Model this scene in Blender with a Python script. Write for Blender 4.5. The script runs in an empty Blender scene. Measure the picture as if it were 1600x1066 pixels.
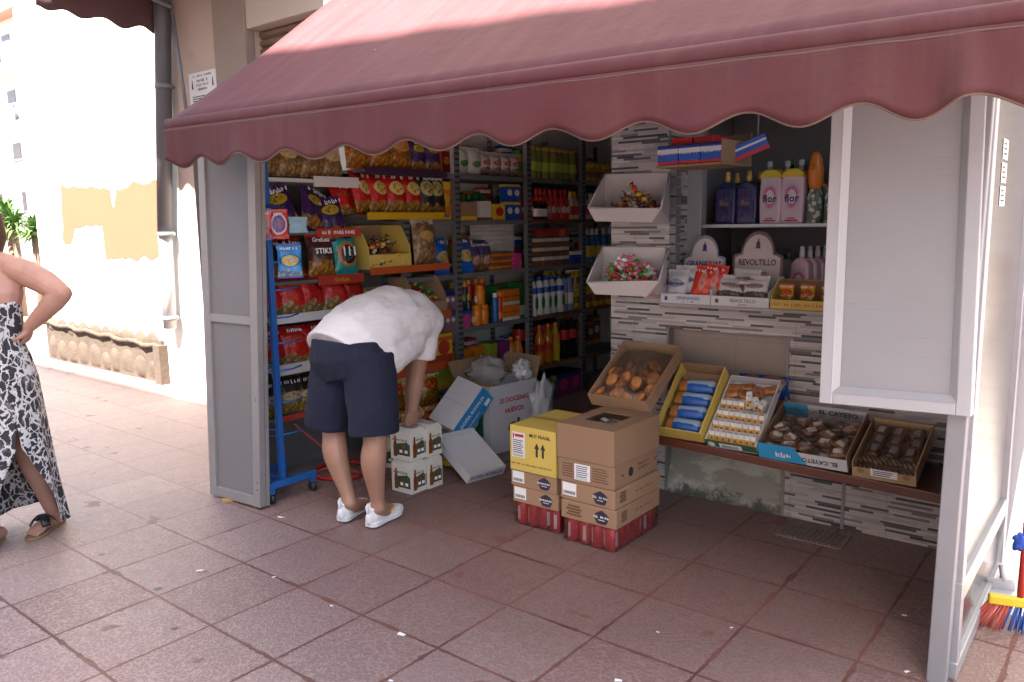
import bpy, math, random
from mathutils import Vector, Matrix, Euler, noise as mnoise
random.seed(7)
R = math.radians
sc = bpy.context.scene
col = sc.collection

# ---------------------------------------------------------------- camera
CAM = Vector((3.86307967, -1.07730195, 1.48828729))
CR = Vector((0.7820453, 0.623041, -0.01500228))      # right
CD = Vector((0.07979179, -0.1239712, -0.9890725))    # down
CF = Vector((-0.61809257, 0.77230244, -0.14666465))  # forward
FPX = 1240.5
cam = bpy.data.cameras.new('camera')
co = bpy.data.objects.new('camera', cam)
col.objects.link(co)
mw = Matrix.Identity(4)
for i in range(3):
    mw[i][0] = CR[i]; mw[i][1] = -CD[i]; mw[i][2] = -CF[i]; mw[i][3] = CAM[i]
co.matrix_world = mw
cam.sensor_fit = 'HORIZONTAL'
cam.sensor_width = 36
cam.lens = FPX / 1600 * 36
cam.clip_start = .05
cam.clip_end = 500
sc.camera = co

# ---------------------------------------------------------------- light
SUN_D = Vector((-.33, 1, -1.47)).normalized()       # the way the sunlight travels
world = bpy.data.worlds.new('World')
sc.world = world
world.use_nodes = True
wn = world.node_tree
wn.nodes.clear()
sky = wn.nodes.new('ShaderNodeTexSky')
sky.sky_type = 'NISHITA'
sky.sun_disc = False
sky.sun_elevation = math.asin(-SUN_D.z)
sky.sun_rotation = math.atan2(-SUN_D.x, -SUN_D.y)
sky.air_density = 1.0
sky.dust_density = 2.5
bg = wn.nodes.new('ShaderNodeBackground')
bg.inputs[1].default_value = .065
wo = wn.nodes.new('ShaderNodeOutputWorld')
wn.links.new(sky.outputs[0], bg.inputs[0])
wn.links.new(bg.outputs[0], wo.inputs[0])
sun = bpy.data.lights.new('sun', 'SUN')
sun.energy = 5.0
sun.angle = R(.5)
sun.color = (1, .94, .86)
so = bpy.data.objects.new('sun', sun)
col.objects.link(so)
so.rotation_euler = SUN_D.to_track_quat('-Z', 'Y').to_euler()
sc.view_settings.view_transform = 'Standard'
sc.view_settings.look = 'None'
sc.view_settings.gamma = 1
sc.view_settings.exposure = 3.08

# ---------------------------------------------------------------- pixel -> point on a real plane
def ray(px, py):
    return CR * ((px - 800) / FPX) + CD * ((py - 533) / FPX) + CF
def gz(px, py, z=0):
    a = ray(px, py); return CAM + a * ((z - CAM.z) / a.z)
def gy(px, py, y):
    a = ray(px, py); return CAM + a * ((y - CAM.y) / a.y)
def gx(px, py, x):
    a = ray(px, py); return CAM + a * ((x - CAM.x) / a.x)

# ---------------------------------------------------------------- materials
def lin(c):
    if isinstance(c, str):
        c = [int(c[i:i + 2], 16) / 255 for i in (1, 3, 5)]
        c = [x / 12.92 if x <= .04045 else ((x + .055) / 1.055) ** 2.4 for x in c]
    return (c[0], c[1], c[2], 1)
class G:
    def __init__(s, name, rough=.5, metal=0, spec=.5):
        s.mat = bpy.data.materials.new(name)
        s.mat.use_nodes = True
        s.t = s.mat.node_tree
        s.b = s.t.nodes['Principled BSDF']
        s.b.inputs['Roughness'].default_value = rough
        s.b.inputs['Metallic'].default_value = metal
        s.b.inputs['Specular IOR Level'].default_value = spec
    def nd(s, typ, ins={}, **kw):
        n = s.t.nodes.new('ShaderNode' + typ)
        for k, v in kw.items(): setattr(n, k, v)
        for k, v in ins.items(): s.put(n.inputs[k], v)
        return n
    def put(s, sock, v):
        if isinstance(v, bpy.types.NodeSocket): s.t.links.new(v, sock)
        else: sock.default_value = v
    def m(s, op, a, b=0.0, c=None):
        n = s.nd('Math', {0: a, 1: b}, operation=op)
        if c is not None: s.put(n.inputs[2], c)
        return n.outputs[0]
    def mix(s, f, a, b, bt='MIX'):
        n = s.t.nodes.new('ShaderNodeMix'); n.data_type = 'RGBA'; n.blend_type = bt
        s.put(n.inputs[0], f); s.put(n.inputs[6], a); s.put(n.inputs[7], b)
        return n.outputs[2]
    def co(s, k='Object'):
        return s.nd('TexCoord').outputs[k]
    def mapping(s, v, sc=(1, 1, 1), loc=(0, 0, 0)):
        return s.nd('Mapping', {0: v, 'Scale': sc, 'Location': loc}).outputs[0]
    def noise(s, v, scale, detail=4, rough=.55, out=0):
        return s.nd('TexNoise', {'Vector': v, 'Scale': scale, 'Detail': detail, 'Roughness': rough}).outputs[out]
    def xyz(s, v):
        return s.nd('SeparateXYZ', {0: v}).outputs
    def step(s, x, a, b):
        n = s.nd('MapRange', {0: x, 1: a, 2: b}); return n.outputs[0]
    def base(s, c): s.put(s.b.inputs['Base Color'], c)
    def rough(s, v): s.put(s.b.inputs['Roughness'], v)
    def bump(s, h, strength=.3, dist=.01):
        n = s.nd('Bump', {'Strength': strength, 'Distance': dist, 'Height': h})
        s.put(s.b.inputs['Normal'], n.outputs[0])
_mc = {}
def mt(name, c, rough=.55, metal=0, var=.12, scale=14, bump=0, bscale=120, bdist=.002, spec=.5, dirt=None, coat=0):
    key = (name, str(c), rough, metal)
    if key in _mc: return _mc[key]
    g = G(name, rough, metal, spec)
    c = lin(c)
    o = g.co()
    n = g.noise(o, scale, 5)
    a = tuple(max(0, x * (1 - var)) for x in c[:3]) + (1,)
    b = tuple(min(1, x * (1 + var)) for x in c[:3]) + (1,)
    cc = g.mix(n, a, b)
    if dirt:
        dn = g.step(g.noise(o, scale * .35, 6, .7), .52, .72)
        cc = g.mix(g.m('MULTIPLY', dn, dirt[1]), cc, lin(dirt[0]))
    rv = g.m('MULTIPLY_ADD', g.nd('ObjectInfo').outputs['Random'], .22, .88)
    cc = g.mix(1.0, cc, g.nd('CombineColor', {0: rv, 1: rv, 2: rv}).outputs[0], 'MULTIPLY')
    g.base(cc)
    g.rough(g.m('MULTIPLY_ADD', n, .2, rough - .1))
    if bump: g.bump(g.noise(o, bscale, 3), bump, bdist)
    if coat: g.b.inputs['Coat Weight'].default_value = coat
    _mc[key] = g.mat
    return g.mat
def bagm(name, bgc, blob, food, bz=.62, br=(.36, .17), fz=.36, seal=None, rough=.22, ring=None):
    """a printed foil packet: ground colour, an oval badge, a picture at the foot, a seal strip on top"""
    g = G(name, rough)
    v = g.co('Generated'); x, y, z = g.xyz(v)[:3]
    w = g.noise(g.mapping(v, (1, .3, 1.3)), 3.2, 4, .6)
    wob = g.m('MULTIPLY_ADD', w, .25, -.12)
    dx = g.m('DIVIDE', g.m('SUBTRACT', x, .5), br[0]); dz = g.m('DIVIDE', g.m('SUBTRACT', z, bz), br[1])
    r = g.m('ADD', g.m('SQRT', g.m('ADD', g.m('MULTIPLY', dx, dx), g.m('MULTIPLY', dz, dz))), wob)
    ob = g.m('MULTIPLY_ADD', g.noise(g.co(), 9, 3), .5, g.m('MULTIPLY_ADD', g.nd('ObjectInfo').outputs['Random'], .3, .85))
    c = g.mix(1.0, lin(bgc), g.nd('CombineColor', {0: ob, 1: ob, 2: ob}).outputs[0], 'MULTIPLY')
    if food:
        vo = g.nd('TexVoronoi', {'Vector': g.mapping(v, (1, .4, 1.3)), 'Scale': 7.0, 'Randomness': 1.0})
        fc = g.mix(g.step(vo.outputs['Distance'], .1, .6), lin(food), tuple(q * .35 for q in lin(food)[:3]) + (1,))
        fm = g.step(g.m('ADD', z, g.m('MULTIPLY', wob, 1.6)), fz, fz - .03)
        c = g.mix(fm, c, fc)
    if ring: c = g.mix(g.step(r, 1.25, 1.2), c, lin(ring))
    c = g.mix(g.step(r, 1.0, .95), c, lin(blob))
    # lines that read as print on the badge
    st = g.noise(g.mapping(v, (9, 1, 26)), 1.0, 2)
    inn = g.m('MULTIPLY', g.step(r, .72, .66), g.step(st, .52, .55))
    c = g.mix(g.m('MULTIPLY', inn, .8), c, lin(bgc))
    if seal:
        e = g.m('ADD', g.step(z, .93, .935), g.step(z, .06, .055))
        c = g.mix(e, c, lin(seal))
    g.base(c)
    g.bump(g.noise(g.co(), 30, 4, .6), .8, .010)
    return g.mat

# ---------------------------------------------------------------- mesh builder
class MB:
    def __init__(s): s.v = []; s.f = []; s.mi = []; s.sm = []
    def add(s, vs, fs, mi=0, sm=False, M=None):
        o = len(s.v)
        s.v += [(M @ Vector(p)) if M is not None else Vector(p) for p in vs]
        for f in fs:
            s.f.append([o + i for i in f]); s.mi.append(mi); s.sm.append(sm)
        return s
    def bx(s, x0, x1, y0, y1, z0, z1, mi=0, M=None):
        vs = [(x0, y0, z0), (x1, y0, z0), (x1, y1, z0), (x0, y1, z0), (x0, y0, z1), (x1, y0, z1), (x1, y1, z1), (x0, y1, z1)]
        return s.add(vs, [(3, 2, 1, 0), (4, 5, 6, 7), (0, 1, 5, 4), (1, 2, 6, 5), (2, 3, 7, 6), (3, 0, 4, 7)], mi, False, M)
    def box(s, c, d, mi=0, M=None):
        return s.bx(c[0] - d[0] / 2, c[0] + d[0] / 2, c[1] - d[1] / 2, c[1] + d[1] / 2, c[2] - d[2] / 2, c[2] + d[2] / 2, mi, M)
    def lathe(s, prof, n=16, mi=0, M=None, sm=True, cap=True):
        vs = []; fs = []
        for (r, z) in prof:
            for k in range(n):
                a = 2 * math.pi * k / n; vs.append((r * math.cos(a), r * math.sin(a), z))
        for i in range(len(prof) - 1):
            for k in range(n):
                k2 = (k + 1) % n
                fs.append((i * n + k, i * n + k2, (i + 1) * n + k2, (i + 1) * n + k))
        s.add(vs, fs, mi, sm, M)
        if cap:
            o = len(s.v); m = len(prof)
            s.f.append([o - m * n + k for k in range(n)][::-1]); s.mi.append(mi); s.sm.append(False)
            s.f.append([o - n + k for k in range(n)]); s.mi.append(mi); s.sm.append(False)
        return s
    def tube(s, path, rad, n=8, mi=0, sm=True, ry=None, up=None, cap=True, round_cap=False):
        path = [Vector(p) for p in path]
        m = len(path)
        rad = list(rad) if hasattr(rad, '__len__') else [rad] * m
        ry = list(ry) if ry is not None else rad
        if round_cap:
            t0 = (path[0] - path[1]).normalized(); t1 = (path[-1] - path[-2]).normalized()
            def ext(p, t, a, b): return [(p + t * (min(a, b) * math.sin(q)), a * math.cos(q), b * math.cos(q)) for q in (R(28), R(55), R(80))]
            e0 = ext(path[0], t0, rad[0], ry[0]); e1 = ext(path[-1], t1, rad[-1], ry[-1])
            path = [e[0] for e in e0[::-1]] + path + [e[0] for e in e1]
            rad = [e[1] for e in e0[::-1]] + rad + [e[1] for e in e1]
            ry = [e[2] for e in e0[::-1]] + ry + [e[2] for e in e1]
            m = len(path)
        vs = []; fs = []
        u = None
        for i, p in enumerate(path):
            t = (path[min(i + 1, m - 1)] - path[max(i - 1, 0)]).normalized()
            if up is not None: u = (Vector(up) - t * Vector(up).dot(t)).normalized()
            elif u is None:
                h = Vector((0, 0, 1)) if abs(t.z) < .9 else Vector((1, 0, 0))
                u = (h - t * h.dot(t)).normalized()
            else: u = (u - t * u.dot(t)).normalized()
            w = t.cross(u)
            for k in range(n):
                a = 2 * math.pi * k / n
                vs.append(p + u * (rad[i] * math.cos(a)) + w * (ry[i] * math.sin(a)))
        for i in range(m - 1):
            for k in range(n):
                k2 = (k + 1) % n
                fs.append((i * n + k, i * n + k2, (i + 1) * n + k2, (i + 1) * n + k))
        if cap:
            fs.append(tuple(range(n))[::-1]); fs.append(tuple((m - 1) * n + k for k in range(n)))
        return s.add(vs, fs, mi, sm)
    def ell(s, c, r, mi=0, n=14, m=9, M=None):
        vs = []; fs = []
        for i in range(m + 1):
            a = math.pi * i / m
            for k in range(n):
                b = 2 * math.pi * k / n
                vs.append((c[0] + r[0] * math.sin(a) * math.cos(b), c[1] + r[1] * math.sin(a) * math.sin(b), c[2] - r[2] * math.cos(a)))
        for i in range(m):
            for k in range(n):
                k2 = (k + 1) % n
                fs.append((i * n + k, i * n + k2, (i + 1) * n + k2, (i + 1) * n + k))
        return s.add(vs, fs, mi, True, M)
    def prism(s, pts, y0, y1, mi=0, M=None, sm=False):
        """outline in x,z pushed along y"""
        n = len(pts)
        vs = [(x, y0, z) for x, z in pts] + [(x, y1, z) for x, z in pts]
        fs = [tuple(range(n)), tuple(range(2 * n - 1, n - 1, -1))]
        fs += [(i, n + i, n + (i + 1) % n, (i + 1) % n) for i in range(n)]
        return s.add(vs, fs, mi, sm, M)
    def sheet(s, fn, nu, nv, mi=0, sm=True, M=None, flip=False):
        vs = [fn(i / nu, j / nv) for j in range(nv + 1) for i in range(nu + 1)]
        fs = []
        for j in range(nv):
            for i in range(nu):
                a = j * (nu + 1) + i
                q = (a, a + 1, a + nu + 2, a + nu + 1)
                fs.append(q[::-1] if flip else q)
        return s.add(vs, fs, mi, sm, M)
    def build(s, name, mats, parent=None, loc=None, rot=None, bevel=0, mods=()):
        me = bpy.data.meshes.new(name)
        me.from_pydata([tuple(p) for p in s.v], [], s.f)
        if not isinstance(mats, (list, tuple)): mats = [mats]
        for q in mats: me.materials.append(q)
        me.polygons.foreach_set('material_index', s.mi)
        me.polygons.foreach_set('use_smooth', s.sm)
        me.update()
        o = bpy.data.objects.new(name, me)
        col.objects.link(o)
        if parent: o.parent = parent
        if loc is not None: o.location = loc
        if rot is not None: o.rotation_euler = rot
        if bevel:
            b = o.modifiers.new('bevel', 'BEVEL'); b.width = bevel; b.segments = 2; b.limit_method = 'ANGLE'; b.angle_limit = R(40)
        for kind, kw in mods:
            q = o.modifiers.new(kind.lower(), kind)
            for k, v in kw.items(): setattr(q, k, v)
        return o
def tag(o, label=None, cat=None, group=None, kind=None):
    if label: o['label'] = label
    if cat: o['category'] = cat
    if group: o['group'] = group
    if kind: o['kind'] = kind
    return o
def thing(name, label, cat, loc=(0, 0, 0), rot=(0, 0, 0), group=None):
    o = bpy.data.objects.new(name, None)
    o.empty_display_size = .1
    col.objects.link(o)
    o.location = loc; o.rotation_euler = rot
    return tag(o, label, cat, group)
def copy_tree(o, parent=None):
    c = o.copy(); col.objects.link(c)
    if parent: c.parent = parent
    for ch in list(o.children): copy_tree(ch, c)
    return c
_tx = {}
def text_geo(s, size, bold=False):
    k = (s, bold)
    if k not in _tx:
        cu = bpy.data.curves.new('lettering', 'FONT')
        cu.body = s; cu.size = 1; cu.align_x = 'CENTER'; cu.align_y = 'CENTER'; cu.extrude = .004
        cu.resolution_u = 2
        if bold: cu.offset = .025
        ob = bpy.data.objects.new('lettering', cu)
        me = bpy.data.meshes.new_from_object(ob)
        _tx[k] = ([tuple(v.co) for v in me.vertices], [tuple(p.vertices) for p in me.polygons])
        bpy.data.objects.remove(ob); bpy.data.curves.remove(cu); bpy.data.meshes.remove(me)
    vs, fs = _tx[k]
    return [(x * size, y * size, z * size) for x, y, z in vs], fs
# text drawn on a face whose outward normal is -y: local x right, z up
FRONT = Matrix(((1, 0, 0, 0), (0, 0, -1, 0), (0, 1, 0, 0), (0, 0, 0, 1)))
def put_text(mb, s, size, at, mi=0, M=None, bold=False, sx=1.0):
    if s[0] == '~':      # print too small to read in the photo: broken strokes of type
        n = int(s[1:]); w = size * .62; vs = []; fs = []
        q = random.Random(n * 7 + int(size * 9000))
        def blk(x0, x1, z0, z1):
            k = len(vs); vs.extend([(x0, z0, 0), (x1, z0, 0), (x1, z1, 0), (x0, z1, 0)]); fs.append((k, k + 1, k + 2, k + 3))
        for i in range(n):
            if q.random() < .12: continue
            x0 = (i - n / 2) * w; h = size * (.36 if q.random() < .7 else .5)
            blk(x0, x0 + w * .26, -h * .6, h * .8)
            if q.random() < .7: blk(x0 + w * .5, x0 + w * .74, -h * .6, h * (.8 if q.random() < .5 else .4))
            zz = q.choice((.5, .0, -.6)); blk(x0 + w * .26, x0 + w * .5, h * zz, h * (zz + .28))
    else: vs, fs = text_geo(s, size, bold)
    vs = [(x * sx, y, z) for x, y, z in vs]
    T = Matrix.Translation(Vector(at)) @ FRONT
    if M is not None: T = M @ T
    mb.add(vs, fs, mi, False, T)
def Mx(loc=(0, 0, 0), rz=0, rx=0, ry=0):
    return Matrix.Translation(Vector(loc)) @ Euler((rx, ry, rz)).to_matrix().to_4x4()

# ================================================================ SETTING
def floor_mat():
    g = G('street_tile', .62)
    o = g.co(); x, y, z = g.xyz(o)[:3]
    wv = g.noise(o, 9, 3, .6)
    jx = g.m('MULTIPLY_ADD', wv, .006, -.003)
    X = g.m('DIVIDE', g.m('ADD', x, jx), .4); Y = g.m('DIVIDE', g.m('ADD', y, jx), .4)
    fx = g.m('FRACT', X); fy = g.m('FRACT', Y)
    ex = g.m('MINIMUM', fx, g.m('SUBTRACT', 1, fx)); ey = g.m('MINIMUM', fy, g.m('SUBTRACT', 1, fy))
    e = g.m('MINIMUM', ex, ey)
    cell = g.nd('CombineXYZ', {0: g.m('FLOOR', X), 1: g.m('FLOOR', Y)}).outputs[0]
    rnd = g.nd('TexWhiteNoise', {'Vector': cell}).outputs['Color']
    rv = g.xyz(rnd)[0]; rv2 = g.xyz(rnd)[1]
    # worm relief
    off = g.nd('VectorMath', {0: o, 1: rnd}, operation='ADD').outputs[0]
    wn_ = g.noise(off, 50, 1.2, .4)
    worm = g.step(g.m('ABSOLUTE', g.m('SUBTRACT', wn_, .5)), .075, .025)
    big = g.noise(o, 1.3, 5, .6)
    mid = g.noise(o, 14, 5, .7)
    c = g.mix(rv, lin((.50, .415, .375)), lin((.39, .31, .28)))
    c = g.mix(g.m('MULTIPLY', rv2, .45), c, lin((.40, .27, .235)))
    c = g.mix(g.step(big, .35, .75), c, lin((.38, .265, .25)))
    c = g.mix(g.m('MULTIPLY', worm, .42), lin((.43, .34, .335)), c) if False else g.mix(g.m('MULTIPLY', g.m('SUBTRACT', 1, worm), g.m('MULTIPLY_ADD', rv2, .25, .34)), c, lin((.165, .098, .088)))
    c = g.mix(g.m('MULTIPLY', g.step(mid, .5, .75), .4), c, lin((.24, .16, .145)))
    # trodden red brown dirt by the shop, plus painted shade under the awning
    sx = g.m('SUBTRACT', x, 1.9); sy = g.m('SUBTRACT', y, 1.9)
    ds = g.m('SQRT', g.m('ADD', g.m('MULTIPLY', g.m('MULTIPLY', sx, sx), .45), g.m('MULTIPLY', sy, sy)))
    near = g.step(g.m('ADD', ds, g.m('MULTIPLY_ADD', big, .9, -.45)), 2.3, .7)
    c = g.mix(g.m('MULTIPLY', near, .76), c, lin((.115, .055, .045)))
    # grey worn tiles further left, colour also darkened against sunlit wall bounce
    left = g.step(x, .2, -1.2)
    c = g.mix(g.m('MULTIPLY', left, .6), c, lin((.30, .235, .212)))
    # grout
    gn = g.step(g.m('ADD', x, g.m('MULTIPLY_ADD', big, 1.2, -.6)), -.2, .5)
    spl = g.step(g.noise(g.mapping(o, (1, 1, 1), (5, 2, 0)), 6.5, 4, .6), .52, .74)
    gw = g.m('ADD', g.m('MULTIPLY_ADD', g.noise(o, 42, 5, .75), .034, -.0105), g.m('MULTIPLY', gn, g.m('MULTIPLY_ADD', spl, .030, .007)))
    gm = g.step(e, g.m('ADD', gw, .002), gw)
    gc = g.mix(g.step(g.noise(o, 2.1, 3), .38, .62), lin((.17, .068, .050)), lin((.085, .028, .020)))
    gc = g.mix(g.m('SUBTRACT', 1, gn), gc, lin((.17, .125, .115)))
    c = g.mix(g.m('MULTIPLY', gm, .92), c, gc)
    # stains and gum
    st = g.noise(g.mapping(o, (1, 1, 1), (3.3, 1.7, 0)), 4.2, 4, .55)
    c = g.mix(g.m('MULTIPLY', g.step(st, .66, .69), .75), c, lin((.15, .055, .04)))
    gu = g.nd('TexVoronoi', {'Vector': o, 'Scale': 2.6, 'Randomness': 1.0}).outputs['Distance']
    c = g.mix(g.m('MULTIPLY', g.step(gu, .055, .04), .8), c, lin((.06, .05, .05)))
    g.base(c)
    g.rough(g.m('MULTIPLY_ADD', mid, .25, .42))
    h = g.m('ADD', g.m('MULTIPLY', worm, .5), g.m('MULTIPLY', g.m('SUBTRACT', 1, gm), 1.2))
    g.bump(h, .6, .004)
    return g.mat
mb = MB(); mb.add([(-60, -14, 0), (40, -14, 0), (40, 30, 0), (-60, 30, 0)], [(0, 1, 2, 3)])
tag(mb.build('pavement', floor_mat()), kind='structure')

# ---- plain materials
M_white = mt('white_render', (.74, .70, .62), .85, var=.05, scale=3, bump=.3, bscale=60)
M_beige = mt('beige_render', (.46, .36, .30), .85, var=.08, scale=4, bump=.25, bscale=70, dirt=((.30, .23, .19), .6))
M_pil = mt('brown_render', (.25, .195, .16), .85, var=.1, scale=5, bump=.3, bscale=90)
M_lintel = mt('pale_lintel', (.52, .43, .36), .8, var=.08, scale=5)
M_slat = mt('brown_shutter', (.17, .105, .075), .55, var=.15, scale=6)
M_ochre = mt('ochre_paint', (.31, .088, .044), .8, var=.07, scale=6, bump=.3, bscale=60)
M_stone = mt('tan_stone', (.072, .050, .036), .9, var=.4, scale=9, bump=.8, bscale=35, bdist=.008, dirt=((.035, .025, .018), .6))
M_alu = mt('aluminium', (.40, .41, .44), .38, metal=.55, var=.08, scale=20)
M_alu_old = mt('worn_aluminium', (.28, .262, .255), .5, metal=.35, var=.14, scale=18, bump=.1)
M_panelgrey = mt('grey_panel', (.19, .182, .185), .6, var=.1, scale=4, dirt=((.20, .19, .20), .5))
M_white_alu = mt('white_aluminium', (.37, .37, .38), .35, var=.04, scale=9, coat=.2)
g_ = G('pale_board', .45)
o_ = g_.co()
n_ = g_.noise(o_, 5, 4); sc1 = g_.noise(g_.mapping(o_, (2, 1, 70)), 2.2, 3, .7); sc2 = g_.noise(g_.mapping(g_.nd('VectorRotate', {0: o_, 'Angle': .5, 'Axis': (0, 1, 0)}).outputs[0], (90, 1, 3)), 1.6, 3, .7)
c_ = g_.mix(n_, lin((.265, .265, .272)), lin((.31, .31, .318)))
c_ = g_.mix(g_.m('MULTIPLY', g_.step(sc1, .64, .72), .45), c_, lin((.19, .19, .195)))
c_ = g_.mix(g_.m('MULTIPLY', g_.step(sc2, .68, .74), .4), c_, lin((.18, .18, .19)))
vd_ = g_.nd('TexVoronoi', {'Vector': o_, 'Scale': 9.0}).outputs['Distance']
c_ = g_.mix(g_.m('MULTIPLY', g_.step(vd_, .035, .02), .7), c_, lin((.11, .10, .10)))
g_.base(c_); g_.rough(g_.m('MULTIPLY_ADD', n_, .25, .3)); M_board = g_.mat
M_dark = mt('dark_interior', (.10, .095, .095), .8, var=.15)
M_in = mt('interior_plaster', (.62, .61, .60), .85, var=.08, scale=3)
M_steel = mt('grey_shelf_steel', (.19, .195, .21), .5, metal=.2, var=.15, scale=12)
M_black = mt('black_plastic', (.02, .02, .022), .45, var=.2)
M_blue = mt('blue_paint', (.012, .095, .33), .42, var=.15, scale=30)
M_redwire = mt('red_paint', (.33, .02, .02), .4, var=.15)
M_card = mt('brown_cardboard', (.30, .18, .105), .8, var=.07, scale=8, bump=.15, bscale=150)
M_card_in = mt('cardboard_inside', (.27, .17, .095), .85, var=.08, scale=8)
M_wcard = mt('white_cardboard', (.56, .55, .55), .75, var=.05, scale=6)
M_ycard = mt('yellow_cardboard', (.58, .42, .09), .7, var=.06, scale=6)
M_green = mt('green_print', (.01, .10, .05), .6)
M_print = mt('dark_print', (.03, .025, .03), .6)
M_red = mt('red_print', (.45, .02, .02), .5)
M_bluep = mt('blue_print', (.015, .07, .32), .5)
M_cyan = mt('cyan_print', (.03, .30, .55), .6)
M_wprint = mt('white_print', (.72, .72, .72), .6, var=.03)
M_glass = None
def glass_mat(name, c=(.9, .95, .95), rough=.03, alpha=.25):
    g = G(name, rough); g.b.inputs['Base Color'].default_value = lin(c)
    g.b.inputs['Alpha'].default_value = alpha
    return g.mat
M_glass = glass_mat('window_glass')
M_film = glass_mat('clear_film', (.9, .9, .92), .12, .28)
g_ = G('clear_film_wrinkled', .1)
t_ = g_.t
gl_ = g_.nd('BsdfGlossy', {'Color': (.9, .9, .9, 1), 'Roughness': .12}); tr_ = g_.nd('BsdfTransparent', {'Color': (.96, .96, .96, 1)})
bp_ = g_.nd('Bump', {'Strength': 1.0, 'Distance': .010, 'Height': g_.noise(g_.co(), 42, 3)})
g_.put(gl_.inputs['Normal'], bp_.outputs[0])
fr_ = g_.nd('Fresnel', {'IOR': 1.38, 'Normal': bp_.outputs[0]})
mx_ = g_.nd('MixShader', {0: g_.m('MINIMUM', g_.m('MULTIPLY_ADD', fr_.outputs[0], 1.8, .03), .9), 1: tr_.outputs[0], 2: gl_.outputs[0]})
t_.links.new(mx_.outputs[0], t_.nodes['Material Output'].inputs[0])
M_film = g_.mat

def strip_tile(name='mosaic_strip_tile'):
    g = G(name, .35)
    o = g.co(); x, y, z = g.xyz(o)[:3]
    u = g.m('ADD', x, y)
    row = g.m('FLOOR', g.m('DIVIDE', z, .0115))
    r0 = g.nd('TexWhiteNoise', {'W': row}, noise_dimensions='1D').outputs['Value']
    L = g.m('MULTIPLY_ADD', r0, .09, .09)
    seg = g.m('FLOOR', g.m('DIVIDE', g.m('ADD', u, g.m('MULTIPLY', r0, 3.7)), L))
    cv = g.nd('CombineXYZ', {0: row, 1: seg}).outputs[0]
    rv = g.nd('TexWhiteNoise', {'Vector': cv}).outputs['Value']
    rp = g.nd('ValToRGB', {0: rv}); cr = rp.color_ramp; cr.interpolation = 'CONSTANT'
    cols = [(0, (.46, .42, .40)), (.42, (.36, .33, .315)), (.62, (.52, .48, .46)), (.74, (.085, .08, .082)), (.86, (.17, .155, .15)), (.93, (.045, .042, .045))]
    while len(cr.elements) < len(cols): cr.elements.new(.5)
    for e_, (p, c) in zip(cr.elements, cols): e_.position = p; e_.color = lin(c)
    fz = g.m('FRACT', g.m('DIVIDE', z, .0115))
    gl = g.step(g.m('MINIMUM', fz, g.m('SUBTRACT', 1, fz)), .10, .04)
    c = g.mix(g.m('MULTIPLY', gl, .45), rp.outputs[0], lin((.20, .185, .18)))
    # joints of the real tiles
    jx = g.m('FRACT', g.m('DIVIDE', g.m('ADD', u, .07), .45)); jz = g.m('FRACT', g.m('DIVIDE', z, .3))
    j = g.m('MAXIMUM', g.step(jx, .008, .004), g.step(jz, .014, .006))
    c = g.mix(g.m('MULTIPLY', j, .55), c, lin((.14, .125, .12)))
    c = g.mix(g.m('MULTIPLY', g.step(g.noise(o, 5, 5), .5, .8), .35), c, lin((.22, .18, .16)))
    g.base(c); g.bump(g.m('MULTIPLY_ADD', gl, -1, rv), .25, .002)
    return g.mat
M_strip = strip_tile()

# ---- the long building behind everything
YF = 2.75
bld = thing('street_building', 'pale rendered building behind the shop with ochre paint patches, brown pilaster and a roller shutter', 'building', (-3, YF, 0))
BL = (3, -YF, 0)
def bpart(mb_, name, mat, **k): return mb_.build(name, mat, bld, loc=BL, **k)
m = MB()
m.bx(-6.2, -3.02, YF, 9, 0, 8); bpart(m, 'whitewashed_wall', M_white)
m = MB()
m.bx(-3.02, -2.24, YF + .003, 9, 0, 8)
m.bx(-2.24, -1.8, YF + .05, 9, 0, 8); m.bx(-1.8, -.45, YF + .12, 9, 3.3, 8)
m.bx(-.45, 1.5, YF + .002, 3.0, 2.5, 8); m.bx(1.5, 3.47, YF + .002, 3.0, 2.25, 8); m.bx(-.62, -.45, YF + .002, 9, 0, 8)
bpart(m, 'beige_wall', M_beige)
m = MB(); m.bx(-2.24, -1.8, YF - .04, YF + .05, 0, 8); bpart(m, 'pilaster', M_pil, bevel=.006)
m = MB()
for k in range(48): 
    z0 = k * .063
    m.add([(-1.8, YF + .12, z0), (-.62, YF + .12, z0), (-.62, YF + .095, z0 + .02), (-1.8, YF + .095, z0 + .02), (-.62, YF + .095, z0 + .05), (-1.8, YF + .095, z0 + .05), (-.62, YF + .12, z0 + .063), (-1.8, YF + .12, z0 + .063)],
          [(0, 1, 2, 3), (3, 2, 4, 5), (5, 4, 6, 7)])
bpart(m, 'roller_shutter', M_slat)
m = MB(); m.bx(-1.8, -.62, YF - .02, YF + .119, 3.024, 3.3); o = bpart(m, 'lintel', M_lintel, bevel=.005)
# right hand wall in the sun, white tiles
def white_tile():
    g = G('white_wall_tile', .4)
    o_ = g.co(); x, y, z = g.xyz(o_)[:3]
    jx = g.m('FRACT', g.m('DIVIDE', x, .25)); jz = g.m('FRACT', g.m('DIVIDE', z, .07))
    j = g.m('MAXIMUM', g.step(jx, .02, .01), g.step(jz, .09, .04))
    n = g.noise(o_, 12, 4)
    c = g.mix(n, lin((.36, .34, .31)), lin((.28, .265, .24)))
    g.base(g.mix(g.m('MULTIPLY', j, .6), c, lin((.13, .115, .10)))); g.bump(g.m('SUBTRACT', 1, j), .4, .003)
    return g.mat
m = MB(); m.bx(3.53, 7.5, YF - .03, 9, 0, 8); bpart(m, 'tiled_side_wall', white_tile())
m = MB(); m.bx(3.47, 3.53, YF - .05, 9, 0, 8); bpart(m, 'corner_trim', M_white_alu)
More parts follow.
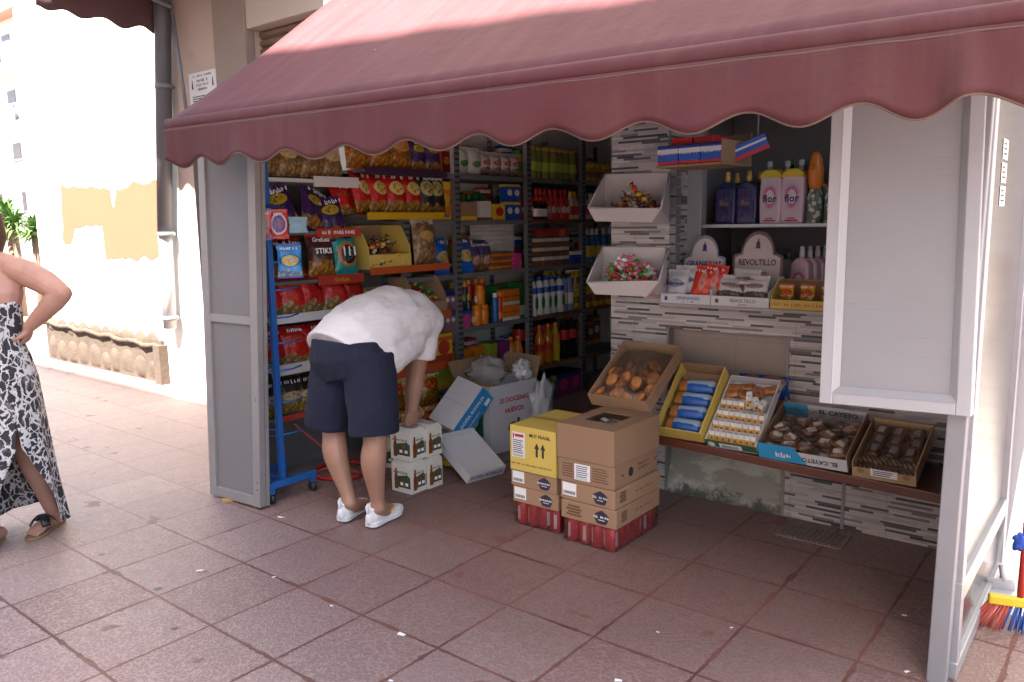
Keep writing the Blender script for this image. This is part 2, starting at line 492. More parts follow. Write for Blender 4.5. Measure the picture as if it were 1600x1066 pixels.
# ochre patches, irregular brushed edges
def patch(pts, name='paint_patch'):
    out = []
    n = len(pts)
    for i in range(n):
        a = Vector(pts[i]); b = Vector(pts[(i + 1) % n]); L = (b - a).length
        k = max(2, int(L / .05)); nrm = Vector((-(b - a).y, (b - a).x)) / (L + 1e-6)
        for q in range(k):
            p = a + (b - a) * (q / k)
            j = 0 if q == 0 else (mnoise.noise(Vector((p.x * 6, p.y * 6, 1))) * .05 + random.uniform(-.012, .012))
            p = p + nrm * j; out.append((p.x, p.y))
    m_ = MB(); m_.prism(out, YF - .004, YF + .001); bpart(m_, name, M_ochre)
def P2(px, py): q = gy(px, py, YF); return (q.x, q.z)
patch([P2(*p) for p in ((95, 292), (172, 295), (178, 326), (182, 292), (247, 284), (250, 400), (243, 404), (166, 404), (160, 352), (118, 356), (112, 382), (100, 380))][::-1])
# stone plinth
m = MB()
rs = random.Random(3)
x = -6.12
cuts = []
while x < -3.62:
    w = rs.uniform(.2, .34); cuts.append((x, min(w, -3.5 - x))); x += w
def stone(fx0, w, z0, z1, dep):
    def fn(u, v):
        bul = (math.sin(math.pi * min(1, max(0, u))) ** .45) * (math.sin(math.pi * min(1, max(0, v))) ** .45)
        xx = fx0 + w * (.02 + .96 * u)
        arch = .05 * math.sin(math.pi * u)
        zz = z0 + (z1 - z0) * v + arch * v
        nz = mnoise.noise(Vector((xx * 9, zz * 9, 3))) * .02
        return (xx, YF - .008 - (dep + nz) * bul, zz)
    m.sheet(fn, 8, 8)
for (x0, w) in cuts:
    h = rs.uniform(.17, .27)
    stone(x0, w, 0, h, rs.uniform(.035, .06)); stone(x0, w, h + .05, .44, rs.uniform(.02, .04))
m.bx(-6.15, -3.5, YF - .03, YF - .001, 0, .42)
m.bx(-3.56, -3.44, YF - .09, YF - .001, 0, .38)
m.tube([(-6.1 + .1 * k, YF - .05 + .01 * math.sin(k * 2.1), .43 + .012 * math.sin(k * 1.3) - .0028 * k) for k in range(27)], .024, 6)
bpart(m, 'stone_plinth', M_stone)

# ---- unseen building opposite, its outline stepped to cast the street shade
def up(x, y, H): 
    t = H / -SUN_D.z
    return (x - SUN_D.x * t, y - SUN_D.y * t)
HH = 15
edge = []
t2 = lambda p: (p[0] - SUN_D.x * (HH - p[2]) / -SUN_D.z, p[1] - SUN_D.y * (HH - p[2]) / -SUN_D.z)
A = t2((-.08, 1.65, 2.46)); B = t2((1.94, 1.49, 2.34)); L0 = t2((-4, 2.52, 0)); 
sl = (B[1] - A[1]) / (B[0] - A[0])
xr = 6.83
fp = [(-13, L0[1]), (A[0] - .9, L0[1]), (A[0] - .9, A[1] - .9 * sl), (xr, A[1] + (xr - A[0]) * sl), (xr, -16), (-13, -16)]
m = MB()
n_ = len(fp)
m.add([(a, b, 0) for a, b in fp] + [(a, b, HH) for a, b in fp], [tuple(range(n_, 2 * n_))] + [(i, (i + 1) % n_, n_ + (i + 1) % n_, n_ + i) for i in range(n_)])
ob_ = m.build('opposite_shade_building', mt('opposite_render', (.74, .69, .63), .9, var=.06, scale=2))
tag(ob_, 'unseen tall pale building across the narrow street, shaped to shade the pavement', 'building')

# ---- shop interior
m = MB()
m.bx(-.46, -.44, 3.0, 6.0, 0, 2.7); m.bx(-.46, 4.2, 5.9, 6.0, 0, 2.7); m.bx(3.4, 3.5, 3.4, 5.9, 0, 2.7)
tag(m.build('interior_wall', M_in), kind='structure')
m = MB(); m.bx(-.46, 4.2, 3.0, 6.0, 2.6, 2.7)
tag(m.build('ceiling', M_in), kind='structure')

# ---- tiled counter wall
cw = thing('counter_wall', 'shop counter wall clad in grey and white mosaic strip tiles with a bricked up niche', 'wall', (2.4, 2.78, 0))
CL = (-2.4, -2.78, 0)
YC = 2.78
m = MB()
m.bx(1.5, 1.86, YC, 3.14, 0, 2.25)                       # pillar
m.bx(1.86, 3.40, YC + .0, 3.14, .915, 1.045)               # band under the counter
m.bx(2.515, 3.40, YC, 3.14, 0, .915)
m.build('strip_cladding', M_strip, cw, loc=CL)
g = G('beige_niche_tile', .4)
o_ = g.co(); x_, y_, z_ = g.xyz(o_)[:3]
j = g.m('MAXIMUM', g.step(g.m('FRACT', g.m('DIVIDE', g.m('ADD', x_, .09), .33)), .012, .006), g.step(g.m('FRACT', g.m('DIVIDE', g.m('ADD', z_, .13), .25)), .016, .008))
g.base(g.mix(g.m('MULTIPLY', j, .5), g.mix(g.noise(o_, 7, 4), lin((.27, .215, .18)), lin((.33, .265, .225))), lin((.15, .115, .095))))
m = MB(); m.bx(1.86, 2.515, YC + .06, 3.14, .40, .915); m.build('niche_tiles', g.mat, cw, loc=CL)
g = G('dirty_plaster', .9)
o_ = g.co(); z_ = g.xyz(o_)[2]
c_ = g.mix(g.noise(o_, 5, 5, .65), lin((.36, .33, .27)), lin((.22, .20, .165)))
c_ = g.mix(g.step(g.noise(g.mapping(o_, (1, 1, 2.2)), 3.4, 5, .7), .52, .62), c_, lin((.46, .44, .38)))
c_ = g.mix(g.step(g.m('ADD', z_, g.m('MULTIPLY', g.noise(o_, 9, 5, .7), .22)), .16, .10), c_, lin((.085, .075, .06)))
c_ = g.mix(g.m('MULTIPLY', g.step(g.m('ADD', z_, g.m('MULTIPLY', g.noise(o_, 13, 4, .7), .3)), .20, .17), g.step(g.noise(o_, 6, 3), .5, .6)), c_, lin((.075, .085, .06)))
g.base(c_); g.bump(g.noise(o_, 22, 5, .7), .7, .01)
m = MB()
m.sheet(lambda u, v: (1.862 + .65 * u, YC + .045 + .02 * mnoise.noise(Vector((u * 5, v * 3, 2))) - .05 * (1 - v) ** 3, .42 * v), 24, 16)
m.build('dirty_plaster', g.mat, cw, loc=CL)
m = MB()
m.bx(2.80, 2.815, YC - .008, YC - .0005, 0, .40); m.bx(2.508, 2.522, YC - .006, YC + .05, .0, .915); m.bx(1.855, 1.867, YC - .005, YC + .05, 0, .918)
m.build('edge_trim', M_alu_old, cw, loc=CL)
m = MB(); m.bx(1.862, 3.40, YC - .11, 3.56, 1.046, 1.062); m.build('counter_top', mt('counter_stone', (.30, .27, .26), .4), cw, loc=CL, bevel=.003)
m = MB()
for k in range(14):  # worn metal strip stack at the pillar edge
    m.bx(1.862, 1.90, YC - .004, YC + .05, 1.07 + k * .05, 1.112 + k * .05)
m.build('corner_beads', M_steel, cw, loc=CL)

# drain grate, wooden wedge, litter
gr = thing('drain_grate', 'small ribbed grey drain grate set in the floor at the foot of the counter', 'drain grate', tuple(gz(1270, 838)))
m = MB(); m.bx(-.15, .15, -.09, .09, .001, .006); m.build('grate_frame', mt('grate_iron', (.19, .14, .125), .7), gr)
m = MB()
for k in range(11): m.bx(-.135 + k * .025, -.122 + k * .025, -.08, .08, .006, .010)
m.build('rib', mt('grate_iron_rib', (.15, .115, .10), .7), gr)['kind'] = 'stuff'

# ================================================================ KIOSK FRONT
def bar(m, p, q, w, d, nrm=(0, 1, 0), mi=0):
    p = Vector(p); q = Vector(q); t = (q - p); L = t.length; t.normalize()
    n = Vector(nrm); n = (n - t * n.dot(t)).normalized(); s = t.cross(n)
    T = Matrix.Identity(4)
    for i in range(3): T[i][0] = t[i]; T[i][1] = s[i]; T[i][2] = n[i]; T[i][3] = p[i]
    m.bx(0, L, -w / 2, w / 2, -d / 2, d / 2, mi, T)
def lerp(a, b, t): return Vector(a) * (1 - t) + Vector(b) * t

# ---- awning
AXL, AXR = -.066, 3.92
def az(x): return 2.003 - (x + .066) * .0205
aw = thing('awning', 'faded maroon fabric awning with a scalloped front edge over the shop front', 'awning', (1.8, YF, 2.6))
AL = (-1.8, -YF, -2.6)
def awn_mat(name, streak):
    g = G(name, .75)
    o = g.co(); x, y, z = g.xyz(o)[:3]
    n = g.noise(o, 2.2, 6, .65)
    c = g.mix(g.step(n, .3, .7), lin((0.067, 0.011, 0.014)), lin((0.089, 0.018, 0.020)))
    if streak:
        s1 = g.noise(g.mapping(o, (11, 1, .6)), 1.2, 5, .65)
        c = g.mix(g.m('MULTIPLY', g.step(s1, .48, .78), .5), c, lin((0.105, 0.049, 0.037)))
        c = g.mix(g.m('MULTIPLY', g.step(g.noise(o, 3.1, 4), .50, .62), .45), c, lin((0.086, 0.010, 0.017)))
    else:
        s1 = g.noise(g.mapping(o, (9, .9, .9)), 1.5, 5, .65)
        c = g.mix(g.m('MULTIPLY', g.step(s1, .42, .8), .6), c, lin((0.121, 0.042, 0.052)))
        sp = g.nd('TexVoronoi', {'Vector': o, 'Scale': 7.0, 'Randomness': 1.0}).outputs['Distance']
        c = g.mix(g.m('MULTIPLY', g.step(sp, .05, .03), g.step(g.noise(o, 3.7, 3), .52, .6)), c, lin((0.382, 0.296, 0.308)))
    c = g.mix(g.m('MULTIPLY', g.noise(o, 160, 2), .22), c, lin((0.095, 0.038, 0.040)))
    g.base(c); g.bump(g.noise(o, 7, 4, .6), .25, .02)
    # thin cloth: a little light comes through
    g.b.inputs['Subsurface Weight'].default_value = 0
    return g.mat
M_aw = awn_mat('awning_canvas', False); M_val = awn_mat('awning_valance_canvas', True)
M_hem = mt('awning_hem', (.12, .078, .062), .9, var=.2, scale=30)
m = MB()
def canopy(u, v):
    x = AXL + (AXR - AXL) * u
    sag = -.035 * math.sin(math.pi * v) + .006 * math.sin(u * 40) * math.sin(math.pi * v) + .010 * mnoise.noise(Vector((u * 7, v * 3, 0))) * math.sin(math.pi * v)
    return (x, 1.09 + 1.65 * v, az(x) + .03 + 1.27 * v + sag)
m.sheet(canopy, 60, 20)
SOL = [('SOLIDIFY', dict(thickness=.004, offset=-1))]
m.build('canopy', M_aw, aw, loc=AL, mods=SOL)
m = MB()
nb = 40
m.tube([(AXL - .004 + (AXR - AXL + .008) * k / nb, 1.085 + .003 * mnoise.noise(Vector((k * .4, 0, 0))), az(AXL + (AXR - AXL) * k / nb)) for k in range(nb + 1)], .036, 14, up=(0, 0, 1))
m.build('front_bar', M_val, aw, loc=AL)
PK = [-.10, .245, .595, .931, 1.311, 1.669, 2.029, 2.326, 2.664, 2.989, 3.28, 3.53, 3.82, 4.12]
def vbot(x):
    for a, b in zip(PK, PK[1:]):
        if a <= x <= b:
            t = (x - a) / (b - a); return az(x) - .165 - .047 * (1 - math.cos(2 * math.pi * t)) / 2
    return az(x) - .18
def vy(x, v):
    f = math.exp(-((x - 3.5) / .035) ** 2) * .03
    return 1.052 + .010 * math.sin(x * 5.3 + 1) * v + .012 * mnoise.noise(Vector((x * 2.5, v, 4))) * v - f * v + .006 * math.sin(x * 17) * v * v
def valance(u, v):
    x = AXL + (AXR - AXL) * u
    zt = az(x) - .018; zb = vbot(x)
    return (x, vy(x, v), zt + (zb - zt) * v)
m = MB(); m.sheet(valance, 240, 8)
m.build('valance', M_val, aw, loc=AL, mods=SOL)
m = MB(); 
m.tube([valance(k / 240, 1.0) for k in range(241)], .0045, 6)
m.tube([(valance(k / 60, .06)[0], valance(k / 60, .06)[1] - .003, valance(k / 60, .06)[2]) for k in range(61)], .0028, 5)
m.build('hem', M_hem, aw, loc=AL)
for x in (.1, 3.7):
    m = MB(); m.tube([(x, 2.72, 2.55), (x + (.4 if x < 1 else -.4), 1.9, 2.2), (x, 1.12, 1.99)], .02, 8); m.build('arm', M_alu, aw, loc=AL)

# ---- neighbour's awning, seen from its side
na = thing('awning', 'dark brown scalloped awning flap high on the wall beside the drain pipe', 'awning', (-3.0, YF, 3.3))
NL = (3.0, -YF, -3.3)
M_nflap = mt('brown_canvas', (.085, .04, .042), .8, var=.15, scale=6)
M_nred = mt('red_canvas', (.33, .10, .06), .8, var=.1, scale=6)
fb = [gx(px, py, -3.0) for px, py in ((56, 8), (75, 17), (100, 16), (128, 29), (160, 28), (192, 45), (222, 41), (243, 54), (262, 52))]
m = MB()
yl = [p.y for p in fb]; zl = [p.z for p in fb]
def interp(y):
    for i in range(len(yl) - 1):
        a, b = sorted((i, i + 1), key=lambda k: yl[k])
        if yl[a] <= y <= yl[b] and yl[b] > yl[a]:
            t = (y - yl[a]) / (yl[b] - yl[a]); t = (1 - math.cos(math.pi * t)) / 2
            return zl[a] + (zl[b] - zl[a]) * t
    return zl[0] if y < yl[0] else zl[-1]
y0n = min(yl); y1n = YF - .005
m.sheet(lambda u, v: (-3.0 + .006 * math.sin(u * 14) * v, y0n + (y1n - y0n) * u, (3.62 + .12 * u) * (1 - v) + interp(y0n + (y1n - y0n) * u) * v), 60, 6)
m.build('side_flap', M_nflap, na, loc=NL, mods=SOL)
m = MB(); m.sheet(lambda u, v: (-3.0 + 2.3 * u, y0n + (y1n - y0n) * v, 3.62 + .14 * v), 20, 6); m.build('canopy', M_nflap, na, loc=NL, mods=SOL)
m = MB(); m.sheet(lambda u, v: (-3.0 + 2.3 * u, y0n - .005, 3.63 - (.20 - .03 * math.cos(u * 60)) * v), 80, 3); m.build('valance', M_nflap, na, loc=NL, mods=SOL)
pa = gy(268, 12, 2.66); pb = gy(291, 172, 2.66)
m = MB(); m.tube([(pa.x, 2.66, pa.z), (pb.x, 2.66, pb.z)], .016, 8); m.tube([(pa.x, 2.66, pa.z), (-3.0, y0n + .3, 3.6)], .016, 8); m.build('arm', M_steel, na, loc=NL)

# ---- drain pipe
dp = thing('drain_pipe', 'vertical grey drain pipe on the wall corner with its lower length coloured pale as sunlit', 'drain pipe', (-3.2, YF - .09, .55))
pt = gy(254, 40, YF - .09); pm = gy(258, 362, YF - .09); pbm = gy(266, 513, YF - .09)
m = MB(); m.tube([(pt.x + .02, YF - .09, 3.75), tuple(pt), tuple(pm)], .068, 16); m.build('pipe', mt('grey_pipe', (.085, .083, .09), .5), dp, loc=(3.2, -(YF - .09), -.55))
m = MB(); m.tube([tuple(pm), tuple(pbm)], .060, 16); m.build('lower_pipe', mt('sunlit_pipe', (.40, .40, .40), .45), dp, loc=(3.2, -(YF - .09), -.55))  # paler colour stands for the sunlight on the lower length
for (a, b) in ((256, 135), (260, 366), (266, 497)):
    q = gy(a, b, YF - .09)
    m = MB(); m.lathe([(.066, -.02), (.078, -.016), (.078, .016), (.066, .02)], 16, M=Matrix.Translation(q)); m.bx(q.x - .02, q.x + .02, YF - .03, YF - .001, q.z - .012, q.z + .012)
    m.build('pipe_clamp', mt('pale_clamp', (.16, .16, .17), .5), dp, loc=(3.2, -(YF - .09), -.55))

# ---- printed notice on the wall
a = gy(296, 117, YF); b = gy(338, 112, YF)
w_ = (b - a).length; h_ = .33
nt = thing('wall_notice', 'white printed notice fixed to the beige wall above the awning corner', 'notice', ((a.x + b.x) / 2, YF - .004, a.z - h_))
m = MB(); m.bx(-w_ / 2, w_ / 2, -.004, .002, 0, h_); m.build('sheet', mt('notice_paper', (.62, .60, .58), .6, var=.03), nt)
m = MB()
put_text(m, '~18', .026, (0, -.0055, h_ - .03)); put_text(m, '~8', .034, (0, -.0055, h_ - .07)); put_text(m, '~9', .034, (0, -.0055, h_ - .105)); put_text(m, '~7', .034, (0, -.0055, h_ - .14))
for k in range(7): m.bx(-w_ * .4, w_ * (.05 + .1 * (k % 3)), -.0052, -.0042, h_ - .20 - k * .018, h_ - .192 - k * .018)
for s in (-1, 1): m.prism([(s * w_ * .38 - .012, h_ - .13), (s * w_ * .38 + .012, h_ - .13), (s * w_ * .38 + .005, h_ - .07), (s * w_ * .38, h_ - .05), (s * w_ * .38 - .005, h_ - .07)], -.0052, -.0042)
m.build('lettering', M_print, nt)

# ---- left aluminium panel
pbl = gz(333, 771, .012); pbr = gz(411, 793, .012)
ptl = gy(313.5, 250, 1.31); ptr = gy(402, 250, 1.33)
ptl = pbl + (ptl - pbl) * (1.96 / ptl.z); ptr = pbr + (ptr - pbr) * (1.96 / ptr.z)
lp = thing('shutter_panel', 'tall grey aluminium framed panel standing at the left end of the shop front', 'panel', tuple((pbl + pbr) / 2))
LL = -((pbl + pbr) / 2)
def fpanel(parent, c00, c10, c11, c01, fw, th, mats, off, names=('frame', 'infill'), rails=(), nrm=None):
    c00, c10, c11, c01 = map(Vector, (c00, c10, c11, c01))
    n = nrm or (c10 - c00).cross(c01 - c00).normalized()
    ex = (c10 - c00).normalized(); ez = (c01 - c00).normalized()
    m = MB()
    bar(m, c00 + ex * fw / 2, c01 + ex * fw / 2, fw, th, n)
    bar(m, c10 - ex * fw / 2, c11 - ex * fw / 2, fw, th, n)
    bar(m, c00 + ex * fw + ez * fw / 2, c10 - ex * fw + ez * fw / 2, fw, th - .004, n)
    bar(m, c01 + ex * fw - ez * fw / 2, c11 - ex * fw - ez * fw / 2, fw, th - .004, n)
    for t in rails:
        bar(m, lerp(c00, c01, t) + ex * fw, lerp(c10, c11, t) - ex * fw, fw * .8, th - .005, n)
    fr = m.build(names[0], mats[0], parent, loc=off, bevel=.003)
    m = MB()
    a = fw * .6
    q = [c00 + ex * a + ez * a, c10 - ex * a + ez * a, c11 - ex * a - ez * a, c01 + ex * a - ez * a]
    m.add([p + n * .004 for p in q] + [p - n * .004 for p in q], [(0, 1, 2, 3), (7, 6, 5, 4), (0, 4, 5, 1), (1, 5, 6, 2), (2, 6, 7, 3), (3, 7, 4, 0)])
    inf = m.build(names[1], mats[1], parent, loc=off)
    return fr, inf
fpanel(lp, pbl, pbr, ptr, ptl, .055, .04, (M_alu_old, M_panelgrey), LL, rails=(.51,))
m = MB()
bar(m, pbr + Vector((-.014, .032, 0)), ptr + Vector((-.014, .032, 0)), .028, .022); m.build('jamb', M_alu_old, lp, loc=LL)
m = MB()
for t in (.05, .07, .3): m.ell(tuple(lerp(pbr, ptr, t) + Vector((-.02, -.021, 0))), (.008, .004, .008))
m.build('rivet', M_steel, lp, loc=LL)

# ---- ribbed side wall behind it
sw = MB()
n = 34
vs = []
for k in range(n + 1):
    y = 1.32 + 1.41 * k / n; xx = -.27 + (.012 if k % 2 else -.012)
    vs += [(xx, y, 0.01), (xx, y, 2.1)]
sw.add(vs, [(2 * k, 2 * k + 2, 2 * k + 3, 2 * k + 1) for k in range(n)])
tag(sw.build('side_shutter', mt('brown_grey_metal', (.12, .10, .098), .55, metal=.2, var=.15), mods=[('SOLIDIFY', dict(thickness=.003))]), 'ribbed brown grey metal side wall behind the blue rack', 'side wall')

# ---- right hand post, board and glazed side frame
M_post = mt('post_aluminium', (.25, .25, .262), .4, metal=.2, var=.08, scale=14, dirt=((.24, .235, .24), .5))
post = thing('glazed_partition', 'white aluminium post and glazed partition closing the right end of the shop front', 'partition', (3.44, 1.62, 0))
PL = (-3.44, -1.62, 0)
m = MB(); pb0 = gz(1476, 1066); bar(m, (3.438, 1.632, 0), (3.455, 1.655, 1.98), .056, .05, (0, 1, 0))
m.build('post', M_post, post, loc=PL, bevel=.004)
m = MB()
yb = 2.66
bar(m, (3.47, 1.66, .035), (3.47, yb, .035), .055, .035, (1, 0, 0)); bar(m, (3.47, 1.66, .30), (3.47, yb, .30), .07, .035, (1, 0, 0))
bar(m, (3.47, 1.66, 1.93), (3.47, yb, 1.93), .06, .035, (1, 0, 0))
bar(m, (3.471, yb, 0), (3.471, yb, 1.96), .06, .04, (1, 0, 0)); bar(m, (3.471, 1.69, .0), (3.471, 1.69, 1.96), .05, .03, (1, 0, 0))
m.build('side_rails', M_alu, post, loc=PL, bevel=.003)
gp = G('cloudy_panel', .22, metal=.55); gp.base(gp.mix(gp.noise(gp.co(), 3, 4), lin((.17, .163, .16)), lin((.24, .225, .218))))
m = MB(); m.bx(3.462, 3.470, 1.70, yb - .025, .33, 1.905); m.build('side_panel', gp.mat, post, loc=PL)
m = MB(); m.bx(3.464, 3.470, 1.70, yb - .025, .06, .27); m.build('kick_glass', mt('dark_kick', (.05, .05, .05), .2), post, loc=PL)
m = MB()
for z in (.94,): m.bx(3.475, 3.482, 1.632, 1.66, z, z + .08)
m.build('hinge', M_steel, post, loc=PL)
m = MB()
for k in range(3):
    m.bx(3.4715, 3.4725, 1.95 + .0, 2.06, 1.52 + k * .075, 1.585 + k * .075)
pp = m.build('paper_note', M_wprint, post, loc=PL)
m = MB()
for k in range(3):
    for q in range(3): m.bx(3.4726, 3.4730, 1.965, 2.04 - .01 * q, 1.535 + k * .075 + q * .016, 1.541 + k * .075 + q * .016)
m.build('lettering', M_print, pp)

b00 = gy(1283, 628, 1.60); b10 = gy(1519, 650, 1.60); b01 = gy(1302, 190, 1.64); b11 = gy(1541, 200, 1.64)
b01 = b00 + (b01 - b00) * ((2.0 - b00.z) / (b01.z - b00.z)); b11 = b10 + (b11 - b10) * ((2.0 - b10.z) / (b11.z - b10.z))
bd = thing('folding_shutter', 'large pale grey board in a white frame hanging open in front of the counter', 'shutter', tuple((b00 + b10) / 2))
BLc = -((b00 + b10) / 2)
fpanel(bd, b00, b10, b11, b01, .042, .045, (M_white_alu, M_board), BLc, names=('frame', 'board'))
m = MB()  # bevelled inner bead
n_ = Vector((0, -1, 0)); ex = (b10 - b00).normalized(); ez = (b01 - b00).normalized()
def bead(p, q, inn):
    p = Vector(p); q = Vector(q); inn = Vector(inn)
    m.add([p + n_ * .0235, q + n_ * .0235, q + inn * .022 + n_ * .006, p + inn * .022 + n_ * .006], [(0, 1, 2, 3)])
f_ = .038
bead(b00 + ex * f_ + ez * f_, b10 - ex * f_ + ez * f_, ez); bead(b10 - ex * f_ + ez * f_, b11 - ex * f_ - ez * f_, -ex)
bead(b01 + ex * f_ - ez * f_, b00 + ex * f_ + ez * f_, ex)
m.build('bead', M_white_alu, bd, loc=BLc)

# ================================================================ RACKS AND SHELVES
def strip_text(parent, s, w, h, at, rz, mat, off=.0025, size=None):
    m = MB(); put_text(m, s, size or h * .55, (0, -off, 0), M=Mx(at, rz)); return m.build('lettering', mat, parent)
M_gond = mt('dark_gondola', (.11, .105, .105), .6, var=.15)
M_wshelf = mt('white_shelf_edge', (.55, .54, .54), .5, var=.05)
M_ostrip = mt('orange_strip', (.50, .09, .02), .45, var=.1); M_ystrip = mt('yellow_strip', (.60, .36, .01), .45, var=.08)
M_pstrip = mt('purple_strip', (.05, .018, .045), .45, var=.1); M_rstrip = mt('red_strip', (.38, .035, .02), .45, var=.1)
gon = thing('snack_gondola', 'dark shop rack packed with snack bags behind the bending man', 'shelf rack', (-.08, 2.2, 0))
GL = (.08, -2.2, 0)
m = MB(); m.bx(-.25, -.235, 1.46, 2.97, 0, 2.0); m.build('back_panel', M_gond, gon, loc=GL)
m = MB()
for y in (1.455, 2.185, 2.965): m.bx(-.235, -.19, y, y + .03, 0, 2.0)
m.build('upright', M_gond, gon, loc=GL)
def gshelf(y0, y1, z, xf, sy0, sy1, h, mat, txt=None, tmat=None, tsz=None):
    m = MB(); m.bx(-.233, xf, y0, y1, z - .02, z)
    sh = m.build('shelf', M_wshelf if mat is M_wshelf else M_gond, gon, loc=GL)
    m = MB(); m.bx(xf + .001, xf + .008, sy0, sy1, z - h * .7, z + h * .3)
    st = m.build('price_strip', mat, sh)
    if txt: strip_text(st, txt, 0, h, (xf + .008, (sy0 + sy1) / 2, z - h * .2), R(90), tmat or M_wprint, size=tsz)
    return sh
LS = [(1.755, .10, 1.83, 2.16, .06, M_wshelf, None), (1.46, .10, 1.83, 2.16, .05, M_rstrip, '~12'), (1.185, .11, 1.82, 2.16, .055, M_rstrip, 'Grefusa'),
      (.985, .10, 1.48, 2.17, .05, M_wshelf, None), (.70, .10, 1.48, 2.17, .06, M_wshelf, None), (.415, .10, 1.48, 2.17, .03, M_rstrip, None)]
for z, xf, a, b, h, mat, t in LS: gshelf(1.48, 2.18, z, xf, a, b, h, mat, t, M_ystrip if t == 'Grefusa' else M_wprint, .034)
RS = [(1.83, .10, 2.22, 2.94, .05, M_pstrip, None), (1.555, .10, 2.22, 2.90, .045, M_ystrip, None), (1.215, .11, 2.22, 2.93, .045, M_ostrip, None), (.89, .11, 2.22, 2.93, .05, M_ostrip, None), (.54, .11, 2.22, 2.90, .055, M_ostrip, None)]
for z, xf, a, b, h, mat, t in RS: gshelf(2.22, 2.96, z, xf, a, b, h, mat, t)

YS = [2.62, 3.13, 3.97, 4.75, 5.55]
LV = [1.84, 1.515, 1.135, .735, .315]
su = thing('steel_shelving', 'long grey slotted steel shelving full of groceries inside the shop', 'shelving', (-.2, 4.1, 0))
SL = (.2, -4.1, 0)
g = G('slotted_steel', .5, metal=.25)
o_ = g.co(); z_ = g.xyz(o_)[2]
g.base(g.mix(g.step(g.m('ABSOLUTE', g.m('SUBTRACT', g.m('FRACT', g.m('DIVIDE', z_, .04)), .5)), .18, .22), lin((.05, .05, .055)), lin((.17, .175, .19))))
M_slot = g.mat
for i, y in enumerate(YS):
    m = MB(); m.bx(-.038, .0, y - .002, y + .002, 0, 2.2, 1); m.bx(-.004, 0, y + .002, y + .055, 0, 2.2, 0)
    m.build('upright', [M_slot, M_steel], su, loc=SL)
    m = MB(); m.bx(-.40, -.36, y, y + .004, 0, 2.2); m.bx(-.404, -.40, y, y + .045, 0, 2.2); m.build('upright', M_slot, su, loc=SL)
for a, b in zip(YS, YS[1:]):
    for z in LV:
        m = MB(); m.bx(-.40, -.005, a + .003, b - .003, z - .035, z); m.build('shelf', M_steel, su, loc=SL, bevel=.002)
        if z in (1.515, .735, .315) and a > 3.9:
            m = MB(); m.bx(-.0049, -.002, a + .057, b - .004, z - .03, z - .004); m.build('shelf_edge', mt('rusty_edge', (.20, .075, .03), .6), su, loc=SL)

# ================================================================ GOODS
def first_or_copy(make):
    st = {}
    def place(loc, rz=0, rx=0, ry=0, s=1, label=None):
        if 'o' not in st: st['o'] = make(); o = st['o']
        else: o = copy_tree(st['o'])
        o.location = loc; o.rotation_euler = (rx, ry, rz); o.scale = (s, s, s)
        if label: o['label'] = label
        return o
    return place
_bg = [0]
def bag_mb(w, h, d, seal=.02, nu=14, nv=18, m=None, M=None, mi=0):
    _bg[0] += 1; sd = _bg[0] * 3.7
    m = m or MB()
    def side(sg):
        def fn(u, v):
            e = (math.sin(math.pi * u) ** .55) * (max(0, math.sin(math.pi * min(1, max(0, (v * h - seal) / (h - 2 * seal))))) ** .5)
            cr = mnoise.noise(Vector((u * 4 + sd, v * 5, sg))) * .22 + mnoise.noise(Vector((u * 11 + sd, v * 9, sg * 2))) * .09
            x = (u - .5) * w * (1 - .10 * math.sin(math.pi * v)) + .004 * mnoise.noise(Vector((v * 6, sd, u)))
            return (x, sg * d / 2 * e * (1 + cr) + .003 * math.sin(u * 40) * (1 - e), v * h)
        return fn
    m.sheet(side(-1), nu, nv, mi, True, M); m.sheet(side(1), nu, nv, mi, True, M, flip=True)
    return m
def bagkind(name, w, h, d, mat, label, cat='snack bag', group=None, text=None, tmat=None, tsz=.03, tz=.7):
    if text is None and cat == 'snack bag' and 'clear' not in name: text, tsz, tz = '~%d' % (4 + len(label) % 4), w * .20, .84
    def make():
        o = bag_mb(w, h, d).build(name, mat); tag(o, label, cat, group)
        if text:
            m = MB()
            for i, t in enumerate(text.split('|')): put_text(m, t, tsz, (0, -d * .56, h * tz - i * tsz * 1.0), bold=True)
            m.build('lettering', tmat or M_wprint, o)
        return o
    return first_or_copy(make)
def boxkind(name, w, d, h, mat, label, cat, group=None, panel=None, text=None, tmat=None, tsz=.03, bands=()):
    """packet or carton; panel = material of the printed front, bands = (z0, z1, material) wrapped right round"""
    def make():
        m = MB(); m.bx(-w / 2, w / 2, -d / 2, d / 2, 0, h); mats = [mat]
        for z0, z1, bm in bands:
            mats.append(bm); m.bx(-w / 2 - .0008, w / 2 + .0008, -d / 2 - .0008, d / 2 + .0008, z0 * h, z1 * h, len(mats) - 1)
        if panel:
            mats.append(panel); m.prism([(w * .36 * math.cos(a) * (1 if abs(math.cos(a)) < .9 else .97), h * .52 + min(w, h) * .30 * math.sin(a)) for a in [2 * math.pi * k / 14 for k in range(14)]], -d / 2 - .002, -d / 2 - .0002, len(mats) - 1)
        if text:
            mats.append(tmat or M_print)
            for i, t in enumerate(text.split('|')): put_text(m, t, tsz, (0, -d / 2 - .003, h * .55 - i * tsz), len(mats) - 1)
        o = m.build(name, mats, bevel=.0015)
        return tag(o, label, cat, group)
    return first_or_copy(make)
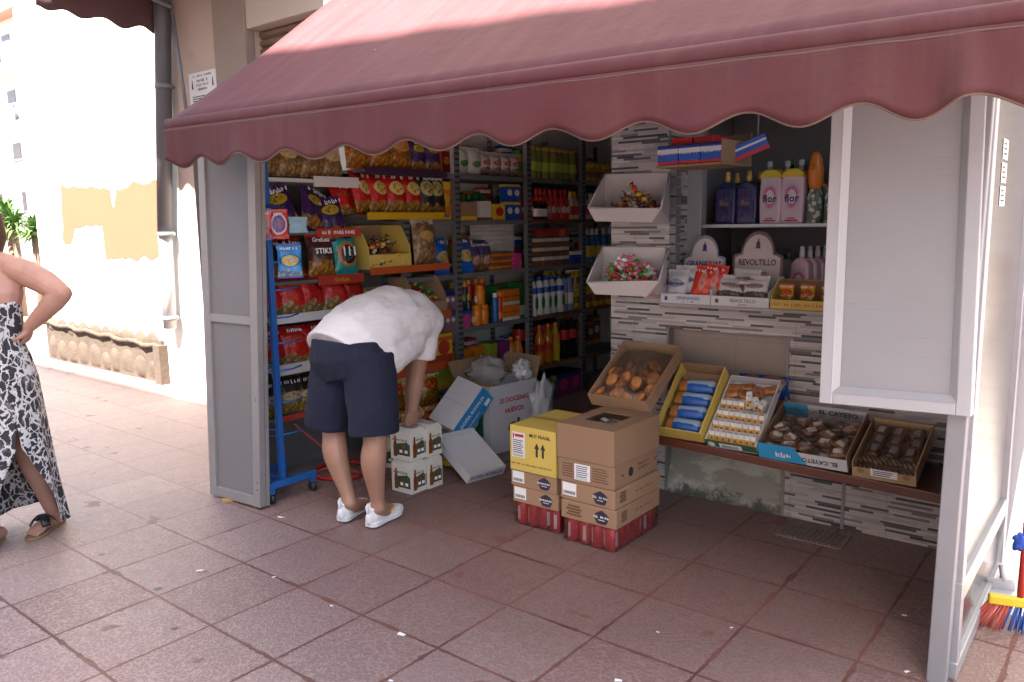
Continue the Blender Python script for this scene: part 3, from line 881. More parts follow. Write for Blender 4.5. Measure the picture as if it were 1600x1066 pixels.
def botkind(name, prof, mats, label, cat, group=None, lab=None, cap=None, parts=False, n=14, front=None):
    """turned bottle or jar: prof = body, lab = (z0, z1, r, material), cap = (z0, z1, r, material)"""
    def make():
        m = MB(); m.lathe(prof, n, 0)
        if not parts:
            ms = [mats]
            if lab: ms.append(lab[3]); m.lathe([(lab[2], lab[0]), (lab[2], lab[1])], n, len(ms) - 1, cap=False)
            if front: ms.append(front[3]); m.prism([(front[2] * math.cos(a), (front[0] + front[1]) / 2 + (front[1] - front[0]) / 2 * math.sin(a)) for a in [k * math.pi / 6 for k in range(12)]], -front[4] - .001, -front[4] + .004, len(ms) - 1)
            if cap: ms.append(cap[3]); m.lathe([(cap[2] * .96, cap[0]), (cap[2], cap[0] + .002), (cap[2], cap[1] - .002), (cap[2] * .9, cap[1])], n, len(ms) - 1)
            return tag(m.build(name, ms), label, cat, group)
        r = thing(name, label, cat, group=group)
        m.build('body', mats, r)
        if lab: MB().lathe([(lab[2], lab[0]), (lab[2], lab[1])], n, cap=False).build('label_band', lab[3], r)
        if cap: MB().lathe([(cap[2] * .96, cap[0]), (cap[2], cap[0] + .002), (cap[2], cap[1] - .002), (cap[2] * .9, cap[1])], n).build('cap', cap[3], r)
        return r
    return first_or_copy(make)
rg = random.Random(11)
def fill(place, y0, y1, z, n, x=-.06, jx=.008, jr=.08, rx=0, rz=R(90), lab=None, s=1):
    for k in range(n):
        y = y0 + (y1 - y0) * ((k + .5) / n)
        place((x + rg.uniform(-jx, jx), y, z + .001), rz + rg.uniform(-jr, jr), rx, 0, s, lab)
def cm(name, c, rough=.35, var=.1): return mt(name, tuple(min(.75, q * 1.22) for q in c), rough, var=var, scale=25)

# ---- snack bags on the rack
B_noodle = bagm('noodle_bag', (.36, .23, .09), (.45, .33, .16), (.40, .24, .08), fz=.8, seal=(.05, .04, .03))
B_orange = bagm('orange_puffs', (.42, .14, .015), (.5, .23, .05), (.5, .19, .02), fz=.9, seal=(.35, .06, .02))
B_purple = bagm('purple_bag', (.035, .012, .07), (.42, .30, .01), (.42, .20, .04), bz=.68, br=(.3, .12), fz=.30, seal=(.05, .02, .12))
B_redring = bagm('red_bag_badge', (.40, .012, .012), (.62, .52, .14), (.5, .26, .05), bz=.6, br=(.3, .17), fz=.3, seal=(.35, .01, .01))
B_red = bagm('red_crisp_bag', (.42, .015, .012), (.5, .05, .03), (.52, .33, .12), bz=.62, br=(.38, .10), fz=.24)
B_black = bagm('black_bag', (.018, .016, .016), (.42, .36, .12), (.42, .25, .06), bz=.62, br=(.32, .2), fz=.25)
B_stiks = bagm('red_black_bag', (.05, .014, .012), (.04, .012, .012), (.50, .22, .04), bz=.55, br=(.3, .1), fz=.38, seal=(.40, .02, .015))
B_teal = bagm('teal_orange_bag', (.02, .22, .20), (.03, .02, .02), None, bz=.5, br=(.30, .23), ring=(.55, .12, .01))
B_yel = bagm('black_gold_bag', (.025, .02, .018), (.40, .30, .16), (.42, .28, .06), bz=.45, br=(.4, .12), fz=.62)
B_yr = bagm('yellow_red_bag', (.55, .30, .015), (.45, .04, .01), (.50, .25, .03), bz=.6, br=(.4, .16), fz=.45, seal=(.42, .03, .01))
B_clearsweet = bagm('clear_sweet_bag', (.40, .33, .28), (.5, .30, .05), (.45, .26, .12), bz=.62, br=(.3, .1), fz=.9)
p = bagkind('noodle_bag', .17, .24, .09, B_noodle, 'tan dry snack bag with dark foot on the top left rack shelf', group='tan bags on the top rack shelf')
fill(p, 1.50, 2.14, 1.756, 4, x=.0, rx=R(-10))
p = bagkind('orange_puff_bag', .21, .26, .10, B_orange, 'big bag of orange puffs on the top rack shelf above the purple strip', group='orange puff bags')
for y, x in ((2.22, .05), (2.40, .06), (2.58, .04)): p((x, y, 1.832), R(90), R(-8))
p = bagkind('purple_small_bag', .16, .22, .08, B_purple, 'upright purple bag at the right end of the top rack shelf', group='purple bags on the top shelf')
for y in (2.74, 2.88): p((.04, y, 1.832), R(90), R(-8))
p = bagkind('purple_corn_bag', .20, .27, .09, B_purple, 'purple snack bag with yellow badge slumped on the second rack shelf', group='purple snack bags')
for y, a in ((1.52, 8), (1.68, -10), (1.84, 12), (2.02, -5)): p((.06, y, 1.462 if y < 1.9 else 1.40), R(90 + a), R(-16), R(a * 1.6))
p = bagkind('red_crisp_bag', .21, .27, .10, B_redring, 'red crisp bag with round yellow badge above the yellow strip', group='red bags above the yellow strip')
for y, a in ((2.27, 22), (2.40, 10), (2.53, -4), (2.68, 4)): p((.03 + .015 * (y > 2.5), y, 1.557), R(90 + a), R(-12))
p = bagkind('black_crisp_bag', .18, .27, .10, B_black, 'black crisp bag with oval badge at the right of the red bags', group='black crisp bags')
for y in (2.80, 2.89): p((.05, y, 1.557), R(84), R(-10))
p = bagkind('red_chilli_bag', .19, .2, .08, B_red, 'dim red bag lying behind at the left of the yellow strip')
p((-.04, 2.2, 1.557), R(90), R(-25))
p = bagkind('stick_crisp_bag', .18, .255, .09, B_stiks, 'red and black crisp bag lettered STIKS beside the teal bag', group=None, text='STIKS', tsz=.045, tz=.58)
o = p((.07, 1.89, 1.19), R(82), R(-10)); m = MB(); put_text(m, 'Grefusa', .036, (0, -.03, .218), bold=True); m.build('lettering', M_wprint, o)
p = bagkind('maize_bag', .18, .255, .09, B_teal, 'teal bag with an orange ring and black middle beside the STIKS bag', text='111', tsz=.075, tz=.55)
p((.075, 2.07, 1.19), R(88), R(-8))
p = bagkind('stick_crisp_bag', .17, .24, .08, B_stiks, 'dark red and black crisp bag standing behind the STIKS bag', group='dark crisp bags behind the front ones')
for y in (1.60, 1.75): p((-.03, y, 1.187), R(90), R(-10))
p = bagkind('red_corn_bag', .22, .27, .11, B_red, 'plump red snack bag on the white shelf just above the man', group='red snack bags on the white shelf', text='~9', tsz=.026, tz=.8, tmat=M_ystrip)
for y, a in ((1.56, 6), (1.70, -8), (1.86, 10), (2.03, -5), (2.16, 4)): p((.03, y, .987), R(90 + a), R(-22))
p = bagkind('red_corn_small_bag', .20, .22, .09, B_red, 'red snack bag on the lower white shelf behind the blue stand', group='red bags on the lower white shelf')
for y, a in ((1.55, 6), (1.70, -8), (1.86, 10), (2.03, -5)): p((.03, y, .702), R(90 + a), R(-16))
p = bagkind('black_gold_bag', .17, .21, .08, B_yel, 'black and gold crisp bag on the lowest rack shelf', group='black and gold bags on the lowest shelf')
for y, a in ((1.54, 6), (1.66, -8), (1.78, 10), (1.92, -5), (2.06, 4)): p((.03, y, .417), R(90 + a), R(-12))
p = bagkind('yellow_red_bag', .19, .25, .09, B_yr, 'yellow and red snack bag low on the rack by the man\'s hand', group='yellow and red bags low on the rack')
for i, (y, z) in enumerate(((2.28, .02), (2.44, .02), (2.60, .02), (2.76, .02), (2.30, .25), (2.46, .26), (2.62, .25), (2.78, .25))): p((.03 + .02 * (i % 2), y, z), R(90 + 9 * (i % 3 - 1)), R(-10))
# lower right boxes
p = boxkind('snack_case', .17, .30, .20, M_ystrip, 'yellow and red display case on the lower rack shelf right of the man', 'display case', 'yellow cases on the lower rack shelf', bands=((0, .28, M_rstrip), (.75, .9, M_ostrip)), panel=M_rstrip)
for y in (2.32, 2.51, 2.70, 2.87): p((-.05, y, .541), R(90))
# open display boxes
def open_box(name, w, d, h, hf, mat_out, mat_in, label, cat, loc, rz, group=None, wall=.006, ears=True, parent=None):
    """tray box: back and sides h high, front hf high"""
    r = thing(name, label, cat, loc, (0, 0, rz), group) if parent is None else parent
    m = MB()
    m.bx(-w / 2, w / 2, -d / 2, d / 2, 0, wall)
    m.bx(-w / 2, w / 2, d / 2 - wall, d / 2, wall, h)
    m.bx(-w / 2, w / 2, -d / 2, -d / 2 + wall, wall, hf)
    for s in (-1, 1):
        x0, x1 = (-w / 2, -w / 2 + wall) if s < 0 else (w / 2 - wall, w / 2)
        T = Matrix(((0, 1, 0, 0), (1, 0, 0, 0), (0, 0, 1, 0), (0, 0, 0, 1)))
        m.prism([(-d / 2 + wall, wall), (d / 2 - wall, wall), (d / 2 - wall, h), (-d / 2 + wall + .08 * ears, h), (-d / 2 + wall, hf + (h - hf) * .25)], x0, x1, 0, T)
    m.build('box', mat_out, r)
    m = MB(); m.bx(-w / 2 + wall + .001, w / 2 - wall - .001, d / 2 - wall - .002, d / 2 - wall - .0005, wall, h - .004); m.build('lining', mat_in, r)
    return r
yb_ = open_box('display_box', .36, .28, .27, .09, M_ycard, M_card_in, 'yellow open display box of wrapped chocolates on the rack above the orange strip', 'display box', (-.035, 2.40, 1.217), R(90))
def sweets(name, n, spread, mats, label, cat, base, seed, size=(.03, .018, .012), shape='wrap', group=None, pile=.05):
    """a heap of wrapped sweets, single sweets too many and small to count: one object"""
    r_ = random.Random(seed); m = MB()
    for k in range(n):
        x = r_.uniform(-spread[0], spread[0]); y = r_.uniform(-spread[1], spread[1])
        q = 1 - max(abs(x) / spread[0], abs(y) / spread[1]) ** 2
        z = r_.uniform(0, 1) * pile * q + size[2] * .5
        T = Matrix.Translation((x, y, z)) @ Euler((r_.uniform(-.8, .8), r_.uniform(-.8, .8), r_.uniform(0, 6.3))).to_matrix().to_4x4()
        mi = r_.randrange(len(mats)); sx, sy, sz = size
        if shape == 'wrap':
            m.ell((0, 0, 0), (sx * .5, sy * .5, sz * .5), mi, 7, 4, T)
            for s in (-1, 1): m.add([(s * sx * .42, 0, 0), (s * sx * .95, sy * .5, sz * .2), (s * sx * .95, -sy * .5, -sz * .1)], [(0, 1, 2)], mi, False, T)
        else: m.box((0, 0, 0), (sx, sy, sz), mi, T)
    o = m.build(name, mats); tag(o, label, cat, group, 'stuff')
    o.matrix_world = base
    return o
S_r = cm('sweet_red', (.45, .02, .02), .2); S_y = cm('sweet_yellow', (.55, .36, .02), .2); S_w = cm('sweet_white', (.6, .58, .56), .2); S_g = cm('sweet_green', (.04, .25, .05), .2); S_b = cm('sweet_brown', (.12, .045, .02), .25); S_o = cm('sweet_orange', (.5, .16, .02), .2)
S_p = cm('sweet_pink', (.5, .12, .16), .2)
sweets('wrapped_chocolates', 110, (.155, .12), [S_b, S_y, S_w, S_b, S_o], 'heap of gold and brown wrapped chocolates in the yellow display box', 'sweets', Mx((-.03, 2.40, 1.23), R(90)), 5, (.055, .035, .026), pile=.17)
p = bagkind('clear_sweet_bag', .21, .32, .10, B_clearsweet, 'tall clear bag of mixed sweets beside the yellow display box')
p((.06, 2.76, 1.217), R(86), R(-6))
o = open_box('display_box', .30, .26, .25, .08, M_card, M_card_in, 'brown cardboard display box of bright sweets behind the man\'s shoulder', 'display box', (-.03, 2.76, .892), R(90))
sweets('bright_sweets', 120, (.12, .10), [S_r, S_y, S_g, S_o, S_r], 'heap of red yellow and green sweets in the brown display box', 'sweets', Mx((-.02, 2.76, .905), R(90)), 6, (.045, .03, .024), pile=.19)
yb2 = open_box('display_box', .30, .26, .19, .07, M_ycard, M_card_in, 'low yellow display box on the rack shelf over the man\'s back', 'display box', (-.03, 2.42, .892), R(90))
sweets('small_sweets', 60, (.12, .10), [S_w, S_b, S_w], 'heap of pale wrapped sweets in the low yellow display box', 'sweets', Mx((-.02, 2.42, .905), R(90)), 7, (.035, .022, .018), pile=.12)

# ================================================================ GOODS ON THE GREY SHELVING
L1, L2, L3, L4, L5 = LV
C_green = cm('tin_green', (.03, .17, .05)); C_red = cm('tin_red', (.42, .02, .018)); C_blue = cm('pack_blue', (.012, .06, .34)); C_cap = cm('cap_white', (.6, .6, .6)); C_or = cm('pack_orange', (.55, .16, .012))
C_lime = cm('pack_lime', (.28, .36, .03)); C_pur = cm('pack_purple', (.20, .02, .13)); C_dark = cm('cola_dark', (.018, .006, .004), .12); C_yel = cm('pack_yellow', (.58, .38, .02)); C_amber = cm('orange_drink', (.50, .15, .01), .12)
C_olive = cm('jar_olive', (.16, .17, .035), .12); C_gold = cm('jar_gold', (.40, .24, .04), .15); C_gcap = cm('cap_green', (.02, .12, .04)); C_brown = cm('pack_brown', (.17, .07, .03)); C_pk = cm('pack_pink', (.48, .05, .22)); C_black = cm('pack_black', (.02, .02, .022)); C_navy = cm('pack_navy', (.012, .02, .11))
B_cl1 = bagm('clear_white_bag', (.42, .42, .40), (.06, .22, .06), None, bz=.4, br=(.3, .12)); B_cl2 = bagm('clear_pink_bag', (.42, .36, .36), (.4, .10, .06), (.40, .28, .22), bz=.55, br=(.3, .12), fz=.35)
B_blue = bagm('blue_bag', (.012, .10, .48), (.55, .38, .03), None, bz=.45, br=(.3, .14), ring=(.3, .35, .45)); B_bread = bagm('bread_bag', (.06, .05, .13), (.5, .3, .28), (.38, .22, .12), bz=.35, br=(.25, .14), fz=.55)
B_rbag = bagm('red_flour_bag', (.40, .02, .02), (.5, .5, .48), None, bz=.6, br=(.3, .12))
jar = lambda h, r: [(r * .9, 0), (r, .006), (r, h * .74), (r * .86, h * .82), (r * .82, h)]
soda = lambda h, r: [(r * .85, 0), (r, .01), (r * .93, h * .18), (r, h * .32), (r, h * .55), (r * .93, h * .68), (r * .45, h * .86), (r * .30, h * .92), (r * .30, h * .97)]
sauce = lambda h, r: [(r * .9, 0), (r, .006), (r, h * .58), (r * .55, h * .78), (r * .4, h * .84)]
# --- section by the rack end (y 2.95 - 3.13)
p = boxkind('rusk_box', .16, .10, .27, C_or, 'tall orange and yellow rusk box on the shelving beside the slotted upright', 'box', 'orange rusk boxes', bands=((.0, .12, C_yel), (.42, .56, C_pur), (.80, 1.0, C_yel)), panel=S_y)
for y in (2.78, 2.97): p((-.10, y, L2), R(90))
o = p((-.10, 3.075, L2), R(90)); 
p = bagkind('blue_pasta_bag', .19, .26, .10, B_blue, 'shiny blue bag slumped on the middle shelf beside the slotted upright', group='blue bags at the upright')
p((-.03, 3.02, L3 + .002), R(96), R(-12)); p((-.05, 3.27, L3 + .002), R(80), R(-16), R(7))
p = boxkind('chocolate_drink', .055, .055, .14, C_navy, 'small purple brown drink pack with blue top beside the slotted upright', 'drink pack', 'small drink packs', bands=((.0, .72, cm('pack_mauve', (.20, .10, .13))),), panel=S_w)
for z in (L4, L4 + .145):
    for k in range(4): p((-.05, 2.93 + k * .058, z), R(90))
p = boxkind('juice_carton', .092, .065, .26, C_or, 'orange juice carton on the lower shelf left of the slotted upright', 'juice carton', 'orange cartons left of the upright', bands=((0, .25, C_yel), (.25, .62, C_lime)))
for k in range(3): p((-.07, 2.88 + k * .096, L5), R(90))
# --- section A 3.13 - 3.97
y0, y1 = 3.20, 3.94
p = bagkind('clear_treat_bag', .15, .20, .09, B_cl1, 'clear and white bag with green print on the top shelf of the first bay', group='white bags top shelf first bay'); fill(p, y0, y0 + .30, L1, 2, x=-.07)
p = bagkind('clear_puff_bag', .14, .18, .09, B_cl2, 'clear bag of pale puffs with red print on the top shelf of the first bay', group='pale puff bags top shelf first bay'); fill(p, y0 + .28, y1, L1, 4, x=-.07)
p = boxkind('open_carton', .17, .2, .13, M_card, 'plain brown carton on the second shelf of the first bay', 'carton', None, bands=((0, .22, C_yel),)); p((-.12, 3.30, L2), R(90))
p = boxkind('white_carton', .13, .16, .14, M_wcard, 'plain white carton with a brown foot on the second shelf', 'carton', None, bands=((0, .15, C_brown),)); p((-.11, 3.50, L2), R(90))
p = boxkind('yellow_pack', .13, .08, .12, C_yel, 'yellow packet with red print on the second shelf beside the blue cartons', 'packet', None, panel=C_red, text='~6', tsz=.024); p((-.07, 3.66, L2), R(90))
p = botkind('green_jar', jar(.19, .036), C_green, 'green topped preserve jar with red band behind the cartons', 'jar', 'green jars behind the cartons', lab=(.12, .145, .0368, C_red), cap=(.165, .195, .037, C_gcap))
fill(p, 3.36, 3.74, L2 + .0, 5, x=-.24); fill(p, 3.36, 3.74, L2 + .10, 5, x=-.31) if False else None
p = boxkind('milk_carton', .085, .07, .135, C_blue, 'small blue and white carton stacked two high at the end of the second shelf', 'carton', 'stacked blue cartons', panel=M_wprint, bands=((.86, 1, C_yel),))
for z in (L2, L2 + .137):
    for k in range(2): p((-.06, 3.78 + k * .09, z), R(90))
p = bagkind('red_flour_bag', .18, .25, .10, B_rbag, 'red topped paper bag standing behind the bread on the middle shelf'); p((-.20, 3.40, L3), R(90))
p = bagkind('bread_bag', .17, .23, .11, B_bread, 'navy wrapped sliced bread standing on the middle shelf of the first bay', group='wrapped breads on the middle shelf')
for y in (3.38, 3.50): p((-.06, y, L3), R(90), R(-5), 0)
p = boxkind('clear_tray', .17, .16, .032, cm('clear_white', (.42, .43, .43), .25), 'pale clear topped tray in the tall stack on the middle shelf', 'tray', 'stacked pale trays')
for k in range(9):
    for j_ in range(2): p((-.16 + rg.uniform(-.006, .006), 3.63 + j_ * .18, L3 + .06 + k * .034), R(90 + rg.uniform(-3, 3)))
p = boxkind('cake_pack', .11, .10, .045, C_brown, 'flat brown cake packet on the front edge of the middle shelf', 'packet', 'flat brown packets', bands=((.3, .7, C_or),))
for k in range(3):
    for j_ in range(2): p((-.06, 3.60 + j_ * .12, L3 + k * .046), R(90))
p = boxkind('pink_pack', .10, .10, .04, C_pk, 'flat pink packet beside the brown packets on the middle shelf', 'packet', 'flat pink packets')
for k in range(3): p((-.06, 3.85, L3 + k * .042), R(90 + k * 3))
p = botkind('spray_can', [(.026, 0), (.027, .004), (.027, .17), (.02, .19), (.012, .20)], C_red, 'red and orange spray can on the fourth shelf of the first bay', 'spray can', 'red spray cans', lab=(.02, .07, .0274, C_or), cap=(.19, .225, .020, C_or))
fill(p, 3.40, 3.62, L4 + .11, 3, x=-.16); fill(p, 3.64, 3.70, L4, 1, x=-.05)
p = botkind('gold_spray', [(.026, 0), (.027, .004), (.027, .17), (.02, .19), (.012, .20)], C_black, 'black spray can with a gold cap at the left of the fourth shelf', 'spray can', 'black and gold cans', cap=(.18, .235, .022, C_gold))
fill(p, 3.20, 3.40, L4 + .10, 3, x=-.14); fill(p, 3.20, 3.42, L4, 3, x=-.12)
p = boxkind('pink_blue_pack', .07, .05, .13, C_pk, 'small pink and blue packet at the left front of the fourth shelf', 'packet', None, bands=((.75, 1, C_blue),)); p((-.03, 3.24, L4), R(90))
p = botkind('orange_jar', jar(.14, .04), C_or, 'squat orange jar on the front of the fourth shelf', 'jar', 'orange jars on the fourth shelf', front=(.02, .07, .018, S_w, .04), cap=(.125, .15, .036, C_or))
for y, z in ((3.39, L4), (3.47, L4), (3.43, L4 + .15)): p((-.05, y, z), R(-4))
p = botkind('blue_spray', [(.026, 0), (.027, .004), (.027, .17), (.02, .19), (.012, .20)], cm('spray_blue', (.01, .10, .34)), 'blue spray can with a white and orange cap on the fourth shelf', 'spray can', None, cap=(.19, .225, .02, C_cap)); p((-.045, 3.60, L4))
p = boxkind('orange_box', .10, .07, .12, C_or, 'orange and white packet at the right of the fourth shelf', 'packet', 'orange packets fourth shelf', bands=((0, .2, M_wprint), (.5, .58, C_red)))
for z in (L4, L4 + .122):
    for k in range(2): p((-.06, 3.73 + k * .105, z), R(90))
p = boxkind('green_box', .15, .12, .16, C_gcap, 'dark green carton with bright green top at the right end of the fourth shelf', 'carton', None, bands=((.72, 1, C_green),)); p((-.24, 3.85, L4 + .10), R(90))
for nm, mat, n, ys in (('orange', C_or, 2, (3.24, 3.40)), ('lime', C_lime, 1, (3.555,)), ('purple', C_pur, 1, (3.71,))):
    p = boxkind('juice_carton', .10, .08, .26, mat, nm + ' juice carton with round white badge on the fifth shelf', 'juice carton', nm + ' juice cartons on the fifth shelf' if n > 1 else None, panel=M_wprint, bands=((0, .3, C_amber if nm != 'lime' else C_lime),))
    for y in ys: 
        o = p((-.07, y, L5), R(90))
p = botkind('juice_bottle', [(.042, 0), (.045, .01), (.045, .16), (.03, .22), (.016, .25)], C_or, 'orange plastic juice bottle with oval white badge beside the purple carton', 'juice bottle', 'orange juice bottles fifth shelf', front=(.10, .18, .03, S_w, .045), cap=(.25, .275, .018, C_or))
for y in (3.82, 3.91): p((-.07, y, L5), R(90 - 90))
for z_ in (.002,):
    p = boxkind('juice_carton', .10, .08, .25, C_or, 'orange carton standing on the floor level below the first bay', 'juice carton', 'orange cartons on the bottom')
    for k in range(3): p((-.08, 3.24 + k * .13, z_), R(90))
_fill0 = fill
def fill(place, y0, y1, z, n, x=-.06, jx=.012, jr=.25, rx=0, rz=R(90), lab=None, s=1.2): _fill0(place, y0, y1, z, n, x, jx, jr, rx, rz, lab, s)
# --- section B 3.97 - 4.75
p = botkind('olive_jar', jar(.20, .042), C_olive, 'tall green jar on the top shelf of the second bay', 'jar', 'green jars top shelf second bay', lab=(.05, .11, .0425, C_lime), cap=(.185, .21, .038, C_gold)); fill(p, 4.04, 4.72, L1, 7, x=-.06)
p = botkind('gold_jar', jar(.18, .042), C_gold, 'gold jar behind the green jars on the top shelf', 'jar', 'gold jars behind green jars', lab=(.05, .11, .0425, C_green), cap=(.165, .19, .038, C_gcap)); fill(p, 4.04, 4.72, L1, 7, x=-.18)
p = botkind('ketchup_bottle', sauce(.20, .034), C_red, 'red sauce bottle on the second shelf of the second bay', 'sauce bottle', 'red sauce bottles', front=(.04, .09, .022, S_w, .034), cap=(.165, .205, .014, C_red)); fill(p, 4.03, 4.60, L2, 8, x=-.05); fill(p, 4.05, 4.66, L2, 7, x=-.15)
p = botkind('white_sauce', sauce(.19, .034), cm('sauce_cream', (.5, .42, .30)), 'cream sauce bottle with red band at the right of the red bottles', 'sauce bottle', 'cream sauce bottles', lab=(.03, .09, .0345, C_red), cap=(.155, .195, .014, C_yel)); fill(p, 4.60, 4.74, L2, 2, x=-.05)
p = botkind('dark_sauce', sauce(.15, .028), C_dark, 'small dark sauce bottle with pale label in the front of the red bottles', 'sauce bottle', 'small dark sauce bottles', lab=(.02, .07, .0285, S_w), cap=(.125, .15, .012, C_red)); fill(p, 4.06, 4.26, L2, 3, x=-.02)
p = boxkind('biscuit_pack', .12, .09, .075, C_brown, 'brown biscuit packet stacked on the middle shelf of the second bay', 'packet', 'stacked biscuit packets', bands=((.62, 1, M_wprint),))
for z in range(3):
    for k in range(4): p((-.06, 4.12 + k * .13, L3 + z * .076), R(90 + rg.uniform(-4, 4)))
p = boxkind('blue_pack', .11, .09, .11, C_blue, 'blue packet on the middle shelf of the second bay', 'packet', 'blue packets on middle shelf', bands=((.7, 1, M_wprint),))
for k in range(2): p((-.05, 4.63 + k * .07, L3 + .0), R(90))
p = boxkind('red_pack', .14, .09, .06, C_red, 'red and brown packet lying on top of the biscuit packets', 'packet', 'packets on top of biscuits', bands=((0, .35, C_brown),))
for k in range(3): p((-.07, 4.20 + k * .17, L3 + .229), R(90 + 12 * k - 5), 0, R(8))
p = botkind('milk_bottle', [(.034, 0), (.036, .01), (.036, .19), (.022, .225), (.016, .24)], cm('milk_white', (.52, .53, .55)), 'white milk bottle with blue cap on the fourth shelf of the second bay', 'milk bottle', 'white milk bottles', lab=(.15, .19, .0364, C_blue), cap=(.235, .265, .018, C_blue), front=(.04, .13, .02, C_green, .036))
fill(p, 4.03, 4.50, L4, 5, x=-.05)
p = botkind('blue_milk', [(.034, 0), (.036, .01), (.036, .19), (.022, .225), (.016, .24)], cm('milk_blue', (.16, .22, .42)), 'pale blue milk bottle with navy cap on the fourth shelf', 'milk bottle', 'pale blue milk bottles', lab=(.05, .13, .0364, S_w), cap=(.235, .265, .018, C_navy)); fill(p, 4.5, 4.63, L4, 2, x=-.05)
p = boxkind('green_carton', .15, .12, .27, C_green, 'bright green carton behind the milk bottles', 'carton', 'green cartons behind the milk', bands=((0, .3, M_wprint),))
for k in range(3): p((-.22, 4.10 + k * .16, L4), R(90))
p = botkind('crisp_tube', [(.038, 0), (.038, .16)], C_yel, 'yellow tub with red band stacked at the right of the fourth shelf', 'tub', 'stacked yellow tubs', lab=(.05, .11, .0384, C_olive), cap=(.16, .172, .039, C_cap))
for z in (L4, L4 + .173):
    for k in range(2): p((-.06, 4.66 + k * .08 - .02, z))
for k in range(3): p((-.22, 4.55 + k * .085 - .02, L4 + .173)); p((-.22, 4.55 + k * .085 - .02, L4))
# bottles on the fifth shelf
p = botkind('cola_bottle', soda(.33, .046), C_dark, 'dark cola bottle with red label at the left of the soda shelf', 'soda bottle', None, lab=(.12, .19, .0465, C_red), cap=(.315, .34, .0155, C_yel), parts=True); p((-.06, 4.06, L5))
p = botkind('orange_soda', soda(.32, .044), C_amber, 'orange soda bottle on the soda shelf of the second bay', 'soda bottle', 'orange soda bottles', lab=(.11, .17, .0445, C_red), cap=(.305, .33, .0155, C_or), parts=True); 
for y in (4.19, 4.31): p((-.06, y, L5))
p = botkind('lemon_soda', soda(.32, .044), cm('lemon_drink', (.42, .30, .02), .12), 'yellow soda bottle with orange label between orange soda and cola', 'soda bottle', None, lab=(.17, .24, .0445, C_or), cap=(.305, .33, .0155, C_or), parts=True); p((-.06, 4.42, L5))
p = botkind('large_cola', soda(.37, .052), C_dark, 'large dark cola bottle with red label at the right of the soda shelf', 'soda bottle', 'large cola bottles', lab=(.17, .25, .0525, C_red), cap=(.355, .38, .0165, C_red), parts=True)
for y in (4.55, 4.67): p((-.06, y, L5))
fill(p, 4.04, 4.6, L5, 5, x=-.2)
for nm, mat, ys in (('green', C_green, (4.06, 4.26)), ('lime', C_lime, (4.16,)), ('purple', C_pur, (4.46, 4.64))):
    p = boxkind('drink_multipack', .17, .2, .2, mat, nm + ' drinks multipack on the floor under the soda shelf', 'multipack', nm + ' multipacks under the soda shelf' if len(ys) > 1 else None, panel=M_wprint if nm != 'purple' else C_pk, bands=((.8, 1, C_green if nm == 'lime' else C_lime if nm == 'green' else C_navy),))
    for y in ys: p((-.10 + .03 * (nm == 'lime'), y, .002), R(90))
# --- section C 4.75 - 5.55
p = botkind('small_jar', jar(.12, .035), C_gold, 'small yellow capped jar on the top shelf of the last bay', 'jar', 'small jars last bay', lab=(.03, .07, .0354, C_brown), cap=(.10, .13, .034, C_yel)); fill(p, 4.83, 5.5, L1, 7, x=-.05)
p = botkind('white_bottle', sauce(.18, .03), cm('bottle_white', (.5, .5, .5)), 'white bottle with pink label on the second shelf of the last bay', 'bottle', 'white bottles last bay', lab=(.03, .10, .0304, C_pk), cap=(.15, .185, .014, C_cap)); fill(p, 4.83, 5.5, L2, 8, x=-.05)
p = botkind('blue_bottle', sauce(.24, .036), cm('bottle_blue', (.02, .13, .3)), 'blue cleaning bottle on the middle shelf of the last bay', 'bottle', 'blue bottles last bay', lab=(.04, .12, .0365, C_yel), cap=(.2, .245, .016, C_cap)); fill(p, 4.83, 5.5, L3, 7, x=-.05)
p = botkind('yellow_tub', [(.04, 0), (.04, .16)], C_yel, 'yellow tub on the fourth shelf of the last bay', 'tub', 'yellow tubs last bay', lab=(.04, .1, .0404, C_brown), cap=(.16, .172, .041, C_brown)); fill(p, 4.83, 5.5, L4, 6, x=-.05)

# --- fuller rows standing at the back of the shelves
rb = random.Random(21)
BK = [('orange', C_or, C_yel, S_w), ('red', C_red, M_wprint, C_yel), ('green', C_green, C_lime, S_w), ('blue', C_blue, M_wprint, C_red), ('yellow', C_yel, C_red, C_blue), ('brown', C_brown, C_gold, S_w), ('white', cm('box_white', (.46, .46, .45)), C_blue, C_red)]
BKK = [boxkind('boxed_goods', .095, .07, .22, a, nm + ' packet standing in the back row of the grey shelving', 'packet', nm + ' packets in the back rows', bands=((.0, .14, b), (.82, .92, b)), panel=c, text='~5', tsz=.022) for nm, a, b, c in BK]
for (ya, yb_s) in ((2.66, 3.10), (3.2, 3.95), (4.04, 4.73), (4.82, 5.5)):
    for z in LV:
        y = ya + .05; k = rb.randrange(7)
        while y < yb_s - .03:
            if rb.random() < .4: k = rb.randrange(7)
            if rb.random() > .08: BKK[k]((-.33 + rb.uniform(-.02, .01), y, z + .001), R(90 + rb.uniform(-6, 6)), 0, 0, rb.uniform(.95, 1.25))
            y += .115

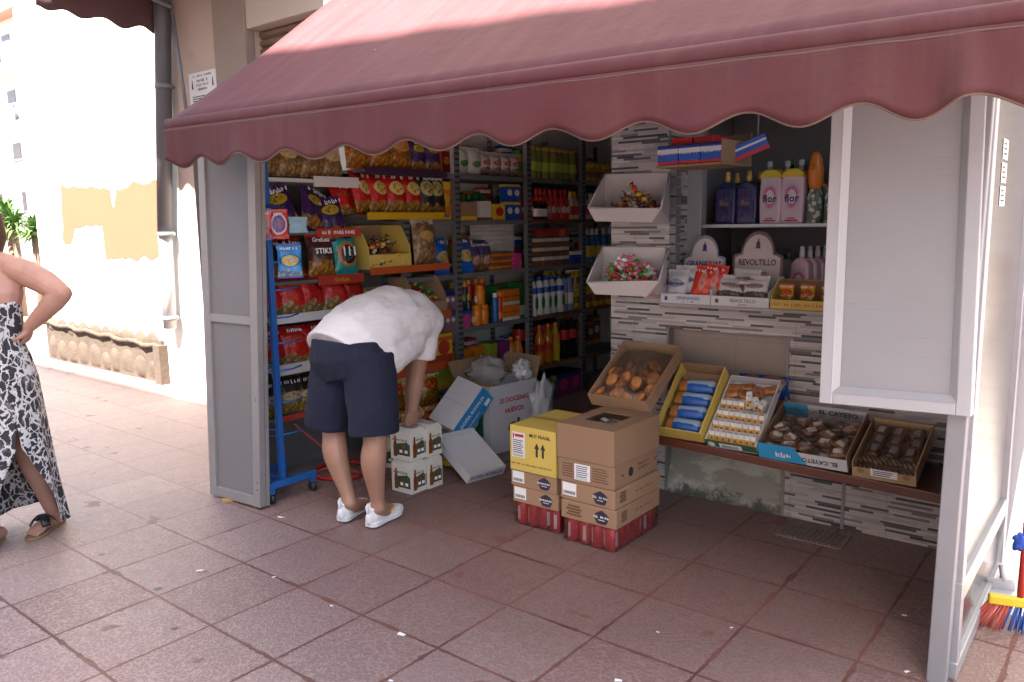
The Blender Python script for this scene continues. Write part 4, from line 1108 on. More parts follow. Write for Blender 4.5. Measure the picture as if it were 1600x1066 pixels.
# ================================================================ COUNTER AND WINDOW CABINET
cab = thing('window_cabinet', 'white framed shop window cabinet with a glass shelf above the tiled counter', 'cabinet', (2.6, 2.85, 1.06))
CB = (-2.6, -2.85, -1.06)
m = MB()
YW = 2.985
fx0, fx1 = gy(1070, 300, YW).x, gy(1096, 300, YW).x
m.bx(fx0, fx1, YW, YW + .07, 1.063, 2.25); m.bx(3.30, 3.40, YW, YW + .07, 1.063, 2.25); m.bx(fx1, 3.30, YW, YW + .06, 2.10, 2.25)
m.build('frame', M_white_alu, cab, loc=CB, bevel=.004)
m = MB(); m.bx(1.862, 3.40, 3.54, 3.56, 1.063, 2.25); m.bx(1.862, 1.88, 3.142, 3.539, 1.063, 2.25)
m.build('back_panel', mt('cabinet_back', (.20, .19, .195), .5), cab, loc=CB)
ZS = gy(1098, 352, YW).z
m = MB(); m.bx(fx1 + .004, 3.295, YW + .01, 3.535, ZS - .012, ZS); m.build('shelf', mt('glass_shelf', (.20, .25, .25), .12), cab, loc=CB)
m = MB(); m.bx(fx1 + .004, 3.295, YW + .002, YW + .009, ZS - .014, ZS + .003); m.build('shelf_edge', M_alu, cab, loc=CB)
SX = lambda px, y: gy(px, 350, y).x
# bottles in the cabinet
C_pblue = cm('indigo_bottle', (.022, .028, .09), .2); C_pgold = cm('gold_cap', (.55, .36, .08), .25)
flat = lambda w, d, h, sh: [(-w / 2, 0), (w / 2, 0), (w / 2 + .004, h * .5), (w / 2, h * sh), (w * .18, h), (-w * .18, h), (-w / 2, h * sh), (-w / 2 - .004, h * .5)]
def flatbottle(name, w, d, h, mat, label, cat, group, cap, capz, lab, text=None, tmat=None, tsz=.03, extra=None):
    def make():
        r = thing(name, label, cat, group=group)
        m = MB(); m.prism(flat(w, d, h, .88), -d / 2, d / 2); m.build('body', mat, r, bevel=.010)
        m = MB(); m.lathe([(capz[1], h - .002), (capz[1], h + capz[0] * .6), (capz[1] * .8, h + capz[0] * .62), (capz[1] * .8, h + capz[0])], 12); m.build('cap', cap, r)
        if lab:
            m = MB(); m.prism([(-w * .40, h * lab[0]), (w * .40, h * lab[0]), (w * .40, h * lab[1]), (-w * .40, h * lab[1])], -d / 2 - .0012, -d / 2 - .0004); l = m.build('front_label', lab[2], r)
            if text:
                m = MB(); put_text(m, text, tsz, (0, -d / 2 - .0022, h * (lab[0] * .45 + lab[1] * .55)), bold=True); m.build('lettering', tmat or M_print, l)
        if extra: extra(r)
        return r
    return first_or_copy(make)
g = G('indigo_label', .3); v = g.co('Generated'); z = g.xyz(v)[2]
g.base(g.mix(g.step(g.noise(v, 4, 4), .4, .65), lin((.03, .025, .10)), lin((.10, .08, .20)))); M_ilab = g.mat
p = flatbottle('indigo_softener_bottle', .115, .06, .225, C_pblue, 'dark indigo bottle with gold cap on the glass shelf beside the pink bottles', 'bottle', 'indigo bottles on the glass shelf', C_pgold, (.055, .014), (.08, .84, M_ilab), 'flor', mt('gold_print', (.30, .2, .10), .5), .04)
for px, y in ((1136, 3.06), (1169, 3.06), (1150, 3.20), (1186, 3.20), (1196, 3.14)): p((SX(px, y), y, ZS + .001), R(-8))
g = G('pink_flower_label', .35); v = g.co('Generated'); x, y, z = g.xyz(v)[:3]
dx = g.m('SUBTRACT', x, .5); dz = g.m('SUBTRACT', z, .60)
rr = g.m('SQRT', g.m('ADD', g.m('MULTIPLY', dx, dx), g.m('MULTIPLY', g.m('MULTIPLY', dz, dz), 2.2)))
nz = g.noise(v, 6, 4, .6)
c = g.mix(g.step(g.m('ADD', rr, g.m('MULTIPLY', nz, .5)), .74, .52), lin((.56, .46, .50)), lin((.52, .05, .22)))
c = g.mix(g.step(rr, .27, .24), c, lin((.62, .58, .60))); g.base(c); M_plab = g.mat
M_pinkb = cm('pink_bottle', (.56, .40, .45), .25); M_ycap = cm('yellow_cap', (.58, .42, .02), .3)
def ptop(w, d, h):
    def ex(r):
        m = MB(); m.prism([(-w * .52, h * .88), (w * .52, h * .88), (w * .5, h * .97), (w * .25, h + .012), (-w * .25, h + .012), (-w * .5, h * .97)], -d * .52, d * .52); m.build('shoulder_cap', M_ycap, r, bevel=.006)
        m = MB()
        m.bx(-w * .18, w * .18, -d / 2 - .002, -d / 2 - .0012, h * .10, h * .125); m.bx(-w * .3, w * .3, -d / 2 - .002, -d / 2 - .0012, h * .055, h * .085)
        m.build('fine_print', M_red, r)
    return ex
p = flatbottle('pink_softener_bottle', .105, .065, .25, M_pinkb, 'tall pink bottle with yellow top lettered flor on the glass shelf', 'bottle', 'pink bottles lettered flor', M_ycap, (.008, .02), (.04, .85, M_plab), 'flor', C_navy, .05, ptop(.105, .065, .25))
for px in (1206, 1240): p((SX(px, 3.05), 3.05, ZS + .001), R(-4), s=1.06)
g = G('floral_sleeve', .35); v = g.co(); vo = g.nd('TexVoronoi', {'Vector': v, 'Scale': 38.0}).outputs['Distance']
g.base(g.mix(g.step(vo, .38, .46), lin((.52, .54, .48)), lin((.12, .16, .10)))); M_flo = g.mat
p = botkind('trigger_bottle', [(.038, 0), (.042, .01), (.042, .13), (.026, .17), (.016, .19)], M_flo, 'floral sleeved bottle with orange trigger top at the right of the glass shelf', 'spray bottle', 'floral spray bottles', parts=False, cap=(.185, .20, .018, C_or))
o = p((SX(1272, 3.05), 3.05, ZS + .001)); p((SX(1284, 3.14), 3.14, ZS + .001)); p((SX(1300, 3.05), 3.05, ZS + .001))
m = MB(); m.tube([(0, 0, .195), (0, 0, .26), (0, -.004, .33)], [.034, .040, .026], 10, round_cap=True); m.tube([(0, -.02, .30), (-.008, -.055, .27)], .008, 6); m.build('trigger_head', C_or, o)
M_clb = glass_mat('clear_bottle', (.7, .75, .75), .05, .6)
p = botkind('clear_bottle', [(.03, 0), (.033, .006), (.033, .20), (.014, .26), (.012, .31)], M_clb, 'clear glass bottle with pale cap at the back of the glass shelf', 'bottle', 'clear bottles at the back', lab=(.06, .14, .0334, mt('dim_label', (.16, .17, .15), .5)), cap=(.305, .335, .014, C_cap))
for k in range(10): p((2.22 + k * .085, 3.24 + .03 * (k % 2), ZS + .001))
p = botkind('green_bottle', [(.03, 0), (.033, .006), (.033, .20), (.014, .27), (.012, .33)], cm('bottle_green', (.01, .05, .025), .1), 'dark green bottle at the back of the glass shelf', 'bottle', 'dark green bottles at the back', cap=(.325, .35, .014, C_gcap))
for k in range(6): p((2.26 + k * .14, 3.46, ZS + .001))
# bottles on the counter inside
p = flatbottle('small_pink_bottle', .085, .05, .20, M_pinkb, 'pink flower labelled bottle in the row on the counter under the glass shelf', 'bottle', 'pink bottles on the counter', C_cap, (.05, .012), (.06, .80, M_plab), 'flor', C_navy, .03)
for k in range(4): p((gy(1252 + k * 12, 440, 3.02 + k * .05).x, 3.02 + k * .05, 1.063), R(-12), s=1.15)
p = flatbottle('pale_bottle', .07, .05, .21, cm('pale_grey_bottle', (.42, .42, .44), .3), 'pale grey bottle with silver neck behind the display boxes on the counter', 'bottle', 'pale bottles on the counter', M_alu, (.06, .012), None)
for k in range(8): p((2.06 + k * .085, 3.28 + .02 * (k % 2), 1.063), R(rg.uniform(-10, 10)))
p = flatbottle('pale_bottle', .07, .05, .21, cm('pale_white_bottle', (.5, .5, .52), .3), 'white bottle with silver neck at the far right of the counter row', 'bottle', 'white bottles right of the pink row', M_alu, (.06, .012), (.1, .75, M_plab))
for k in range(5): p((2.64 + k * .08, 3.10 + .03 * k, 1.063), R(-8))
# blue and red packet tray hung high
tr = thing('hanging_tray', 'brown shelf tray of blue packets hung high under the awning', 'tray', (2.17, 2.52, 1.75))
m = MB(); T = Mx((0, 0, 0), R(-4))
m.bx(-.175, .175, -.14, .14, -.012, -.001, 0, T); m.bx(-.175, .175, .13, .14, 0, .14, 0, T); m.bx(.165, .175, -.139, .129, 0, .10, 0, T); m.build('tray', M_card_in, tr)
p = boxkind('blue_packet', .11, .22, .088, cm('tray_blue', (.02, .09, .42), .3), 'blue packet with white lettering lying in the high tray', 'packet', 'blue packets in the high tray', bands=((.55, .80, M_wprint), (0, .15, C_red), (.86, 1.0, C_navy)), text='~8', tsz=.02, tmat=M_wprint)
for k in range(3): p((2.055 + k * .115, 2.50 - .008 * k, 1.752), R(-4))
p = boxkind('red_packet', .10, .16, .035, C_red, 'flat red packet on top of the blue packets in the high tray', 'packet', 'red packets in the high tray')
for k in range(2): p((2.08 + k * .13, 2.53, 1.842), R(6 - 14 * k))
p = boxkind('choc_packet', .18, .05, .07, C_blue, 'blue packet leaning at the right end of the high tray', 'packet', None, bands=((.0, .3, C_red), (.6, .75, M_wprint))); p((2.385, 2.55, 1.78), R(38), 0, R(-22))
m = MB(); m.tube([(1.95, 2.6, 2.1), (1.95, 2.6, 1.84)], .006, 6); m.tube([(2.40, 2.6, 2.1), (2.40, 2.6, 1.80)], .006, 6); m.bx(1.62, 2.45, 2.56, 2.62, 1.995, 2.01)
o = m.build('hanger', M_steel, tr, loc=(-2.17, -2.52, -1.75))
red_bag = bagm('dark_red_bag', (.10, .012, .015), (.14, .05, .04), None)
p = bagkind('dark_red_packet', .16, .09, .06, red_bag, 'dark red packet on the hanger rail just under the awning edge', group='dark red packets under the awning')
for k in range(4): p((1.70 + k * .13, 2.58, 2.012), R(8 * (k % 2)))

# ================================================================ WHITE BINS ON THE PILLAR
M_bin = mt('white_plastic', (.54, .50, .49), .4, var=.04, scale=6)
def bin_(name, q, label):
    """angled bin: q maps (s, t, k) -> point; opens to the front and up"""
    (FL, FLb, FRb, FR, BL_, BR_) = q
    r = thing(name, label, 'bin', tuple(FLb))
    off = -Vector(FLb)
    FL, FLb, FRb, FR, BL_, BR_ = map(Vector, (FL, FLb, FRb, FR, BL_, BR_))
    bb = Vector((0, .03, 0)); BLb = Vector((BL_.x, BL_.y, FLb.z)); BRb = Vector((BR_.x, BR_.y, FRb.z))
    m = MB()
    m.add([FL, FLb, FRb, FR], [(0, 1, 2, 3)]); m.add([BL_, BLb, BRb, BR_], [(3, 2, 1, 0)])
    m.add([FL, BL_, BLb, FLb], [(0, 1, 2, 3)]); m.add([FR, FRb, BRb, BR_], [(0, 1, 2, 3)]); m.add([FLb, BLb, BRb, FRb], [(0, 1, 2, 3)])
    m.build('body', M_bin, r, loc=off, mods=[('SOLIDIFY', dict(thickness=.006, offset=0))])
    m = MB()
    m.tube([FL, FR], .005, 6); m.tube([FL, BL_], .005, 6); m.tube([FR, BR_], .005, 6); m.tube([BL_, BR_], .005, 6)
    m.build('rim', M_bin, r, loc=off)
    return r
def binpts(pfl, pflb, pfrb, pfr, pbl, pbr, yf=2.54, yb=2.765):
    return (gy(*pfl, yf - .03), gy(*pflb, yf), gy(*pfrb, yf), gy(*pfr, yf - .03), gy(*pbl, yb), gy(*pbr, yb))
bin_('sweet_bin', binpts((919, 325), (930, 345), (1018, 347), (1032, 327), (945, 273), (1046, 271)), 'white plastic bin with a few sweets, upper of the two on the pillar')
bin_('sweet_bin', binpts((917, 441), (930, 459), (1010, 463), (1030, 440), (941, 386), (1042, 388)), 'white plastic bin full of pink wrapped sweets, lower of the two on the pillar')
qa = gy(985, 331, 2.62); qb = gy(980, 436, 2.62)
sweets('caramel_sweets', 90, (.13, .08), [S_o, S_w, S_y, S_r, S_b], 'small heap of orange and white sweets in the upper white bin', 'sweets', Mx((1.73, 2.65, 1.515), R(0), R(8)), 8, (.040, .028, .024), pile=.14)
sweets('lollipop_sweets', 240, (.145, .075), [S_r, S_p, S_w, S_w, S_p, S_g], 'heap of pink white and red wrapped sweets in the lower white bin', 'sweets', Mx((1.715, 2.645, 1.135), R(0), R(14)), 9, (.040, .028, .024), pile=.17)

# ================================================================ DISPLAY BOXES ON THE COUNTER
def header_box(name, x0, x1, yf, zt, hf, hb, label, title, sub, mat_h, tmat, rim, hz):
    r = thing(name, label, 'display box', ((x0 + x1) / 2, yf + .08, zt))
    w = x1 - x0
    m = MB()
    m.bx(-w / 2, w / 2, -.08, .12, 0, .004); m.bx(-w / 2, w / 2, -.08, -.075, .004, hf); m.bx(-w / 2, w / 2, .115, .12, .004, hb)
    for s in (-1, 1):
        T = Matrix(((0, 1, 0, 0), (1, 0, 0, 0), (0, 0, 1, 0), (0, 0, 0, 1)))
        a, b = (-w / 2, -w / 2 + .004) if s < 0 else (w / 2 - .004, w / 2)
        m.prism([(-.075, .004), (.115, .004), (.115, hb), (-.075, hf + .03)], a, b, 0, T)
    m.build('box', M_wcard, r)
    # arched header card, leaning back
    hw = w * .44
    def arch(k, sc=1.0, up=0):
        pts = [(-hw * sc, hb - .03 + up), (hw * sc, hb - .03 + up), (hw * sc, hb + hz * .45 - up), (hw * sc * .82, hb + hz * .5 - up)]
        pts += [(hw * sc * .66 * math.cos(a), hb + hz * .5 + hz * .5 * sc * math.sin(a) - up * .6) for a in [math.pi * q / 12 for q in range(0, 13)]]
        pts += [(-hw * sc * .82, hb + hz * .5 - up), (-hw * sc, hb + hz * .45 - up)]
        return pts
    T = Mx((0, .118, 0), 0, R(-6))
    m = MB(); m.prism(arch(0), 0, .004, 0, T); hd = m.build('header_card', rim, r)
    m = MB(); m.prism(arch(0, .90, .010), -.0012, -.0002, 0, T); m.build('face', mat_h, hd)
    m = MB(); put_text(m, title, .052 if len(title) < 9 else .043, (0, -.003, hb + hz * .30), 0, T, True, sx=.82); put_text(m, sub, .03, (0, -.003, hb + hz * .08), 0, T)
    m.lathe([(0.001, 0), (.012, 0.0005), (.012, .001)], 8, 0, T @ Matrix.Translation((0, -.002, hb + hz * .72)) @ FRONT)
    m.prism([(-.004, hb + hz * .62), (.004, hb + hz * .62), (.014, hb + hz * .60), (0, hb + hz * .86), (-.014, hb + hz * .60)], -.003, -.002, 0, T)
    m.build('lettering', tmat, hd)
    m = MB(); put_text(m, title, .026, (w * .06, -.082, hf * .58), sx=.9); put_text(m, sub.lower(), .014, (w * .06, -.082, hf * .22)); m.bx(-w * .42, -w * .36, -.0815, -.0805, hf * .3, hf * .7)
    m.build('lettering', tmat, r)
    return r
M_hblue = mt('header_grey_blue', (.22, .24, .33), .5); M_hbrown = mt('header_brown', (.16, .095, .085), .5); M_hface = mt('header_face', (.52, .47, .46), .5, var=.04)
M_tblue = mt('title_blue', (.02, .045, .26), .5); M_tbrown = mt('title_brown', (.14, .035, .03), .5)
ZC = 1.062
YH = 2.76
ca = gy(1024, 470, 2.68); cb = gy(1109, 477, 2.68); cc = gy(1201, 484, 2.68); ca.x = max(ca.x, 1.868)
header_box('snack_display_box', ca.x, cb.x, YH - .08, ZC, .05, .13, 'white display box with arched card lettered GRANAINAS on the counter', 'GRANAINAS', '~8', M_hface, M_tblue, M_hblue, .22)
header_box('snack_display_box', cb.x + .004, cc.x, YH - .08, ZC, .05, .14, 'white display box with brown arched card lettered REVOLTILLO on the counter', 'REVOLTILLO', 'Granaino', M_hface, M_tbrown, M_hbrown, .23)
B_white = bagm('white_snack_bag', (.46, .46, .48), (.30, .30, .36), (.30, .26, .24), bz=.55, br=(.34, .14), fz=.2)
B_rw = bagm('red_snack_bag', (.50, .035, .02), (.55, .25, .2), (.30, .16, .12), bz=.6, br=(.15, .28), fz=.15)
B_wb = bagm('white_brown_bag', (.46, .44, .42), (.34, .28, .26), (.16, .08, .05), bz=.62, br=(.34, .10), fz=.42)
p = bagkind('white_snack_bag', .125, .17, .05, B_white, 'silver white snack bag with blue lettering in the GRANAINAS box', group='white bags in the GRANAINAS box', text='GRANAINAS', tmat=M_tblue, tsz=.02, tz=.52)
for k, (x, a) in enumerate(((ca.x + .065, 6), (ca.x + .10, 14))): p((x, 2.715 + .035 * k, ZC + .008 + .02 * k), R(a - 8), R(-14))
p = bagkind('red_snack_bag', .12, .19, .05, B_rw, 'glossy red snack bag at the right of the GRANAINAS box', group='red bags in the GRANAINAS box')
for k, (x, a) in enumerate(((ca.x + .20, 12), (ca.x + .255, 20))): p((x, 2.71 + .02 * k, ZC + .008 + .012 * k), R(a - 8), R(-14), R(9))
p = bagkind('white_brown_bag', .14, .15, .05, B_wb, 'white and brown snack bag in the REVOLTILLO box', group='bags in the REVOLTILLO box', text='REVOLTILLO', tmat=M_tbrown, tsz=.017, tz=.62)
for k, (x, a) in enumerate(((cb.x + .08, 10), (cb.x + .21, -4), (cb.x + .145, 4))): p((x, 2.72 + .03 * (k == 2), ZC + .008 + .03 * (k == 2)), R(a), R(-20), R(a * .6))
r = open_box('sweet_carton', .30, .20, .13, .045, M_ycard, M_card_in, 'yellow fronted carton with orange sweet packets at the right end of the counter', 'display box', (cc.x + .155, 2.785, ZC), R(0))
m = MB()
for k in range(3): put_text(m, '~6', .026, (-.1 + k * .1, -.102, .022))
m.build('lettering', M_ostrip, r)
p = bagkind('cone_packet', .075, .11, .03, B_yr, 'orange and yellow cone packet standing in the yellow fronted carton', group='cone packets in the carton')
for k in range(3): p((cc.x + .06 + k * .1, 2.735, ZC + .01), R(-5), R(-10))

# ================================================================ LOW TABLE AND ITS TRAYS
M_mahog = mt('mahogany_board', (.105, .030, .016), .35, var=.25, scale=7, coat=.3)
YT = 2.385
fa = gy(1026, 681, YT); fb_ = gy(1481, 775, YT)
def ztab(x): return fa.z + (x - fa.x) * (fb_.z - fa.z) / (fb_.x - fa.x)
tb = thing('display_table', 'low dark mahogany table board fixed along the foot of the mosaic counter', 'table', ((fa.x + fb_.x) / 2, 2.58, 0))
TO = (-(fa.x + fb_.x) / 2, -2.58, 0)
m = MB()
x0, x1 = fa.x, 3.385
vs = [(x0, YT, ztab(x0) - .04), (x1, YT, ztab(x1) - .04), (x1, YC - .002, ztab(x1) - .04), (x0, YC - .002, ztab(x0) - .04), (x0, YT, ztab(x0)), (x1, YT, ztab(x1)), (x1, YC - .002, ztab(x1)), (x0, YC - .002, ztab(x0))]
m.add(vs, [(3, 2, 1, 0), (4, 5, 6, 7), (0, 1, 5, 4), (1, 2, 6, 5), (2, 3, 7, 6), (3, 0, 4, 7)])
m.build('table_top', M_mahog, tb, loc=TO, bevel=.004)
m = MB(); m.bx(3.25, 3.32, 2.72, YC - .003, .10, ztab(3.3) - .041); m.build('bracket', mt('navy_bracket', (.012, .016, .03), .5), tb, loc=TO)

def tray_frame(x0, x1, yf, zf, th):
    return Matrix.Translation((x0, yf, zf)) @ Euler((th, 0, 0)).to_matrix().to_4x4(), x1 - x0
def tray(name, T, w, L, h, mo, mi_, label, front_h=None, extra=None, band=None):
    """open carton; local x across, y up the slope, z out of the carton"""
    r = thing(name, label, 'carton'); r.matrix_world = T
    t = .005; fh = front_h or h
    m = MB(); m.bx(0, w, 0, L, 0, t); m.build('base', mi_, r)
    m = MB(); m.bx(0, w, 0, t, t, fh); fr = m.build('front_wall', band or mo, r)
    m = MB(); m.bx(0, w, L - t, L, t, h); m.build('back_wall', mi_, r)
    for a in (0, w - t):
        m = MB(); m.bx(a, a + t, t, L - t, t, h); m.build('side_wall', mo, r)
    if extra: extra(r, fr, w, L, h)
    return r
def put(kind, T, p, rz=0, rx=0, ry=0, label=None, s=1):
    o = kind((0, 0, 0), 0, 0, 0, 1, label)
    o.matrix_world = T @ Mx(p, rz, rx, ry) @ Matrix.Scale(s, 4)
    return o
# T1 muffins in a plain brown carton
T1, w1 = tray_frame(1.70, 2.035, 2.27, .567, R(33))
tray('carton_tray', T1, w1, .42, .075, M_card, M_card_in, 'plain brown carton propped on the right box stack holding a clear bag of muffins')
g = G('muffin', .75); o_ = g.co(); z = g.xyz(o_)[2]
g.base(g.mix(g.step(g.m('ADD', z, g.m('MULTIPLY', g.noise(o_, 60, 3), .012)), .008, .024), lin((.52, .34, .17)), g.mix(g.step(g.noise(o_, 34, 4), .35, .65), lin((.46, .19, .05)), lin((.30, .09, .022))))); g.bump(g.noise(o_, 80, 3), .5, .004); M_muf = g.mat
def mk_muffin():
    m = MB(); m.lathe([(.023, 0), (.031, .020), (.039, .025), (.039, .031), (.031, .040), (.018, .045), (.004, .046)], 14)
    return tag(m.build('muffin', M_muf), 'golden brown muffin in the clear bag in the brown carton', 'muffin', 'muffins in the clear bag')
p = first_or_copy(mk_muffin)
r_ = random.Random(4)
for j in range(4):
    for i in range(4):
        if (i, j) in ((0, 3), (3, 3)): continue
        put(p, T1, (.055 + i * .074 + r_.uniform(-.01, .01), .06 + j * .072 + r_.uniform(-.01, .01), .008 + r_.uniform(0, .012)), r_.uniform(0, 6), r_.uniform(-.9, .9), r_.uniform(-.9, .9), s=1.08)
for i in range(3): put(p, T1, (.09 + i * .07, .13 + .03 * (i % 2), .048), 0, .4, -.4)
m = MB(); m.sheet(lambda u, v: (.015 + u * (w1 - .03), .01 + v * .40, .012 + (.085 + .012 * mnoise.noise(Vector((u * 9, v * 9, 1)))) * (math.sin(math.pi * u) ** .4) * (math.sin(math.pi * min(1, v * 1.02)) ** .4)), 26, 30)
o = m.build('clear_bag', M_film); tag(o, 'crinkled clear plastic bag wrapped over the muffins', 'bag'); o.matrix_world = T1
# T2 yellow carton, blue cake packets
T2, w2 = tray_frame(2.02, 2.262, 2.40, ztab(2.1) + .002, R(45))
def ex2(r, fr, w, L, h):
    m = MB(); m.tube([(w * .1, -.001, h * .45), (w * .25, -.001, h * .3), (w * .5, -.001, h * .32)], .0012, 4); m.build('printed_line', M_card, fr)
tray('carton_tray', T2, w2, .40, .085, M_ycard, M_card_in, 'yellow sided carton of blue and white cake packets on the low table', extra=ex2)
g = G('blue_cake_label', .3); v = g.co('Generated'); x, y, z = g.xyz(v)[:3]
c = g.mix(g.step(g.m('ADD', y, g.m('MULTIPLY', g.noise(v, 4, 3), .5)), .72, .78), lin((.02, .10, .36)), lin((.32, .42, .54)))
c = g.mix(g.step(x, .26, .24), c, lin((.42, .17, .05))); g.base(c); g.bump(g.noise(g.co(), 60, 3), .4, .003); M_bcake = g.mat
def mk_cake():
    m = MB(); m.tube([(-.095, 0, .025), (-.08, 0, .025), (.08, 0, .025), (.095, 0, .025)], [.006, .024, .024, .006], 12, ry=[.030, .036, .036, .030], up=(0, 0, 1))
    return tag(m.build('cake_packet', M_bcake), 'blue and white wrapped cake packet lying in the yellow carton', 'packet', 'cake packets in the yellow carton')
p = first_or_copy(mk_cake)
for j in range(4): put(p, T2, (w2 * .50, .06 + j * .075, .012 + .004 * j), R(r_.uniform(-4, 4)), 0, 0)
m = MB(); m.sheet(lambda u, v: (.008 + u * .05, .03 + v * .31, .03 + .022 * mnoise.noise(Vector((u * 5, v * 12, 5))) + .02 * math.sin(math.pi * u)), 8, 26)
o = m.build('clear_film', M_film); tag(o, 'strip of crinkled clear film along the left of the blue cake packets', 'film'); o.matrix_world = T2
# T3 green edged carton with small white and orange packs
T3, w3 = tray_frame(2.275, 2.525, 2.40, ztab(2.4) + .002, R(42))
def ex3(r, fr, w, L, h):
    m = MB(); m.bx(w * .28, w * .72, -.002, -.0005, h * .2, h * .8); l = m.build('label', M_wprint, fr)
    m = MB(); m.lathe([(.001, 0), (.018, .0005), (.018, .001)], 10, 0, Matrix.Translation((w * .12, -.0005, h * .5)) @ FRONT); m.build('badge', M_wprint, fr)
    m = MB()
    for k in range(3): m.bx(w * .33, w * .66, -.003, -.0021, h * (.3 + .15 * k), h * (.35 + .15 * k))
    m.build('fine_print', M_print, l)
tray('carton_tray', T3, w3, .40, .05, M_wcard, M_wcard, 'white carton with green front holding rows of tiny white and orange packs', extra=ex3, band=mt('green_carton', (.035, .12, .05), .6))
def mk_mini():
    m = MB(); m.bx(-.013, .013, -.020, .020, 0, .05); m.bx(-.0133, .0133, -.0203, .004, .046, .0505, 1)
    m.bx(-.0133, .0133, -.0206, -.0200, .0, .03, 2); m.lathe([(.001, 0), (.0055, .0004), (.0055, .0008)], 8, 3, Matrix.Translation((0, -.0206, .017)) @ FRONT)
    m.lathe([(.001, 0), (.004, .0004), (.004, .0008)], 8, 4, Matrix.Translation((0, -.008, .0506)))
    return tag(m.build('mini_pack', [cm('mini_white', (.58, .57, .53)), M_wprint, cm('mini_orange', (.52, .25, .06)), M_green, M_print]), 'tiny white topped pack with orange front in a row of the green fronted carton', 'mini pack', 'tiny packs in the green fronted carton')
p = first_or_copy(mk_mini)
for j in range(4):
    for i in range(8):
        if j == 3 and i > 3: continue
        put(p, T3, (.022 + i * .0295, .035 + j * .062, .010 + r_.uniform(0, .003)), R(r_.uniform(-3, 3)), R(-34), 0)
for i in range(4): put(p, T3, (.15 + .028 * (i % 3), .225 + .03 * (i // 3), .03 + .02 * (i % 2)), R(r_.uniform(-50, 50)), R(r_.uniform(-60, 10)), R(r_.uniform(-20, 20)))
def wrapped(name, size, mats, label, cat, group, lab=True):
    def mk():
        m = MB(); sx, sy, sz = size
        m.tube([(-sx * .62, 0, sz * .5), (-sx * .5, 0, sz * .5), (-sx * .44, 0, sz * .5), (sx * .44, 0, sz * .5), (sx * .5, 0, sz * .5), (sx * .62, 0, sz * .5)], [sz * .1, sz * .3, sz * .5, sz * .5, sz * .3, sz * .1], 10, ry=[sy * .4, sy * .46, sy * .5, sy * .5, sy * .46, sy * .4], up=(0, 0, 1))
        if lab: m.bx(-sx * .3, sx * .3, -sy * .25, sy * .25, sz * .985, sz * 1.01, 1)
        return tag(m.build(name, mats), label, cat, group)
    return first_or_copy(mk)
M_bun = mt('glazed_bun', (.33, .12, .035), .3, var=.3, scale=40, coat=.6)
p = wrapped('bun_packet', (.062, .05, .035), [M_bun, M_wprint], 'small glazed brown bun packet at the back of the green fronted carton', 'packet', 'bun packets in the green fronted carton', False)
for i in range(4): put(p, T3, (.035 + i * .06, .335 + .012 * (i % 2), .012), R(r_.uniform(-25, 25)), 0, 0)
for i in range(3): put(p, T3, (.04 + i * .055, .29, .02), R(r_.uniform(-25, 25)), R(-15), 0)
# blue packets standing in the niche behind
p = bagkind('blue_bread_packet', .16, .12, .07, bagm('blue_bread', (.02, .07, .33), (.30, .13, .05), None, bz=.75, br=(.42, .25)), 'blue bag of brown buns lying in the niche behind the green fronted carton', 'bag', 'blue bags in the niche')
for x in (2.36, 2.455): p((x, 2.775, .60), R(r_.uniform(-8, 8)), R(10))
mb_n = MB(); mb_n.bx(2.24, 2.50, 2.72, YC + .055, ztab(2.4) + .001, .60); tag(mb_n.build('carton', M_card, bevel=.002), 'plain brown carton in the niche carrying the blue bun bags', 'carton')
# T4 blue and white carton of wrapped cakes
T4, w4 = tray_frame(2.535, 2.925, 2.395, ztab(2.7) + .002, R(22))
def ex4(r, fr, w, L, h):
    m = MB(); m.bx(0, w * .42, -.0015, -.0002, .001, h); m.bx(.006, w * .30, L - .0065, L - .0052, h * .1, h, 0)
    m.prism([(w * .42, .001), (w * .56, .001), (w * .42, h)], -.0015, -.0002); m.build('blue_print', M_cyan, r)
    m = MB(); T = Mx((0, 0, 0)); put_text(m, 'EL CAYETO', .034, (w * .66, L - .0085, h * .66), bold=True)
    put_text(m, 'EL CAYETO', .030, (-w * .70, -.0025, -h * .36), 0, Euler((0, R(180), 0)).to_matrix().to_4x4(), True) if True else None
    m.build('lettering', M_print, r)
    m = MB(); put_text(m, '~3', .04, (w * .3, -.003, h * .4), bold=True); m.build('lettering', M_wprint, r)
tray('carton_tray', T4, w4, .345, .085, M_card, M_wcard, 'blue and white carton lettered EL CAYETO full of wrapped brown cakes', extra=ex4, front_h=.06, band=M_wcard)
p = wrapped('wrapped_cake', (.066, .052, .036), [mt('brown_cake', (.22, .10, .045), .4, var=.4, scale=60, coat=.5), cm('cake_lab', (.42, .36, .33))], 'film wrapped brown cake in the EL CAYETO carton', 'cake', 'wrapped cakes in the EL CAYETO carton')
for k in range(2):
    for j in range(5):
        for i in range(5):
            if k and ((i + j) % 3 == 0 or j > 3): continue
            put(p, T4, (.045 + i * .074 + r_.uniform(-.01, .01), .045 + j * .060 + r_.uniform(-.008, .008), .008 + k * .033), R(r_.uniform(-40, 40)), R(r_.uniform(-18, 18)), R(r_.uniform(-18, 18)))
for k in range(12):
    pass
m = MB(); m.sheet(lambda u, v: (.012 + u * (w4 - .024), .012 + v * .31, .074 + .020 * mnoise.noise(Vector((u * 13, v * 12, 2)))), 40, 34)
o = m.build('clear_film', M_film); tag(o, 'crumpled clear film over the cakes in the EL CAYETO carton', 'film'); o.matrix_world = T4
